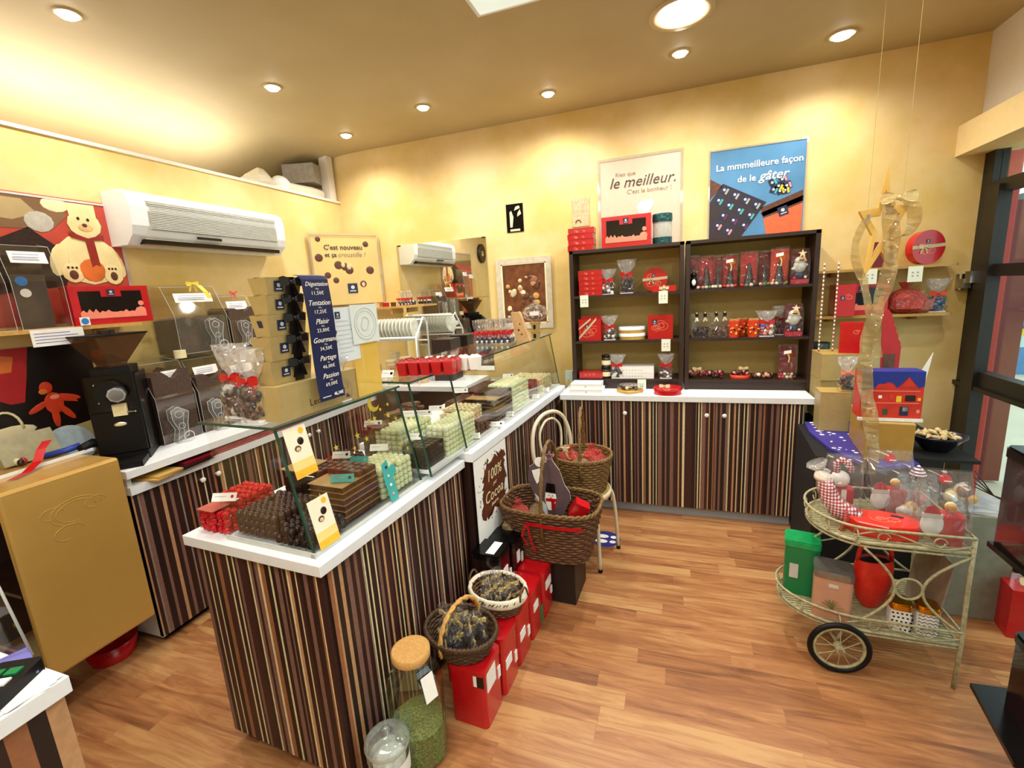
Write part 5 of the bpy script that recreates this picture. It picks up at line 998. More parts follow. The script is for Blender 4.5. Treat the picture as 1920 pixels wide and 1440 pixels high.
t = thing('ribbon_pile', 'heap of blue and black ribbons and wrappings beside the coffee grinder', 'ribbons', (-2.75, 1.20, 1.048)); b = MB().tube([(-.02, .0, .012), (.02, .07, .02), (.04, .12, .03)], .014, blue, 6).tube([(.08, .10, .02), (.06, .16, .03), (.03, .20, .01)], .022, blackm, 8); b.build('ribbons', t); cluster(MB(), (ivory, redp, choc), .018, .22, .1, .04, 10, 4, True).build('wrappings', t).location = (-.05, -.06, 0)
tag(MB().box(-.004, .004, -.17, .20, 0, .014, white).build('white_rail', None, (-2.64, 1.14, 1.048), .10), 'thin white rail lying along the back of the gold cabinet top', 'rail')
t = thing('pale_disc', 'pale blue plastic disc leaning at the grinder foot', 'disc', (-2.87, 1.36, .957), PI/2); MB().lathe([(.10, 0), (.10, .012)], P('pale_blue', '#b9c9cf', .4), n=30, M=Matrix.Translation((0, 0, .10)) @ Matrix.Rotation(1.3, 4, 'X')).build('disc_body', t)
# boards and wafers in the slot under the worktop
for k, (y, w, m_, lab) in enumerate(((1.48, .13, wood, 'lowest light wooden board sticking out under the left worktop'), (1.50, .13, gbs, 'second light board sticking out under the left worktop'))): tag(MB().box(-.14, .05, -w/2, w/2, 0, .008, m_).build('wooden_board', None, (-2.45, y, .871+.009*k), .15-.1*k), lab, 'board')
for k in range(3): tag(MB().box(-.14, .035, -.09, .09, 0, .009, (choc, P('purple_wrap', '#3a1c26', .3), dred)[k]).build('dark_folder', None, (-2.45, 1.66+.01*k, .871+.0095*k), .1-.05*k), '%s dark chocolate bar packet in the slot under the left worktop' % ('lowest', 'middle', 'uppermost')[k], 'packet')
t = thing('pink_paper_stack', 'long stack of pink tissue paper in the slot under the left worktop', 'paper'); b = MB()
for k in range(5): b.box(-2.75, -2.455+.004*(k % 2), 1.79, 2.75, .8705+.007*k, .876+.007*k, P('pink_tissue', '#b2565c', .6, var=.2, vs=30) if k == 0 else bpy.data.materials['pink_tissue'])
b.build('sheets', t)
# under / inside the gold cabinet
t = thing('red_bucket', 'red round basin on the floor under the gold cabinet', 'basin', (-2.66, 1.215, 0)); MB().lathe([(.09, 0), (.112, .09), (.108, .09), (.085, .01)], red, n=30).build('basin_body', t)
t = thing('cardboard_box', 'open cardboard box with clothes left of the gold cabinet', 'box', (-2.62, .66, 0)); kb = P('cardboard', '#a87c4c', .7, var=.08)
b = MB().box(-.2, .2, -.19, -.18, 0, .40, kb).box(-.2, .2, .19, .20, 0, .36, kb).box(-.2, -.19, -.18, .19, 0, .4, kb).box(.19, .2, -.18, .19, 0, .33, kb).box(-.19, .19, -.18, .19, 0, .01, kb); b.build('box_body', t); b = MB().bx((.20, .0, .36), (.012, .36, .09), kb, (0, .5, 0)); b.build('flap', t)
t = thing('crumpled_clothes', 'crumpled navy and red fabric lying in the cardboard box', 'cloth', (-2.62, .66, .30)); cluster(MB(), (navy, navy, P('dark_cloth', '#1c1a2a', .7)), .07, .36, .34, .16, 14, 2, True).build('navy_fabric', t); cluster(MB(), (redp, ivory), .04, .36, .34, .08, 10, 8, True).build('red_fabric', t)
t = thing('dark_bag', 'dark bag with straps hanging at the far left beside the gold cabinet', 'bag', (-2.5, .60, .62)); MB().ball((0, 0, .1), (.16, .15, .12), blackm, 16, 10).ball((.05, .05, .02), (.12, .12, .06), P('khaki_bag', '#57503c', .8, bump=.3)).build('bag_body', t); MB().tube([(.1, -.1, .15), (.12, .0, .30), (.1, .12, .18)], .008, beige, 6).build('strap', t)
# things on the cash desk
t = thing('card_terminal', 'black and green card terminal on the cash desk at the left edge', 'terminal', (-1.325, .395, .9155), .5); MB().rbox(-.045, .045, -.08, .08, 0, .03, .012, blackm).build('terminal_body', t, bev=.004)
b = MB().box(-.03, -.005, .03, .05, .030, .034, green).box(.003, .028, .03, .05, .030, .034, green).box(-.03, -.005, 0, .02, .030, .034, yell).box(.003, .028, 0, .02, .030, .034, whitep); b.build('key', t)
tag(MB().box(-.07, .06, -.03, .03, 0, .004, P('purple_card', '#6f6fb8', .4)).build('purple_card', None, (-1.375, .455, .925), -.3), 'purple card on the papers beside the card terminal', 'card')
for k in range(3): tag(MB().box(-.10, .11, -.05, .045, 0, .0012, whitep).build('paper_sheet', None, (-1.36, .43, .9155+.0014*k), -.2+.12*k), '%s white paper sheet on the cash desk corner' % ('lowest', 'middle', 'uppermost')[k], 'paper')
t = thing('coin_dish', 'two clear coins of glass beads stuck on the cash desk edge', 'coaster', (-1.262, .40, .9155)); MB().lathe([(.016, 0), (.016, .003)], acryl, n=20).build('disc', t)
t = thing('clear_screen', 'clear acrylic stand rising at the left edge of the cash desk', 'screen', (-1.44, .46, .9155), .9); b = MB().add([(-.08, 0, 0), (.05, 0, 0), (.02, 0, .30), (-.10, 0, .34)], [(0, 1, 2, 3)], acryl); b.build('clear_sheet', t); MB().tube([(.05, 0, 0), (.02, 0, .30), (-.10, 0, .34)], .003, lgrey, 5).build('bright_edge', t)
# ledge above the left wall
t = thing('plastic_bag', 'crumpled white plastic bag on the ledge above the air conditioner', 'bag', (-3.06, 3.02, 2.6035)); wpl = P('plastic_white', '#dcd8c4', .4, var=.05)
b = MB(); q = random.Random(5); b.lathe([(.16, 0), (.17, .03), (.12, .08), (.06, .12), (.03, .14)], wpl, n=11, sy=1, sx=.5, smooth=False, wob=lambda a, j, z: 1+.2*math.sin(3*a+j)); b.build('bag_body', t)
tag(MB().ball((0, 0, .06), (.05, .09, .06), white, 12, 8).build('white_helmet', None, (-3.04, 3.20, 2.604)), 'rounded white bundle with a dark patch on the ledge beside the plastic bag', 'bundle')
t = thing('paper_roll', 'long white crumpled paper roll lying on the ledge near the corner', 'roll', (-3.05, 3.45, 2.604)); b = MB().lathe([(.045, -.22), (.05, -.1), (.042, .05), (.04, .2)], wpl, n=10, smooth=False, M=Matrix.Translation((0, 0, .047)) @ Matrix.Rotation(PI/2, 4, 'X')); b.build('roll_body', t)
tag(MB().box(-.14, .14, -.09, .09, 0, .16, P('speaker_grey', '#9b948a', .5)).build('grey_box', None, (-3.16, 3.60, 2.74), .3), 'grey box fixed beside the white post above the ledge corner', 'box')
struct(MB().box(-3.05, -2.965, 3.70, 3.775, 2.604, 2.99, ww).build('trim_3'))
# shelf in the corner with small goods
t = thing('wall_shelf', 'small pale wooden shelf under the corner poster', 'shelf', (-2.93, 3.55, 1.60)); MB().box(0, .77, 0, .24, 0, .016, wood).build('shelf_board', t); MB().box(.55, .57, .02, .2, -.05, 0, wood).build('bracket', t)
for k, (x, m_, w, h, lab) in enumerate(((-2.66, white, .05, .03, 'small white box on the corner shelf'), (-2.555, beige, .05, .045, 'small cream bowed box on the corner shelf'), (-2.455, redp, .05, .045, 'small red heart shaped box on the corner shelf'), (-2.375, milk, .035, .045, 'small brown box on the corner shelf'))):
    o = thing('favour_box', lab, 'box', (x, 3.62, 1.6165)); MB().rbox(-w/2, w/2, -.02, .02, 0, h*.7, .006, m_).rbox(-w/2-.002, w/2+.002, -.022, .022, h*.6, h*.8, .006, m_).build('box_body', o); b = MB(); bow(b, (0, -.01, h*.9), .014, (silver, goldr, redl, goldr)[k]); b.build('ribbon', o)
q = random.Random(11)
for i in range(4):
    for j in range(2): pch.put((-2.30+.033*i+q.uniform(-.003, .003), 3.60+.05*j, 1.6165), q.uniform(-.4, .4), 'small navy cellophane bag with a red bow on the corner shelf', 'bags with red bows on the corner shelf', .78)
# plate rack and papers on the back counter
t = thing('plate_rack', 'white wire rack holding a row of plates on the counter before the mirror', 'rack', (-2.27, 3.42, .956))
b = MB()
for x in (-.28, .26): b.tube([(x, .12, 0), (x, .12, .52), (x, .06, .56), (x, -.08, .40), (x, -.10, 0)], .008, white, 8)
b.tube([(-.28, .1, .54), (.26, .1, .54)], .008, white, 8); b.tube([(-.28, -.08, .40), (.26, -.08, .40)], .010, white, 8); b.tube([(-.28, .12, .36), (.26, .12, .36)], .006, white, 8); b.build('wire_frame', t)
plt = proto('plate', MB().lathe([(.001, .0), (.06, .004), (.095, .018), (.092, .021), (.055, .009), (.001, .006)], P('plate_white', '#dcdcd0', .3), n=26, M=Matrix.Rotation(PI/2-.1, 4, 'Y'), caps=False), 'x', 'plate')
for k in range(12): plt.put((-2.49+.036*k, 3.45, 1.42), .12, 'white plate standing in the row on the wire rack', 'plates on the wire rack')
wf = proto('paper_packet', MB().lathe([(.045, 0), (.047, .004), (.047, .022), (.045, .026)], P('cork', '#c9b78b', .7, var=.1), n=22), 'x', 'paper cups')
for x, y, n in ((-2.45, 3.36, 7), (-2.30, 3.37, 8), (-2.16, 3.38, 9), (-2.36, 3.33+.2, 10), (-2.05, 3.45, 7)):
    for k in range(n): wf.put((x, y, .9555+.0265*k), k*.3, 'round beige packet piled on the back counter under the plate rack', 'piled round packets', 1)
t = thing('dark_box', 'dark brown box beside the plate rack on the back counter', 'box', (-1.88, 3.62, .956)); MB().box(-.09, .09, -.1, .1, 0, .36, dwood).build('box_body', t)
# clock on the left wall, seen in the mirror
t = thing('wall_clock', 'round dark rimmed wall clock seen in the mirror', 'clock', (-2.956, .42, 2.32), PI/2); M = Matrix.Rotation(PI/2, 4, 'X')
MB().lathe([(.15, 0), (.15, .03), (.13, .034)], choc, n=32, M=M).build('rim', t); MB().lathe([(.13, .030), (.001, .036)], ivory, n=32, M=M, caps=False).build('dial', t); MB().bx((0, -.039, .04), (.008, .002, .08), black).bx((.03, -.039, 0), (.06, .002, .008), black).build('hand', t)

t = thing('shelf_label', 'white handwritten label fixed to the edge of the wooden wall shelf', 'label', (-2.782, 1.275, 1.562), PI/2); MB().box(0, .205, -.003, -.001, 0, .078, whitep).build('paper', t); b = MB()
for k in range(4): b.box(.012, .15+.03*(k % 2), -.0038, -.003, .058-.014*k, .0605-.014*k, blue)
b.build('handwriting', t)
tag(MB().box(0, .042, -.003, 0, 0, .04, whitep).prism(circ(16, .016, .021, .02), bpy.data.materials['sticker_blue'], (0, -.0032, 0), ex, ez, .0006).build('blue_sticker', None, (-2.780, 1.475, 1.645), PI/2), 'small square sticker with a blue disc at the shelf edge by the red box', 'sticker')
# ================================================================ baskets, tins and jars on the floor
wick = P('wicker', '#74562a', .55, var=.35, vs=50, bump=.4, bs=90); wickd = P('wicker_dark', '#46301a', .5, var=.4, vs=50, bump=.4, bs=90); wickr = P('wicker_red', '#5c3a1e', .5, var=.5, vs=40, bump=.4, bs=90)
def basket(name, label, rx, ry, h, flare, m, mr, handle=0, hdir='y', sq=2.0, loc=(0, 0, 0), rz=0, rows=12, ns=20, hm=None, liner=None):
    """woven basket: stakes with strands weaving in and out"""
    t = thing(name, label, 'basket', loc, rz)
    def rim(a, k):
        c, s = math.cos(a), math.sin(a); f = 1-flare*(1-k)
        d = (abs(c)**sq+abs(s)**sq)**(-1/sq); return rx*f*c*d, ry*f*s*d
    b = MB(); th = h/rows*.52; nn = ns*4
    for j in range(rows):
        z = (j+.5)*h/rows; k = z/h; pts = []
        for i in range(nn):
            a = 2*PI*i/nn; x, y = rim(a, k); w = 1+.020*math.sin(ns*a+PI*(j % 2)); pts.append((x*w, y*w, z))
        b.tube(pts, th, m, 5, True)
    b.build('woven_side', t)
    b = MB()
    for i in range(ns*1):
        a = 2*PI*i/ns+PI/ns/2; x0, y0 = rim(a, 0); x1, y1 = rim(a, 1); b.cyl((x0, y0, 0), (x1, y1, h), .004, m, n=5)
    bs = [rim(2*PI*i/24, 0)+(.004,) for i in range(24)]; b.add(bs, [list(range(24))], m); b.build('stakes', t)
    b = MB()
    for ph in (0, PI):
        pts = []
        for i in range(120): a = 2*PI*i/120; x, y = rim(a, 1); q_ = 1+.014*math.cos(26*a+ph); pts.append((x*q_, y*q_, h+.007*math.sin(26*a+ph)))
        b.tube(pts, .0085, mr, 5, True)
    b.build('braided_rim', t)
    if handle:
        pts = []
        for i in range(25):
            a = PI*i/24; r_ = (ry if hdir == 'y' else rx)*math.cos(a); z = h*.5+(handle-h*.5)*math.sin(a)**.8
            pts.append((0, r_, z) if hdir == 'y' else (r_, 0, z))
        b = MB()
        for ph in (0, PI): b.tube([(p[0]+.005*math.cos(i*1.3+ph), p[1]+.003*math.sin(i*1.3+ph), p[2]+.004*math.sin(i*1.3+ph)) for i, p in enumerate(pts)], .007, hm or mr, 6)
        b.build('handle', t)
    return t
def small_bag(mm, w=.06, h=.10, rm=goldr, seed=1):
    t = thing('sweet_bag', 'x', 'sweet bag'); cluster(MB(), mm, .016, w*.8, w*.7, w*.7, 8, seed, True).build('sweets', t)
    q = random.Random(seed); MB().lathe([(w*.42, .002), (w*.5, w*.35), (w*.30, w*.75), (w*.12, w*.95), (w*.35, h*.95), (w*.42, h)], cello, n=12, sy=.8, caps=False, wob=lambda a, j, z: 1+.1*math.sin(4*a+j)).build('cellophane', t)
    b = MB(); bow(b, (0, -w*.1, w*.95), w*.5, rm); b.build('ribbon_bow', t); return t
bA = basket('wicker_basket', 'dark oval wicker basket of clear bags standing on the nearest red tins', .155, .125, .085, .25, wickd, wickd, .20, 'y', 2, (-.805, 1.455, .2725), -.25, rows=7, hm=wood)
bB = basket('wicker_basket', 'oval basket with a white cloth rim full of clear bags beside the black tins', .135, .11, .085, .25, wickr, wickr, .0, 'y', 2, (-.745, 1.725, .2725), -.25, rows=6)
MB().lathe([(1.03, .062), (1.08, .075), (1.06, .10), (.98, .104), (.93, .09)], P('cloth_cream', '#ddd6c0', .8, var=.05, bump=.3), n=40, sx=.135, sy=.11, caps=False, wob=lambda a, j, z: 1+.012*math.sin(17*a)).build('cloth_rim', bB)
for sx in (-1, 1): MB().tube([(sx*.14+.0*i, .03*math.cos(PI*i/8), .085+.05*math.sin(PI*i/8)) for i in range(9)], .005, wickr, 6).build('side_handle', bB)
pA = Proto(small_bag((navy, blackm, choc), seed=3)); pB = Proto(small_bag((choc, blackm, navy, milk), seed=5)); q = random.Random(8)
for L in range(2):
    for k in range(9-L*2):
        a = k*2.4+L; r = .042*math.sqrt(k)*.9; pA.put((-.805+r*math.cos(a)*.92, 1.455+r*math.sin(a)*.75, .285+.04*L), q.uniform(0, 6), 'small clear bag of dark sweets with a gold tie in the dark oval basket', 'clear bags in the dark oval basket', q.uniform(.9, 1.1))
        pB.put((-.745+r*math.cos(a)*.8, 1.725+r*math.sin(a)*.66, .285+.04*L), q.uniform(0, 6), 'small clear bag with a gold tie in the basket with the white cloth rim', 'clear bags in the cloth rimmed basket', q.uniform(.85, 1.05))
def tin(label, w, d, h, m, ml=None, loc=(0, 0, 0), rz=0, lab=None, name='square_tin', lid_h=.03):
    t = thing(name, label, 'tin', loc, rz)
    MB().rbox(-w/2+.003, w/2-.003, -d/2+.003, d/2-.003, 0, h-lid_h*.4, .018, m, 5).build('tin_body', t)
    MB().rbox(-w/2, w/2, -d/2, d/2, h-lid_h, h-.006, .02, ml or m, 5).rbox(-w/2+.004, w/2-.004, -d/2+.004, d/2-.004, h-.006, h, .018, ml or m, 5).build('lid', t)
    if lab:
        for i, (face, u, z, lw, lh, mm) in enumerate(lab):
            b = MB()
            if face == 'R': b.box(w/2-.003, w/2+.0008, u-lw/2, u+lw/2, z-lh/2, z+lh/2, mm)
            elif face == 'T': b.box(u-lw/2, u+lw/2, -lh/2, lh/2, h, h+.001, mm)
            else: b.box(u-lw/2, u+lw/2, -d/2-.0008, -d/2+.003, z-lh/2, z+lh/2, mm)
            b.build('sticker', t)
    return t
rl_ = [('R', -.03, .14, .06, .045, whitep), ('R', .045, .10, .022, .05, whitep)]
tin('nearest red square tin with a white and brown corner label, under the dark basket', .165, .155, .27, red, None, (-.745, 1.435, 0), -.06, [('F', .062, .215, .03, .045, choc), ('F', .040, .215, .015, .045, whitep), ('R', -.02, .20, .075, .085, whitep), ('R', .05, .16, .022, .05, whitep)])
tin('second red square tin in the row of red tins from the camera', .165, .155, .27, red, None, (-.728, 1.60, 0), -.06, rl_)
tin('third red square tin in the row, under the cloth rimmed basket', .165, .155, .27, red, None, (-.718, 1.765, 0), -.06, rl_)
tin('fourth red square tin in the row, with a green sticker', .165, .15, .265, red, None, (-.705, 1.93, 0), -.06, [('R', -.02, .16, .06, .04, whitep), ('R', .055, .06, .035, .09, green)])
tin('farthest red square tin in the row, beside the black box under the big basket', .165, .15, .265, red, None, (-.69, 2.09, 0), -.06, [('R', .0, .17, .08, .045, whitep), ('R', .045, .10, .02, .04, whitep)])
tin('red tin behind the second one, against the striped counter side', .10, .155, .26, red, None, (-.885, 1.60, 0), -.05)
tin('red tin behind the third one, against the striped counter side', .10, .13, .20, red, None, (-.88, 1.755, 0), -.05)
tin('lower of two stacked black tins beside the striped counter', .155, .145, .225, black, None, (-.845, 1.905, 0), -.06, [('R', .0, .12, .06, .05, whitep)])
tin('upper black tin with a white card on its lid, before the cocoa poster', .155, .145, .22, P('maroon_black', '#1c0a0d', .2, coat=.3), black, (-.845, 1.905, .2255), -.06, [('T', .02, 0, .045, .11, whitep), ('R', .0, .09, .05, .075, whitep), ('R', .055, .06, .02, .05, whitep)])
tin('tall black tin with two white labels behind the stacked black tins', .155, .145, .43, bpy.data.materials['maroon_black'], black, (-.825, 2.065, 0), -.06, [('R', -.02, .33, .035, .06, whitep), ('R', .03, .30, .02, .05, whitep)])
t = thing('black_box', 'black box carrying the big wicker basket', 'box', (-.575, 2.285, 0), -.05); MB().box(-.12, .10, -.12, .12, 0, .262, P('box_black', '#1d1511', .5)).build('box_body', t); MB().box(-.121, .101, -.121, .121, .232, .265, blackm).build('lid', t)
tag(MB().box(-.07, .07, -.07, .07, 0, .26, blackm).build('black_box', None, (-.80, 2.245, 0)), 'small black box behind the farthest red tin', 'box')
# big basket and its goods
bk = basket('wicker_basket', 'big rectangular wicker basket with a braided rim and tall handle on a black box', .27, .175, .285, .22, wickr, wick, .62, 'y', 3.4, (-.622, 2.255, .266), -.05, rows=18, ns=26)
b = MB().band([(-.08, -.186, .235), (.06, -.192, .232), (.22, -.186, .238)], (0, 0, .02), redfoil); b.band([(-.08, -.19, .23), (-.10, -.2, .17), (-.07, -.2, .12)], (.012, 0, 0), redfoil).band([(-.07, -.19, .23), (-.05, -.2, .15), (-.03, -.2, .09)], (.012, 0, 0), redfoil); b.build('red_ribbon', bk)
t = thing('shaped_card', 'tall shaped christmas card of a bearded figure, tree and snowman in the big basket', 'card', (-.605, 2.21, .49), .02)
cw = P('card_purple', '#5c4a50', .4, var=.2, vs=12)
out = [(-.03, .0), (-.09, .10), (-.125, .20), (-.115, .27), (-.06, .31), (-.02, .30), (.0, .345), (.015, .31), (.05, .26), (.075, .18), (.10, .14), (.105, .10), (.08, .05), (.06, 0)]
b = MB().prism(out, cw, (0, 0, 0), ex, ez, -.004, whitep); b.build('card_sheet', t)
b = MB().prism([(-.02, .0), (-.03, .06), (-.09, .12), (-.085, .10), (-.035, .0)], P('card_snow', '#c7d3d8', .4), (0, -.001, 0), ex, ez, .001).prism(circ(14, .028, -.055, .30), whitep, (0, -.001, 0), ex, ez, .001).prism([(-.10, .25), (-.055, .265), (-.045, .21), (-.075, .175), (-.09, .21)], whitep, (0, -.001, 0), ex, ez, .001); b.build('printed_beard', t)
MB().prism(starpts(.032, .014), P('star_edge', '#d9a0a8'), (0, -.001, .335), ex, ez, .001).prism(starpts(.025, .010), cw, (0, -.0022, .335), ex, ez, .001).build('printed_star', t)
MB().prism([(-.03, .13), (.025, .125), (.03, .09), (.0, .03), (-.02, .03), (-.035, .09)], whitep, (0, -.0015, 0), ex, ez, .001).box(-.03, .03, -.004, -.002, .08, .098, red).box(.0, .018, -.004, -.002, .035, .09, red).prism([(-.03, .135), (.025, .13), (.022, .18), (-.022, .185)], black, (0, -.0015, 0), ex, ez, .001).build('printed_snowman', t)
b = MB(); b.ball((-.012, -.003, .115), (.003, .002, .003), black, 8, 5).ball((.008, -.003, .114), (.003, .002, .003), black, 8, 5).ball((-.002, -.003, .102), (.004, .002, .004), orange, 8, 5); b.build('printed_face', t)
redt = FILM('red_wrap', (.85, .35, .3), .14, 45, haze=.45, hazecol=(.55, .08, .06)); golt = FILM('gold_wrap', (.8, .65, .45), .14, 45, haze=.4, hazecol=(.45, .32, .16))
def wrapped(label, r, m, core, loc, grp=None, seed=0):
    t = thing('wrapped_sweets', label, 'wrapped sweets', loc, seed); q = random.Random(seed); MB().ball((0, 0, r*.55), (r*.7, r*.6, r*.5), core, 10, 6).build('sweets', t)
    MB().lathe([(r*.5, 0), (r, r*.3), (r*.95, r*.9), (r*.5, r*1.3), (r*.15, r*1.45), (r*.35, r*1.8)], m, n=11, smooth=False, caps=False, wob=lambda a, j, z: 1+.15*math.sin(3*a+j*1.7+seed)+.08*math.sin(7*a+j)).build('wrapping', t); return t
for k, (x, y, z, r, m_, c_, lab) in enumerate(((-.82, 2.30, .44, .07, redt, redp, 'red wrapped sweets at the left of the big basket'), (-.72, 2.36, .44, .065, golt, choc, 'gold and brown wrapped sweets behind the shaped card'), (-.70, 2.22, .43, .06, golt, milk, 'gold wrapped sweets at the foot of the shaped card in the big basket'), (-.54, 2.24, .43, .055, golt, wood, 'tan wrapped sweets right of the shaped card'), (-.84, 2.20, .44, .045, golt, navy, 'small white and navy wrapped sweets at the front left of the big basket'))): wrapped(lab, r, m_, c_, (x+.012, y-.05, z-.03), seed=k)
tag(MB().bx((-.465, 2.25, .52), (.08, .06, .09), red, (.2, .5, .3)).build('red_packet'), 'red packet poking up at the right of the big basket', 'packet'); tag(MB().ball((-.49, 2.17, .49), (.04, .03, .02), ivory, 9, 5).build('cream_rose'), 'cream tissue knot at the front right of the big basket', 'decoration')
# chair with the second basket
t = thing('chair', 'cream metal chair with an arched double hoop back and round seat', 'chair', (-.545, 2.645, 0), -.45); cm = P('chair_cream', '#dcd2b4', .35, var=.05)
MB().lathe([(.185, .435), (.20, .44), (.20, .462), (.19, .468)], cm, n=36, caps=False).lathe([(.19, .452), (.001, .452)], cm, n=36, caps=False).build('seat_ring', t); b = MB()
b.lathe([(.188, .454), (.188, .464), (.15, .470), (.001, .470)], P('straw', '#b29a52', .7, var=.3, vs=60, stretch=(1, 8, 1), bump=.4), n=36, caps=False); b.build('seat', t)
for lx, ly in ((.201, -.077), (.143, .215), (-.14, -.17), (-.175, .10)):
    MB().tube(smooth([(lx*.72, ly*.72, .44), (lx*.85, ly*.85, .40), (lx*.93, ly*.93, .28), (lx, ly, .012)]), .011, cm, 10).cyl((lx*1.002, ly*1.002, 0), (lx, ly, .02), .013, blackm, n=10).build('leg', t)
MB().tube(smooth([(-.165, -.10, .44), (-.185, -.165, .58), (-.20, -.185, .72), (-.215, -.15, .84), (-.22, -.08, .90), (-.222, 0, .915), (-.22, .08, .90), (-.215, .15, .84), (-.20, .185, .72), (-.185, .165, .58), (-.165, .10, .44)]), .0125, cm, 10).build('outer_hoop', t)
MB().tube(smooth([(-.175, -.035, .45), (-.19, -.06, .58), (-.205, -.10, .70), (-.212, -.10, .80), (-.215, -.05, .86), (-.216, 0, .872), (-.215, .05, .86), (-.212, .10, .80), (-.205, .10, .70), (-.19, .06, .58), (-.175, .035, .45)]), .008, cm, 8).build('inner_hoop', t)
basket('wicker_basket', 'round wicker basket with an upright handle standing on the cream chair', .175, .16, .215, .24, wick, wick, .50, 'y', 2.2, (-.515, 2.64, .4715), .1, rows=13, ns=22)
for k, (x, y, r, m_, c_, lab) in enumerate(((-.60, 2.66, .07, redt, redp, 'dull red wrapped sweets at the left in the basket on the chair'), (-.47, 2.72, .07, redt, P('hot_red', '#e01838', .4), 'bright red wrapped sweets at the back of the basket on the chair'), (-.42, 2.64, .065, redt, redp, 'red wrapped sweets at the right in the basket on the chair'), (-.51, 2.57, .06, golt, milk, 'tan wrapped sweets at the front in the basket on the chair'))): wrapped(lab, r, m_, c_, (x, y, .60), seed=k+9)
tag(MB().prism(starpts(.03, .012), ivory, (-.60, 2.56, .745), ex, (0, -.2, 1), .004).band([(-.60, 2.555, .74), (-.585, 2.55, .70), (-.57, 2.55, .68)], (.012, 0, 0), goldr).build('star_tag'), 'cream star tag with a ribbon in the basket on the chair', 'star tag')
# floor sticker
t = thing('floor_sticker', 'round blue distance sticker with white footprints on the wooden floor', 'floor sticker', (-.42, 2.87, .0), PI/2); MB().lathe([(.10, .0), (.10, .0012)], P('sticker_navy', '#27307c', .4), n=36).build('disc', t)
b = MB()
for sx in (-1, 1): b.prism(circ(14, .023, sx*.032, .022, 1.8), whitep, (0, 0, .0014), (1, 0, 0), (0, 1, 0), .0004).prism(circ(12, .018, sx*.03, -.052, 1.2), whitep, (0, 0, .0014), (1, 0, 0), (0, 1, 0), .0004)
b.build('printed_footprints', t)
# glass jars
t = thing('glass_jar', 'tall faceted glass jar with a cork lid and green filling on the floor', 'jar', (-.877, 1.205, 0)); jg = FILM('jar_glass', (.93, .96, .93), .10)
MB().lathe([(.07, .002), (.10, .02), (.105, .30), (.092, .36), (.062, .40), (.060, .425)], jg, n=8, smooth=False, caps=False).build('jar_body', t)
MB().lathe([(.068, .425), (.069, .432), (.069, .452), (.064, .455)], P('cork_lid', '#c99a56', .6, var=.12, vs=120), n=30).build('cork_lid', t)
MB().lathe([(.062, .40), (.066, .405), (.066, .420), (.062, .424)], jg, n=24, caps=False).build('neck_ring', t)
gf = P('green_shreds', '#6a7a3c', .6, var=.65, vs=150, bump=1, bs=90); tag(MB().lathe([(.065, .006), (.095, .022), (.098, .16), (.07, .178), (.03, .186), (.001, .188)], gf, n=16, smooth=False, wob=lambda a, j, z: 1+.03*math.sin(5*a+j*2)).build('green_filling', t), None, None, None, 'stuff')
MB().bx((.085, -.035, .345), (.002, .05, .09), whitep, (0, -.25, -.4)).build('paper_label', t)
t = thing('glass_jar', 'small glass jar with a domed glass lid and white label, cut by the bottom edge', 'jar', (-.905, 1.055, 0)); 
MB().lathe([(.055, .002), (.066, .01), (.068, .18), (.060, .20)], jg, n=28, caps=False).build('jar_body', t)
MB().lathe([(.066, .198), (.074, .205), (.074, .222), (.062, .236), (.03, .244), (.014, .248), (.016, .262), (.004, .27)], FILM('lid_glass', (.85, .9, .88), .14, haze=.18, hazecol=(.75, .8, .76)), n=28, caps=False).lathe([(.0745, .204), (.0765, .213), (.0745, .222)], FILM('rim_glass', (.8, .86, .82), .2, haze=.3, hazecol=(.7, .76, .72)), n=28, caps=False).build('glass_lid', t)
MB().lathe([(.0545, .006), (.0555, .15), (.04, .158)], P('white_sweets', '#dcdcd6', .5, var=.15, vs=70, bump=1, bs=60), n=24).build('sweets', t)
MB().lathe([(.0685, .10), (.069, .16)], whitep, n=28, caps=False).build('paper_label', t); MB().bx((-.02, -.069, .13), (.035, .003, .05), choc, (0, 0, .25)).build('brown_picture', t)
tag(MB().tube([(-1.06, 1.04, .006), (-.99, 1.09, .008), (-.97, 1.02, .008)], .007, white, 6).build('white_cable'), 'white cable on the floor beside the small jar', 'cable')
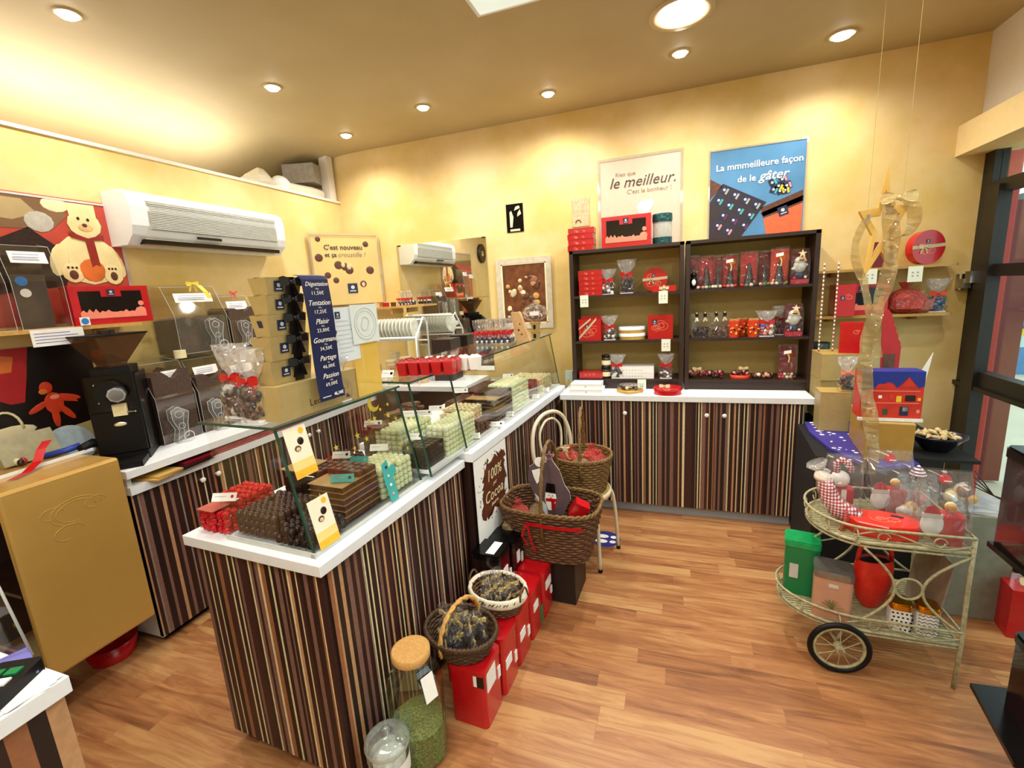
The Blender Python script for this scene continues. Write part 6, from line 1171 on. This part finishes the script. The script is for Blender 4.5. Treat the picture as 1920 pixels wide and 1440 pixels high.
# ================================================================ wire tea trolley
iron = P('aged_cream_iron', '#aaa47e', .55, var=.25, vs=60, bump=.3, bs=150); TX, TY = .78, 2.045
t = thing('tea_trolley', 'cream wire tea trolley with two trays and spoked wheels near the door', 'trolley', (0, 0, 0))
def outline(x0, rx, x1, y0, y1, z, n=18):
    cy, ry = (y0+y1)/2, (y1-y0)/2
    return [(x1, y0, z), (x0, y0, z)]+[(x0-rx*math.sin(PI*i/n), cy-ry*math.cos(PI*i/n), z) for i in range(1, n)]+[(x0, y1, z), (x1, y1, z)]
for nm, z, rx, rh in (('upper_tray', .60, .19, .065), ('lower_tray', .20, .29, .06)):
    x1, y0, y1 = 1.085, 2.045, 2.46; b = MB(); x0 = TX
    o1 = outline(x0, rx, x1, y0, y1, z); o2 = outline(x0, rx+.012, x1, y0-.006, y1, z+rh)
    b.tube(o1, .007, iron, 6, True); b.tube(o2, .0055, iron, 6, True); b.tube([(p[0], p[1], p[2]-.016) for p in o1], .005, iron, 6, True)
    cy, ry = (y0+y1)/2, (y1-y0)/2; k = 0
    y = y0+.012
    while y < y1:
        xl = x0-rx*math.sqrt(max(0, 1-((y-cy)/ry)**2)); b.box(xl, x1, y-.0045, y+.0045, z-.002, z+.003, iron); y += .0165
    for xx in (.72, .86, 1.0): b.box(xx-.006, xx+.006, y0, y1, z-.008, z-.002, iron)
    # curls between the two rails
    for c0 in (.80, .98): b.tube([(c0+(.018+.004*i/4)*math.cos(i*.5), y0-.003, z+rh*.45+(.018)*math.sin(i*.5)) for i in range(14)], .0032, iron, 5, True) if 0 else b.tube([(c0+.022*math.cos(i*.45)*(1-i*.02), y0-.004, z+rh*.5+.022*math.sin(i*.45)*(1-i*.02)) for i in range(15)], .003, iron, 5)
    b.tube([(.70+.38*i/20, y0-.004, z+rh*.5+rh*.38*math.sin(2*PI*i/20*1.0)) for i in range(21)], .0032, iron, 5)
    for i in range(2, 17, 3):
        a = PI*i/18; p = (x0-(rx+.006)*math.sin(a), cy-(ry+.003)*math.cos(a), z+rh*.5)
        b.tube([(p[0]-.02*math.cos(a)*math.cos(u)*0+.0, p[1]+.022*math.cos(u), p[2]+.022*math.sin(u)) for u in [.45*k_ for k_ in range(14)]], .003, iron, 5)
    b.build(nm, t)
for x, y, r_ in ((1.085, 2.045, 1), (1.085, 2.46, 1)): MB().tube([(x, y, 0), (x+.004, y, .2), (x, y, .45), (x, y, .665)], .008, iron, 8).build('leg', t)
for yy in (2.043, 2.46):
    b = MB()
    b.tube([(.74+.115*math.sin(PI*i/14), yy, .58-.34*i/14) for i in range(15)], .0055, iron, 6); b.tube([(1.08-.135*math.sin(PI*i/14), yy, .585-.33*i/14) for i in range(15)], .0055, iron, 6)
    b.tube([(.90+.045*math.cos(u), yy, .42+.045*math.sin(u)) for u in [2*PI*i/24 for i in range(24)]], .005, iron, 6, True); b.build('side_scrollwork', t)
MB().tube([(.74-.22*i/8+.0*i, 2.30, .585-.17*math.sin(PI/2*i/8)) for i in range(9)], .0055, iron, 6).tube([(.56, 2.30, .42), (.80, 2.46, .40)], .004, iron, 6).build('end_brace', t)
for yy in (2.02, 2.49):
    w = thing('wheel', None, None, (.678, yy, .118)); w.parent = t
    M = Matrix.Rotation(PI/2, 4, 'X')
    MB().tube([(.107*math.cos(a), 0, .107*math.sin(a)) for a in [2*PI*i/36 for i in range(36)]], .0115, blackm, 8, True).build('tyre', w)
    b = MB().tube([(.092*math.cos(a), 0, .092*math.sin(a)) for a in [2*PI*i/36 for i in range(36)]], .007, iron, 6, True).cyl((0, -.022, 0), (0, .022, 0), .016, iron).cyl((0, -.028, 0), (0, -.02, 0), .009, silver)
    for i in range(12): a = 2*PI*i/12; b.cyl((.012*math.cos(a), (-1)**i*.012, .012*math.sin(a)), (.092*math.cos(a), 0, .092*math.sin(a)), .0018, iron, n=5)
    b.build('spoked_rim', w)
MB().cyl((.678, 2.02, .118), (.678, 2.49, .118), .006, iron, n=8).tube([(.678, 2.06, .118), (.70, 2.06, .18)], .006, iron, 6).tube([(.678, 2.45, .118), (.70, 2.45, .18)], .006, iron, 6).build('axle', t)
zt_, zl_ = .604, .204
tin('dark green square tin at the rounded left end of the lower trolley tray', .145, .12, .27, green, P('green_lid', '#109a55', .25), (.585, 2.285, zl_), -.2, [('F', -.03, .12, .035, .07, lgrey)])
tt = tin('pinkish square tin with a silver lid and plant print on the lower trolley tray', .145, .13, .225, P('peach', '#c08f74', .4, var=.04), P('lid_silver', '#8e8a88', .3, metal=.8), (.67, 2.135, zl_), -.22, [('F', 0, .165, .035, .014, lgrey)])
b = MB(); q = random.Random(2)
for k in range(7): a = .3+k*.4; b.band([(0, -.0665, .06), (.02*math.cos(a), -.0665, .06+.03*math.sin(a)), (.04*math.cos(a), -.0665, .065+.035*math.sin(a))], (.004, 0, .002), P('leaf_print', '#6f7440') if k == 0 else bpy.data.materials['leaf_print'])
b.build('printed_plant', tt)
t = thing('toy_purse', 'red plastic oval basket purse with a handle on the lower trolley tray', 'purse', (.845, 2.22, zl_), .25)
b = MB().lathe([(.03, 0), (.062, .04), (.078, .12), (.080, .20), (.072, .235)], P('red_plastic', '#d8281a', .35, coat=.3), n=24, sy=.55, caps=False).lathe([(.072, .235), (.066, .232), (.05, .05)], redp, n=24, sy=.5, caps=False); b.build('purse_body', t); MB().tube([(.07*math.cos(a), 0, .23+.115*math.sin(a)) for a in [PI*i/14 for i in range(15)]], .009, bpy.data.materials['red_plastic'], 8).build('handle', t)
MB().lathe([(.065, .12), (.06, .225)], blackm, n=20, sy=.5).build('dark_filling', t)
for k, (x, lab) in enumerate(((.905, 'small square tin with black dots and a gold lid on the lower trolley tray'), (.995, 'small square tin with black zigzag lines and a gold lid on the lower trolley tray'))):
    o = tin(lab, .078, .078, .125, whitep, goldm, (x, 2.105, zl_), -.12, None, 'patterned_tin', .028); b = MB(); q = random.Random(k)
    if k == 0:
        for i in range(5):
            for j in range(5): b.prism(circ(7, .0045, -.03+.015*i+.004*(j % 2), .012+.018*j, .8), black, (0, -.0365, 0), ex, ez, .0008)
    else:
        for j in range(6): b.tube([(-.034+.068*i/16, -.0372, .012+.015*j+.0035*math.sin(i*1.57)) for i in range(17)], .0014, black, 4)
    b.build('printed_pattern', o)
t = thing('cardboard_sign', 'brown cardboard sheet leaning in the right end of the lower trolley tray', 'cardboard', (1.05, 2.24, zl_)); MB().bx((-.0, .0, .15), (.006, .26, .31), P('card_grey', '#8c7a66', .7), (0, .12, 0)).build('sheet', t)
# goods on the upper tray
ging = P('gingham', '#d98f9c', .7)
def gingham(name):
    m, t_, p = nt(name); L = t_.links; tc = N(t_, 'ShaderNodeTexCoord'); 
    c1_ = N(t_, 'ShaderNodeTexWave', i_Scale=26.0); c1_.bands_direction = 'X'; c2_ = N(t_, 'ShaderNodeTexWave', i_Scale=26.0); c2_.bands_direction = 'Z'
    L.new(tc.outputs['Object'], c1_.inputs[0]); L.new(tc.outputs['Object'], c2_.inputs[0])
    a = N(t_, 'ShaderNodeMath', operation='ADD'); L.new(c1_.outputs['Fac'], a.inputs[0]); L.new(c2_.outputs['Fac'], a.inputs[1])
    r = N(t_, 'ShaderNodeValToRGB'); r.color_ramp.interpolation = 'CONSTANT'; L.new(a.outputs[0], r.inputs[0]); e = r.color_ramp.elements
    e[0].color = lin('#f0e6e4')+[1]; e[1].position = .75; e[1].color = lin('#dfa3ac')+[1]; x = e.new(.97); x.color = lin('#a8283c')+[1]
    L.new(r.outputs[0], p.inputs['Base Color']); p.inputs['Roughness'].default_value = .8; return m
gm = gingham('red_gingham')
t = thing('gift_stocking', 'red and white gingham stocking wrapped in cellophane on the trolley', 'stocking', (.70, 2.21, zt_+.01), -.2)
b = MB(); pts = [(-.065, .03, .17), (-.055, .015, .13), (-.04, 0, .09), (-.01, -.01, .055), (.03, -.02, .04), (.07, -.03, .035)]; b.tube(pts, .04, gm, 14, rr=[.030, .034, .038, .042, .038, .026]); b.build('stocking_body', t)
MB().tube([(-.070, .033, .165), (-.066, .03, .185)], .036, P('fluff', '#e9dcc8', .8, bump=.4), 14).build('cuff', t); MB().lathe([(.036, .0), (.02, .02), (.045, .05), (.04, .06)], cellow, n=11, smooth=False, caps=False, M=Matrix.Translation((-.072, .036, .19)) @ Matrix.Rotation(-.5, 4, 'Y')).build('cellophane_frill', t); MB().tube(pts, .045, cello, 10, rr=[.034, .040, .044, .048, .044, .032]).build('cellophane', t)
def cellobag(label, w, d, h, loc, rz=0):
    t = thing('gift_bag', label, 'gift bag', loc, rz); q = random.Random(int(w*1000))
    vs = []
    for j in range(6):
        k = j/5; z = h*k; dd = d/2*(1-.8*max(0, (k-.5)*2)); ww = w/2*(1+.06*math.sin(3*k))
        vs += [(-ww, -dd, z), (0, -dd*1.15, z), (ww, -dd, z), (ww, dd, z), (0, dd, z), (-ww, dd, z)]
    vs = [(x+q.uniform(-.003, .003), y+q.uniform(-.003, .003), z+.001) for x, y, z in vs]
    MB().add(vs, [(6*j+i, 6*j+(i+1) % 6, 6*j+6+(i+1) % 6, 6*j+6+i) for j in range(5) for i in range(6)], bigfilm).build('clear_film', t); return t
bigfilm = FILM('big_bag_film', (.95, .95, .95), .06, crinkle=16, haze=.07)
t = cellobag('clear bag with a gingerbread figure and red striped jar beside the gingham stocking', .13, .09, .26, (.745, 2.36, zt_))
MB().rbox(-.04, .04, -.03, .03, .004, .012, .01, whitep).rbox(-.042, .042, -.032, .032, .03, .10, .01, P('red_stripe', '#c8283c', .5)).box(-.01, .01, -.034, -.03, .03, .10, whitep).rbox(-.045, .045, -.034, .034, .018, .03, .01, whitep).build('striped_jar', t)
MB().ball((-.01, 0, .14), (.04, .03, .04), whitep, 12, 7).ball((-.045, 0, .11), (.02, .02, .03), wood, 10, 6).build('gingerbread_figure', t); MB().tube([(-.02, 0, .17), (-.03, 0, .215), (-.01, 0, .235), (.02, 0, .215), (.035, 0, .18)], .014, gm, 8).build('gingham_hat', t)
def santa_bag(label, loc, rz, plain):
    t = cellobag(label, .15, .10, .30, loc, rz)
    MB().rbox(-.015, .07, -.035, .035, .003, .12, .015, P('felt_red', '#b3121c', .85, bump=.2) if 'felt_red' not in bpy.data.materials else bpy.data.materials['felt_red']).build('red_cup', t)
    MB().ball((-.035, -.038, .085), (.037, .008, .05), P('beard', '#dfe2e2', .7) if 'beard' not in bpy.data.materials else bpy.data.materials['beard'], 16, 8).build('white_beard', t)
    MB().prism([(-.065, .125), (-.01, .125), (-.02, .155), (-.035, .165), (-.055, .155)], bpy.data.materials['felt_red'], (0, -.036, 0), ex, ez, .006).box(-.068, -.006, -.046, -.034, .115, .130, lgrey).build('red_hat', t)
    cluster(MB(), (wood, ivory), .018, .05, .05, .05, 6, 3, True).build('biscuits', t).location = (.03, 0, .12)
    MB().prism(circ(14, .02, .0, .265), P('sticker_red', '#e0202c', .4) if 'sticker_red' not in bpy.data.materials else bpy.data.materials['sticker_red'], (0, -.028, 0), ex, (0, .1, 1), .001).box(-.012, .012, -.030, -.029, .262, .266, whitep).build('red_seal', t); return t
santa_bag('clear bag with a red seal at the back of the upper trolley tray', (.905, 2.33, zt_), 0, 1); santa_bag('clear bag with a red seal at the front right of the upper trolley tray', (1.005, 2.12, zt_), -.1, 0)
t = thing('wrapped_gift_box', 'low octagonal orange red box in shiny film at the middle of the trolley', 'box', (.835, 2.15, zt_), -.12)
MB().lathe([(.125, 0), (.13, .01), (.13, .055), (.125, .06)], P('fire_red', '#dd2c1c', .3, coat=.5, var=.1), n=8, sx=1.05, sy=.62, smooth=False).build('box_body', t); b = MB(); swirl(b, (.01, 0, .0605), (1, 0, 0), (0, 1, 0), .16, .09, redl, 3, 4, .0015); b.prism([(.0, .0), (.04, -.008), (.045, .006), (.005, .016)], navy, (.03, .03, .061), ex, (0, 1, 0), .0005); b.build('printed_lid', t)
MB().lathe([(.02, .0), (.03, .02), (.06, .045), (.05, .05)], redt, n=9, smooth=False, caps=False, M=Matrix.Translation((-.10, 0, .02)) @ Matrix.Rotation(-1.3, 4, 'Y')).build('film_frill', t)
for k, (x, y, lab) in enumerate(((1.02, 2.36, 'clear bag of mixed gifts behind the tall red cup bag'), (.955, 2.25, 'flattened clear bag with orange filling between the two santa bags'))):
    t = cellobag(lab, .13, .08, .19, (x, y, zt_), .5*k); cluster(MB(), (orange, ivory, wood, lgrey), .024, .10, .06, .10, 12, k+3, True).build('sweets', t)
t = thing('striped_hat', 'purple and white striped cap of a figure behind the right gift bag', 'hat', (1.01, 2.33, .845)); M = None
b = MB()
for k in range(8): b.lathe([(.03*math.cos(k*.19), .006*k), (.03*math.cos(k*.19+.19), .006*(k+1))], (P('cap_purple', '#6d2a5c') if k == 0 else bpy.data.materials['cap_purple']) if k % 2 == 0 else whitep, n=16, caps=False)
b.build('cap', t)
bpy.data.objects['striped_hat'].location.z = zt_+.19
# ================================================================ display table, boxes and calendar house
t = thing('display_table', 'black draped table with a purple starred cloth in the right corner', 'table', (0, 0, 0))
pts = [(.715, 2.66), (1.25, 2.66), (1.25, 3.55), (.87, 3.55), (.87, 3.265), (.76, 3.265)]; MB().prism(pts, P('black_drape', '#0a0808', .8), (0, 0, 0), ex, (0, 1, 0), .74).build('table_body', t)
MB().box(.90, 1.39, 2.66, 3.3, .741, .7565, bpy.data.materials['black_drape']).build('table_top', t)
MB().add([(.713, 2.655, 0), (.715, 2.66, 0), (.715, 2.66, .74), (.713, 2.655, .74), (.735, 2.652, 0), (.735, 2.652, .74)], [(0, 1, 2, 3), (0, 3, 5, 4)], dwood).build('brown_edge', t)
pc = P('purple_cloth', '#3a2f8a', .6, var=.08); b = MB().prism([(.80, 3.26), (.775, 3.05), (.80, 2.75), (.885, 2.55), (.93, 2.50), (1.12, 2.58), (1.12, 3.26)], pc, (0, 0, .7415), ex, (0, 1, 0), .0165); b.build('purple_cloth', t)
b = MB(); q = random.Random(12); 
for k in range(34): x, y = q.uniform(.82, .97), q.uniform(2.58, 3.25); b.prism(circ(10, q.uniform(.004, .013)), whitep, (x+.0, y, .7580), ex, (0, 1, 0), .0006)
b.build('printed_snow', t)
zt3 = .7585
def gbx(label, x, y, w, d, h, z, rz, m=gb, nm='gold_box'):
    t = thing(nm, label, 'box', (x, y, z), rz); MB().box(-w/2, w/2, -d/2, d/2, 0, h, m).build('box_body', t, bev=.002); MB().box(-w/2-.001, w/2+.001, -d/2-.001, d/2+.001, h-.004, h+.001, gbs).build('lid', t); return t
gbf = P('box_gold_front', '#b98f40', .4, metal=.2, var=.05)
gbx('big gold box under the advent calendar house on the purple cloth', 1.025, 2.79, .19, .36, .185, zt3, -.12, gbf); gbx('grey gold box standing left of the advent calendar house', .905, 3.14, .15, .14, .235, zt3, -.05)
gbx('gold box against the bookcase side, behind the grey gold box', .985, 3.41, .22, .24, .26, zt3, 0); gbx('wide gold box on top of the pile beside the bookcase', .995, 3.39, .24, .22, .165, zt3+.2625, .02, gb)
t = thing('advent_calendar', 'red and blue advent calendar house on the big gold box', 'advent calendar', (1.01, 2.655, zt3+.1885), -.02); hr = P('house_red', '#c8301e', .4, var=.15, vs=20)
MB().box(-.125, .125, 0, .10, .012, .245, hr).build('box_body', t); MB().box(-.13, .13, -.012, .005, 0, .014, P('snow_card', '#e3e8e6', .6)).build('snow_base', t)
MB().prism([(-.125, .150), (-.06, .165), (-.02, .195), (.0, .19), (.02, .165), (.062, .222), (.105, .165), (.125, .175), (.125, .245), (-.125, .245)], P('night_blue', '#1f2f8c', .4), (0, -.001, 0), ex, ez, .0012).box(-.125, .125, 0, .1, .245, .2462, bpy.data.materials['night_blue']).build('printed_sky', t)
MB().prism([(-.07, .165), (-.055, .185), (-.03, .185), (-.02, .165)], hr, (0, -.0024, 0), ex, ez, .001).prism([(.03, .17), (.062, .218), (.095, .17)], hr, (0, -.0024, 0), ex, ez, .001).build('printed_gables', t)
b = MB()
for x, z, w, h, m_ in ((-.085, .115, .02, .028, orange), (-.045, .12, .014, .014, whitep), (-.09, .05, .014, .03, beige), (.03, .11, .02, .03, yell), (.075, .115, .04, .03, choc), (-.10, .085, .012, .014, choc), (.11, .05, .012, .016, redl), (-.02, .045, .022, .03, P('tree_green', '#3c4a28')), (.055, .05, .035, .045, navy), (.06, .06, .022, .02, lgrey), (.11, .11, .012, .014, yell), (-.065, .04, .012, .024, yell), (.0, .12, .014, .02, orange)): MB().box(x-w/2, x+w/2, -.0016, 0, z-h/2, z+h/2, m_).build('printed_window', t)
b = MB()
for z in (.088, .148): b.box(-.11, .11, -.002, 0, z, z+.003, redl)
b.build('printed_ledge', t)
t = bow_bag('pine cone in a clear bag with a twisted top beside the advent calendar house', .20, .06, (choc, milk), seed=51, rm=redl, n=24, r=.010, base=False); t.location = (.955, 3.10, zt3+.238)
t = gift_box('tall red box with a pale reindeer print standing on the piled gold boxes', .115, .08, .185, red, sw=1, seed=2); t.location = (1.035, 3.34, zt3+.4295); t.rotation_euler[2] = -.25
dg = P('pot_green', '#25352c', .35); t = thing('pot', 'dark green pot behind the tall striped sticks beside the bookcase', 'pot', (.945, 3.61, zt3+.0)); MB().lathe([(.05, .0), (.055, .40), (.06, .46), (.057, .46), (.05, .42)], dg, n=24).build('pot_body', t)
for k, (x, y) in enumerate(((.885, 3.40), (.96, 3.40))):
    t = thing('striped_stick', '%s of two tall red and white striped sticks beside the bookcase' % ('left', 'right')[k], 'stick', (x, y, zt3+.4295)); b = MB()
    for j in range(44): b.cyl((0, 0, j*.0125), (0, 0, (j+1)*.0125), .0045, whitep if j % 2 else P('stick_brown', '#8c5a44') if j == 0 else bpy.data.materials.get('stick_brown') or P('stick_brown', '#8c5a44'), n=7)
    b.build('stick_body', t)
# wall shelves with rounded ends
shm = P('shelf_ochre', '#b08a45', .5, var=.15, vs=8, stretch=(1, 6, 1))
for z, x1, lab in ((1.675, 1.66, 'upper pale wall shelf with a rounded end beside the bookcase'), (1.375, 1.655, 'lower pale wall shelf with a rounded end beside the bookcase')):
    t = thing('wall_shelf', lab, 'shelf', (0, 0, z)); pts = [(.89, 3.798), (.89, 3.60)]+[(x1-.10+.10*math.sin(PI/2*i/6), 3.66-.06*math.cos(PI/2*i/6)+0) for i in range(7)]+[(x1, 3.798)]
    MB().prism(pts, shm, (0, 0, 0), ex, (0, 1, 0), .016).build('shelf_board', t)
    for xx in (1.03, 1.50): MB().lathe([(.03, -.03), (.012, 0)], shm, (xx, 3.77, 0), 12).build('bracket', t)
t = round_tin('round red ribboned tin standing on the upper wall shelf by the door', .105, .055, seed=4); t.location = (1.50, 3.70, 1.6915); t.rotation_euler[2] = .35
t = gift_box('dark red box half hidden by the hanging star on the upper wall shelf', .06, .05, .16, dred, sw=1); t.location = (1.25, 3.69, 1.6915)
t = gift_box('large red gift box with a dark window on the lower wall shelf', .30, .10, .205, red, sw=0, lg=None); t.location = (1.165, 3.69, 1.3915); t.rotation_euler[2] = .0; window_art(t, .30, .205, .10)
t = gift_box('plain red box with a small dark label, left on the lower wall shelf', .10, .06, .205, red, sw=1, lg=(-.02, .12, .026)); t.location = (1.065, 3.605+.0, 1.3915)
wrapped('crumpled shiny red wrapped gift on the lower wall shelf', .11, redt, redp, (1.42, 3.69, 1.3915), seed=4); wrapped('second crumpled red wrapped gift with a pink film side', .075, FILM('pink_film', (.95, .6, .55), .15, 40, haze=.4, hazecol=(.8, .3, .25)), redp, (1.50, 3.70, 1.3915), seed=6)
bow_bag('navy blue cellophane bag with an orange top on the lower wall shelf', .21, .08, (navy, P('foil_blue', '#3c6c9c', .25, metal=.6)), rm=orange, seed=61, r=.016).location = (1.585, 3.69, 1.3915)
for x, z, lab in ((1.425, 1.685, 'white price card under the round red tin on the upper wall shelf'), (1.19, 1.685, 'white price card hanging behind the gold star')): card_tag(lab, .075, .095).location = (x, 3.5985, z)
t = thing('countdown_strip', 'tall narrow red advent strip with zigzag edge leaning behind the star ribbon', 'strip', (1.245, 3.42, zt3), .05)
pts = [(0, 0), (.075, 0), (.105, .45)]+[(.10-.006*i+(.006 if i % 2 else 0), .45+.022*i) for i in range(10)]+[(.03, .68), (0, .65)]
MB().prism(pts, redp, (0, 0, 0), ex, (0, .12, 1), -.006).build('strip_body', t); MB().box(.015, .075, -.001, .03, .30, .40, choc).build('printed_picture', t) if 0 else None
b = MB(); b.prism([(.012, .28), (.07, .28), (.075, .40), (.012, .40)], milk, (0, -.001, 0), ex, (0, .12, 1), .001).prism([(.012, .12), (.06, .12), (.065, .22), (.012, .22)], orange, (0, -.001, 0), ex, (0, .12, 1), .001).prism([(.02, .02), (.06, .02), (.06, .09), (.02, .09)], navy, (0, -.001, 0), ex, (0, .12, 1), .001); b.build('printed_picture', t)
tag(MB().prism([(-.02, 0), (.045, .0), (.10, .44), (.02, .25)], whitep, (1.30, 3.22, zt3), ex, ez, -.004).build('white_paper_cone'), 'white paper cone with a small mark behind the advent calendar', 'paper cone')
t = thing('sweet_bowl', 'dark metal bowl of wrapped sweets right of the big gold box', 'bowl', (1.275, 2.80, zt3)); MB().lathe([(.05, 0), (.06, .01), (.10, .06), (.118, .075), (.12, .085), (.112, .082), (.09, .06), (.05, .015)], P('pewter', '#3a3848', .3, metal=.8), n=32, sy=.8).build('bowl_body', t)
q = random.Random(21); wsm = [P('wrap_'+n, h, .35, var=.15) for n, h in (('straw', '#c9b27c'), ('cream', '#e6dcc0'), ('brown', '#7a4f34'), ('silver', '#b8b4a8'))]
sw = MB().ball((0, 0, .012), (.022, .012, .011), wsm[0], 8, 5).add([(.02, -.008, .012), (.036, -.012, .02), (.036, .012, .004), (-.02, -.008, .012), (-.036, -.012, .004), (-.036, .012, .02)], [(0, 1, 2), (3, 4, 5)], wsm[0])
swp = proto('wrapped_sweet', sw, 'x', 'sweet')
for k in range(26): a = q.random()*6.28; r = .08*math.sqrt(q.random()); swp.put((1.275+r*math.cos(a), 2.80+r*.8*math.sin(a), zt3+.065+.035*(1-r/.08)*q.random()), q.random()*6, 'straw coloured wrapped sweet in the dark metal bowl', 'wrapped sweets in the metal bowl')
# hanging star with ribbons
t = thing('hanging_star', 'big hollow gold card star with mesh ribbons hanging from the ceiling', 'star decoration', (.855, 2.50, 1.86)); sg = P('star_card', '#e0b45a', .45, metal=.15, var=.12, vs=10); 
o = starpts(.235, .095, 5, PI/2+.02); i_ = starpts(.145, .055, 5, PI/2+.02); o = [(p[0]*.40, p[1]*(1.05 if p[1] > 0 else 1.1)) for p in o]; i_ = [(p[0]*.40, p[1]*(1.05 if p[1] > 0 else 1.1)) for p in i_]
b = MB(); n = 10; vs = [(p[0], -.012, p[1]) for p in o]+[(p[0], -.012, p[1]) for p in i_]; vs += [(x, .012, z) for x, y, z in vs]
fs = []
for k in range(n): j = (k+1) % n; fs += [(k, j, n+j, n+k), (2*n+k, 3*n+k, 3*n+j, 2*n+j), (k, 2*n+k, 2*n+j, j), (n+k, n+j, 3*n+j, 3*n+k)]
b.add(vs, fs, sg); b.build('star_frame', t); b = MB().box(-.062, -.052, -.016, .016, .03, .055, silver).box(.06, .07, -.016, .016, .10, .125, silver); b.build('clip', t)
mesh_r = FILM('mesh_ribbon', (.88, .80, .58), .05, 22, haze=.26, hazecol=(.66, .56, .32))
def rib(pts, w, seed):
    q = random.Random(seed); return MB().band(pts, [(w*math.cos(.5*math.sin(i*.9+seed)), w*.8*math.sin(.5*math.sin(i*.9+seed)), .006) for i in range(len(pts))], mesh_r, .0006)
rib([(.005+.03*math.sin(z*7), -.02, .10-z) for z in [k*.03 for k in range(42)]], .062, 1).build('mesh_ribbon', t); rib([(-.065-.035*math.sin(PI*k/9), -.02, .04-.25*k/9) for k in range(10)]+[(-.06+.012*k, -.025, -.22-.05*k) for k in range(8)], .034, 4).build('mesh_ribbon', t)
rib([(.04+.05*math.sin(PI*k/10)+.02*k/10, -.03, .11+.02*math.sin(PI*k/5)-.16*k/10) for k in range(11)], .05, 7).build('mesh_ribbon', t); b = MB(); bow(b, (.04, -.03, .11), .065, goldr, tails=False); b.build('gold_bow', t)
for x, z in ((-.057, .05), (.065, .12)): MB().cyl((x, 0, z), (x+(.0), 0, 1.14), .0008, P('string', '#b5a468', .6) if 'string' not in bpy.data.materials else bpy.data.materials['string'], n=5).build('string', t)
# ================================================================ right foreground
t = thing('grey_box', 'tall grey green carton with papers on top behind the trolley', 'carton', (1.40, 2.66, 0), -.05); MB().box(-.14, .10, -.12, .12, 0, .53, P('carton_grey', '#7f8274', .6)).build('box_body', t, bev=.003)
b = MB(); q = random.Random(3)
for k in range(4): b.bx((0, 0, .532+.004*k), (.22, .2, .003), (whitep, lgrey, whitep, P('news', '#b9bdc0'))[k], (0, 0, q.uniform(-.2, .2)))
b.build('papers', t)
t = thing('twig_bundle', 'bunch of dark twigs and crumpled packaging above the grey carton', 'twigs', (1.36, 2.60, .552)); b = MB()
for k in range(4): b.tube([(-.05+.01*k, 0, .12+.02*k), (.05, -.02, .07), (.14, -.05-.02*k, .02+.012*k)], .003, choc, 5)
b.build('twigs', t); cluster(MB(), (ivory, wood, lgrey, SC[3]), .03, .14, .1, .14, 12, 5, True).build('packaging', t).location = (-.07, 0, 0)
t = gift_box('red box with a small blue label and cream bow on the floor by the door', .24, .16, .24, red, sw=2, lg=(-.0, .12, .035)); t.location = (1.575, 2.50, 0); t.rotation_euler[2] = -.1
b = MB(); bow(b, (-.03, -.03, .262), .05, ivory, up=(0, .3, 1)); b.build('cream_bow', t)
wrapped('crumpled silver film package on the red floor box', .09, cellow, lgrey, (1.60, 2.52, .2445), seed=3)
t = thing('tin_stand', 'black tiered stand with black trays at the right edge', 'stand', (0, 0, 0)); MB().add([(.915, 1.43, .30), (.955, 1.72, .30), (1.45, 1.75, .30), (1.40, 1.30, .30), (.915, 1.43, .285), (.955, 1.72, .285), (1.45, 1.75, .285), (1.40, 1.30, .285)], [(0, 3, 2, 1), (4, 5, 6, 7), (0, 1, 5, 4), (1, 2, 6, 5), (2, 3, 7, 6), (3, 0, 4, 7)], black).build('lower_tray', t)
MB().box(.985, 1.5, 1.40, 1.80, .765, .783, black).build('upper_tray', t); MB().box(1.34, 1.38, 1.5, 1.54, 0, .765, blackm).build('post', t); MB().box(1.15, 1.6, 1.3, 1.7, 0, .02, blackm).build('base', t)
tin('black glossy tin on the upper tray of the black stand at the right edge', .30, .30, .33, bpy.data.materials['maroon_black'], black, (1.14, 1.655, .7835), -.04, None, 'square_tin', .035)
tin('dark maroon tin on the lower tray of the black stand at the right edge', .26, .22, .26, bpy.data.materials['maroon_black'], black, (1.125, 1.545, .3005), -.1, [('T', .03, 0, .08, .05, whitep)])
tag(MB().rbox(-.05, .05, -.03, .03, 0, .012, .01, whitep).build('white_pad', None, (.60, 1.27, 0)), 'white rounded pad on the floor at the bottom right edge', 'pad')
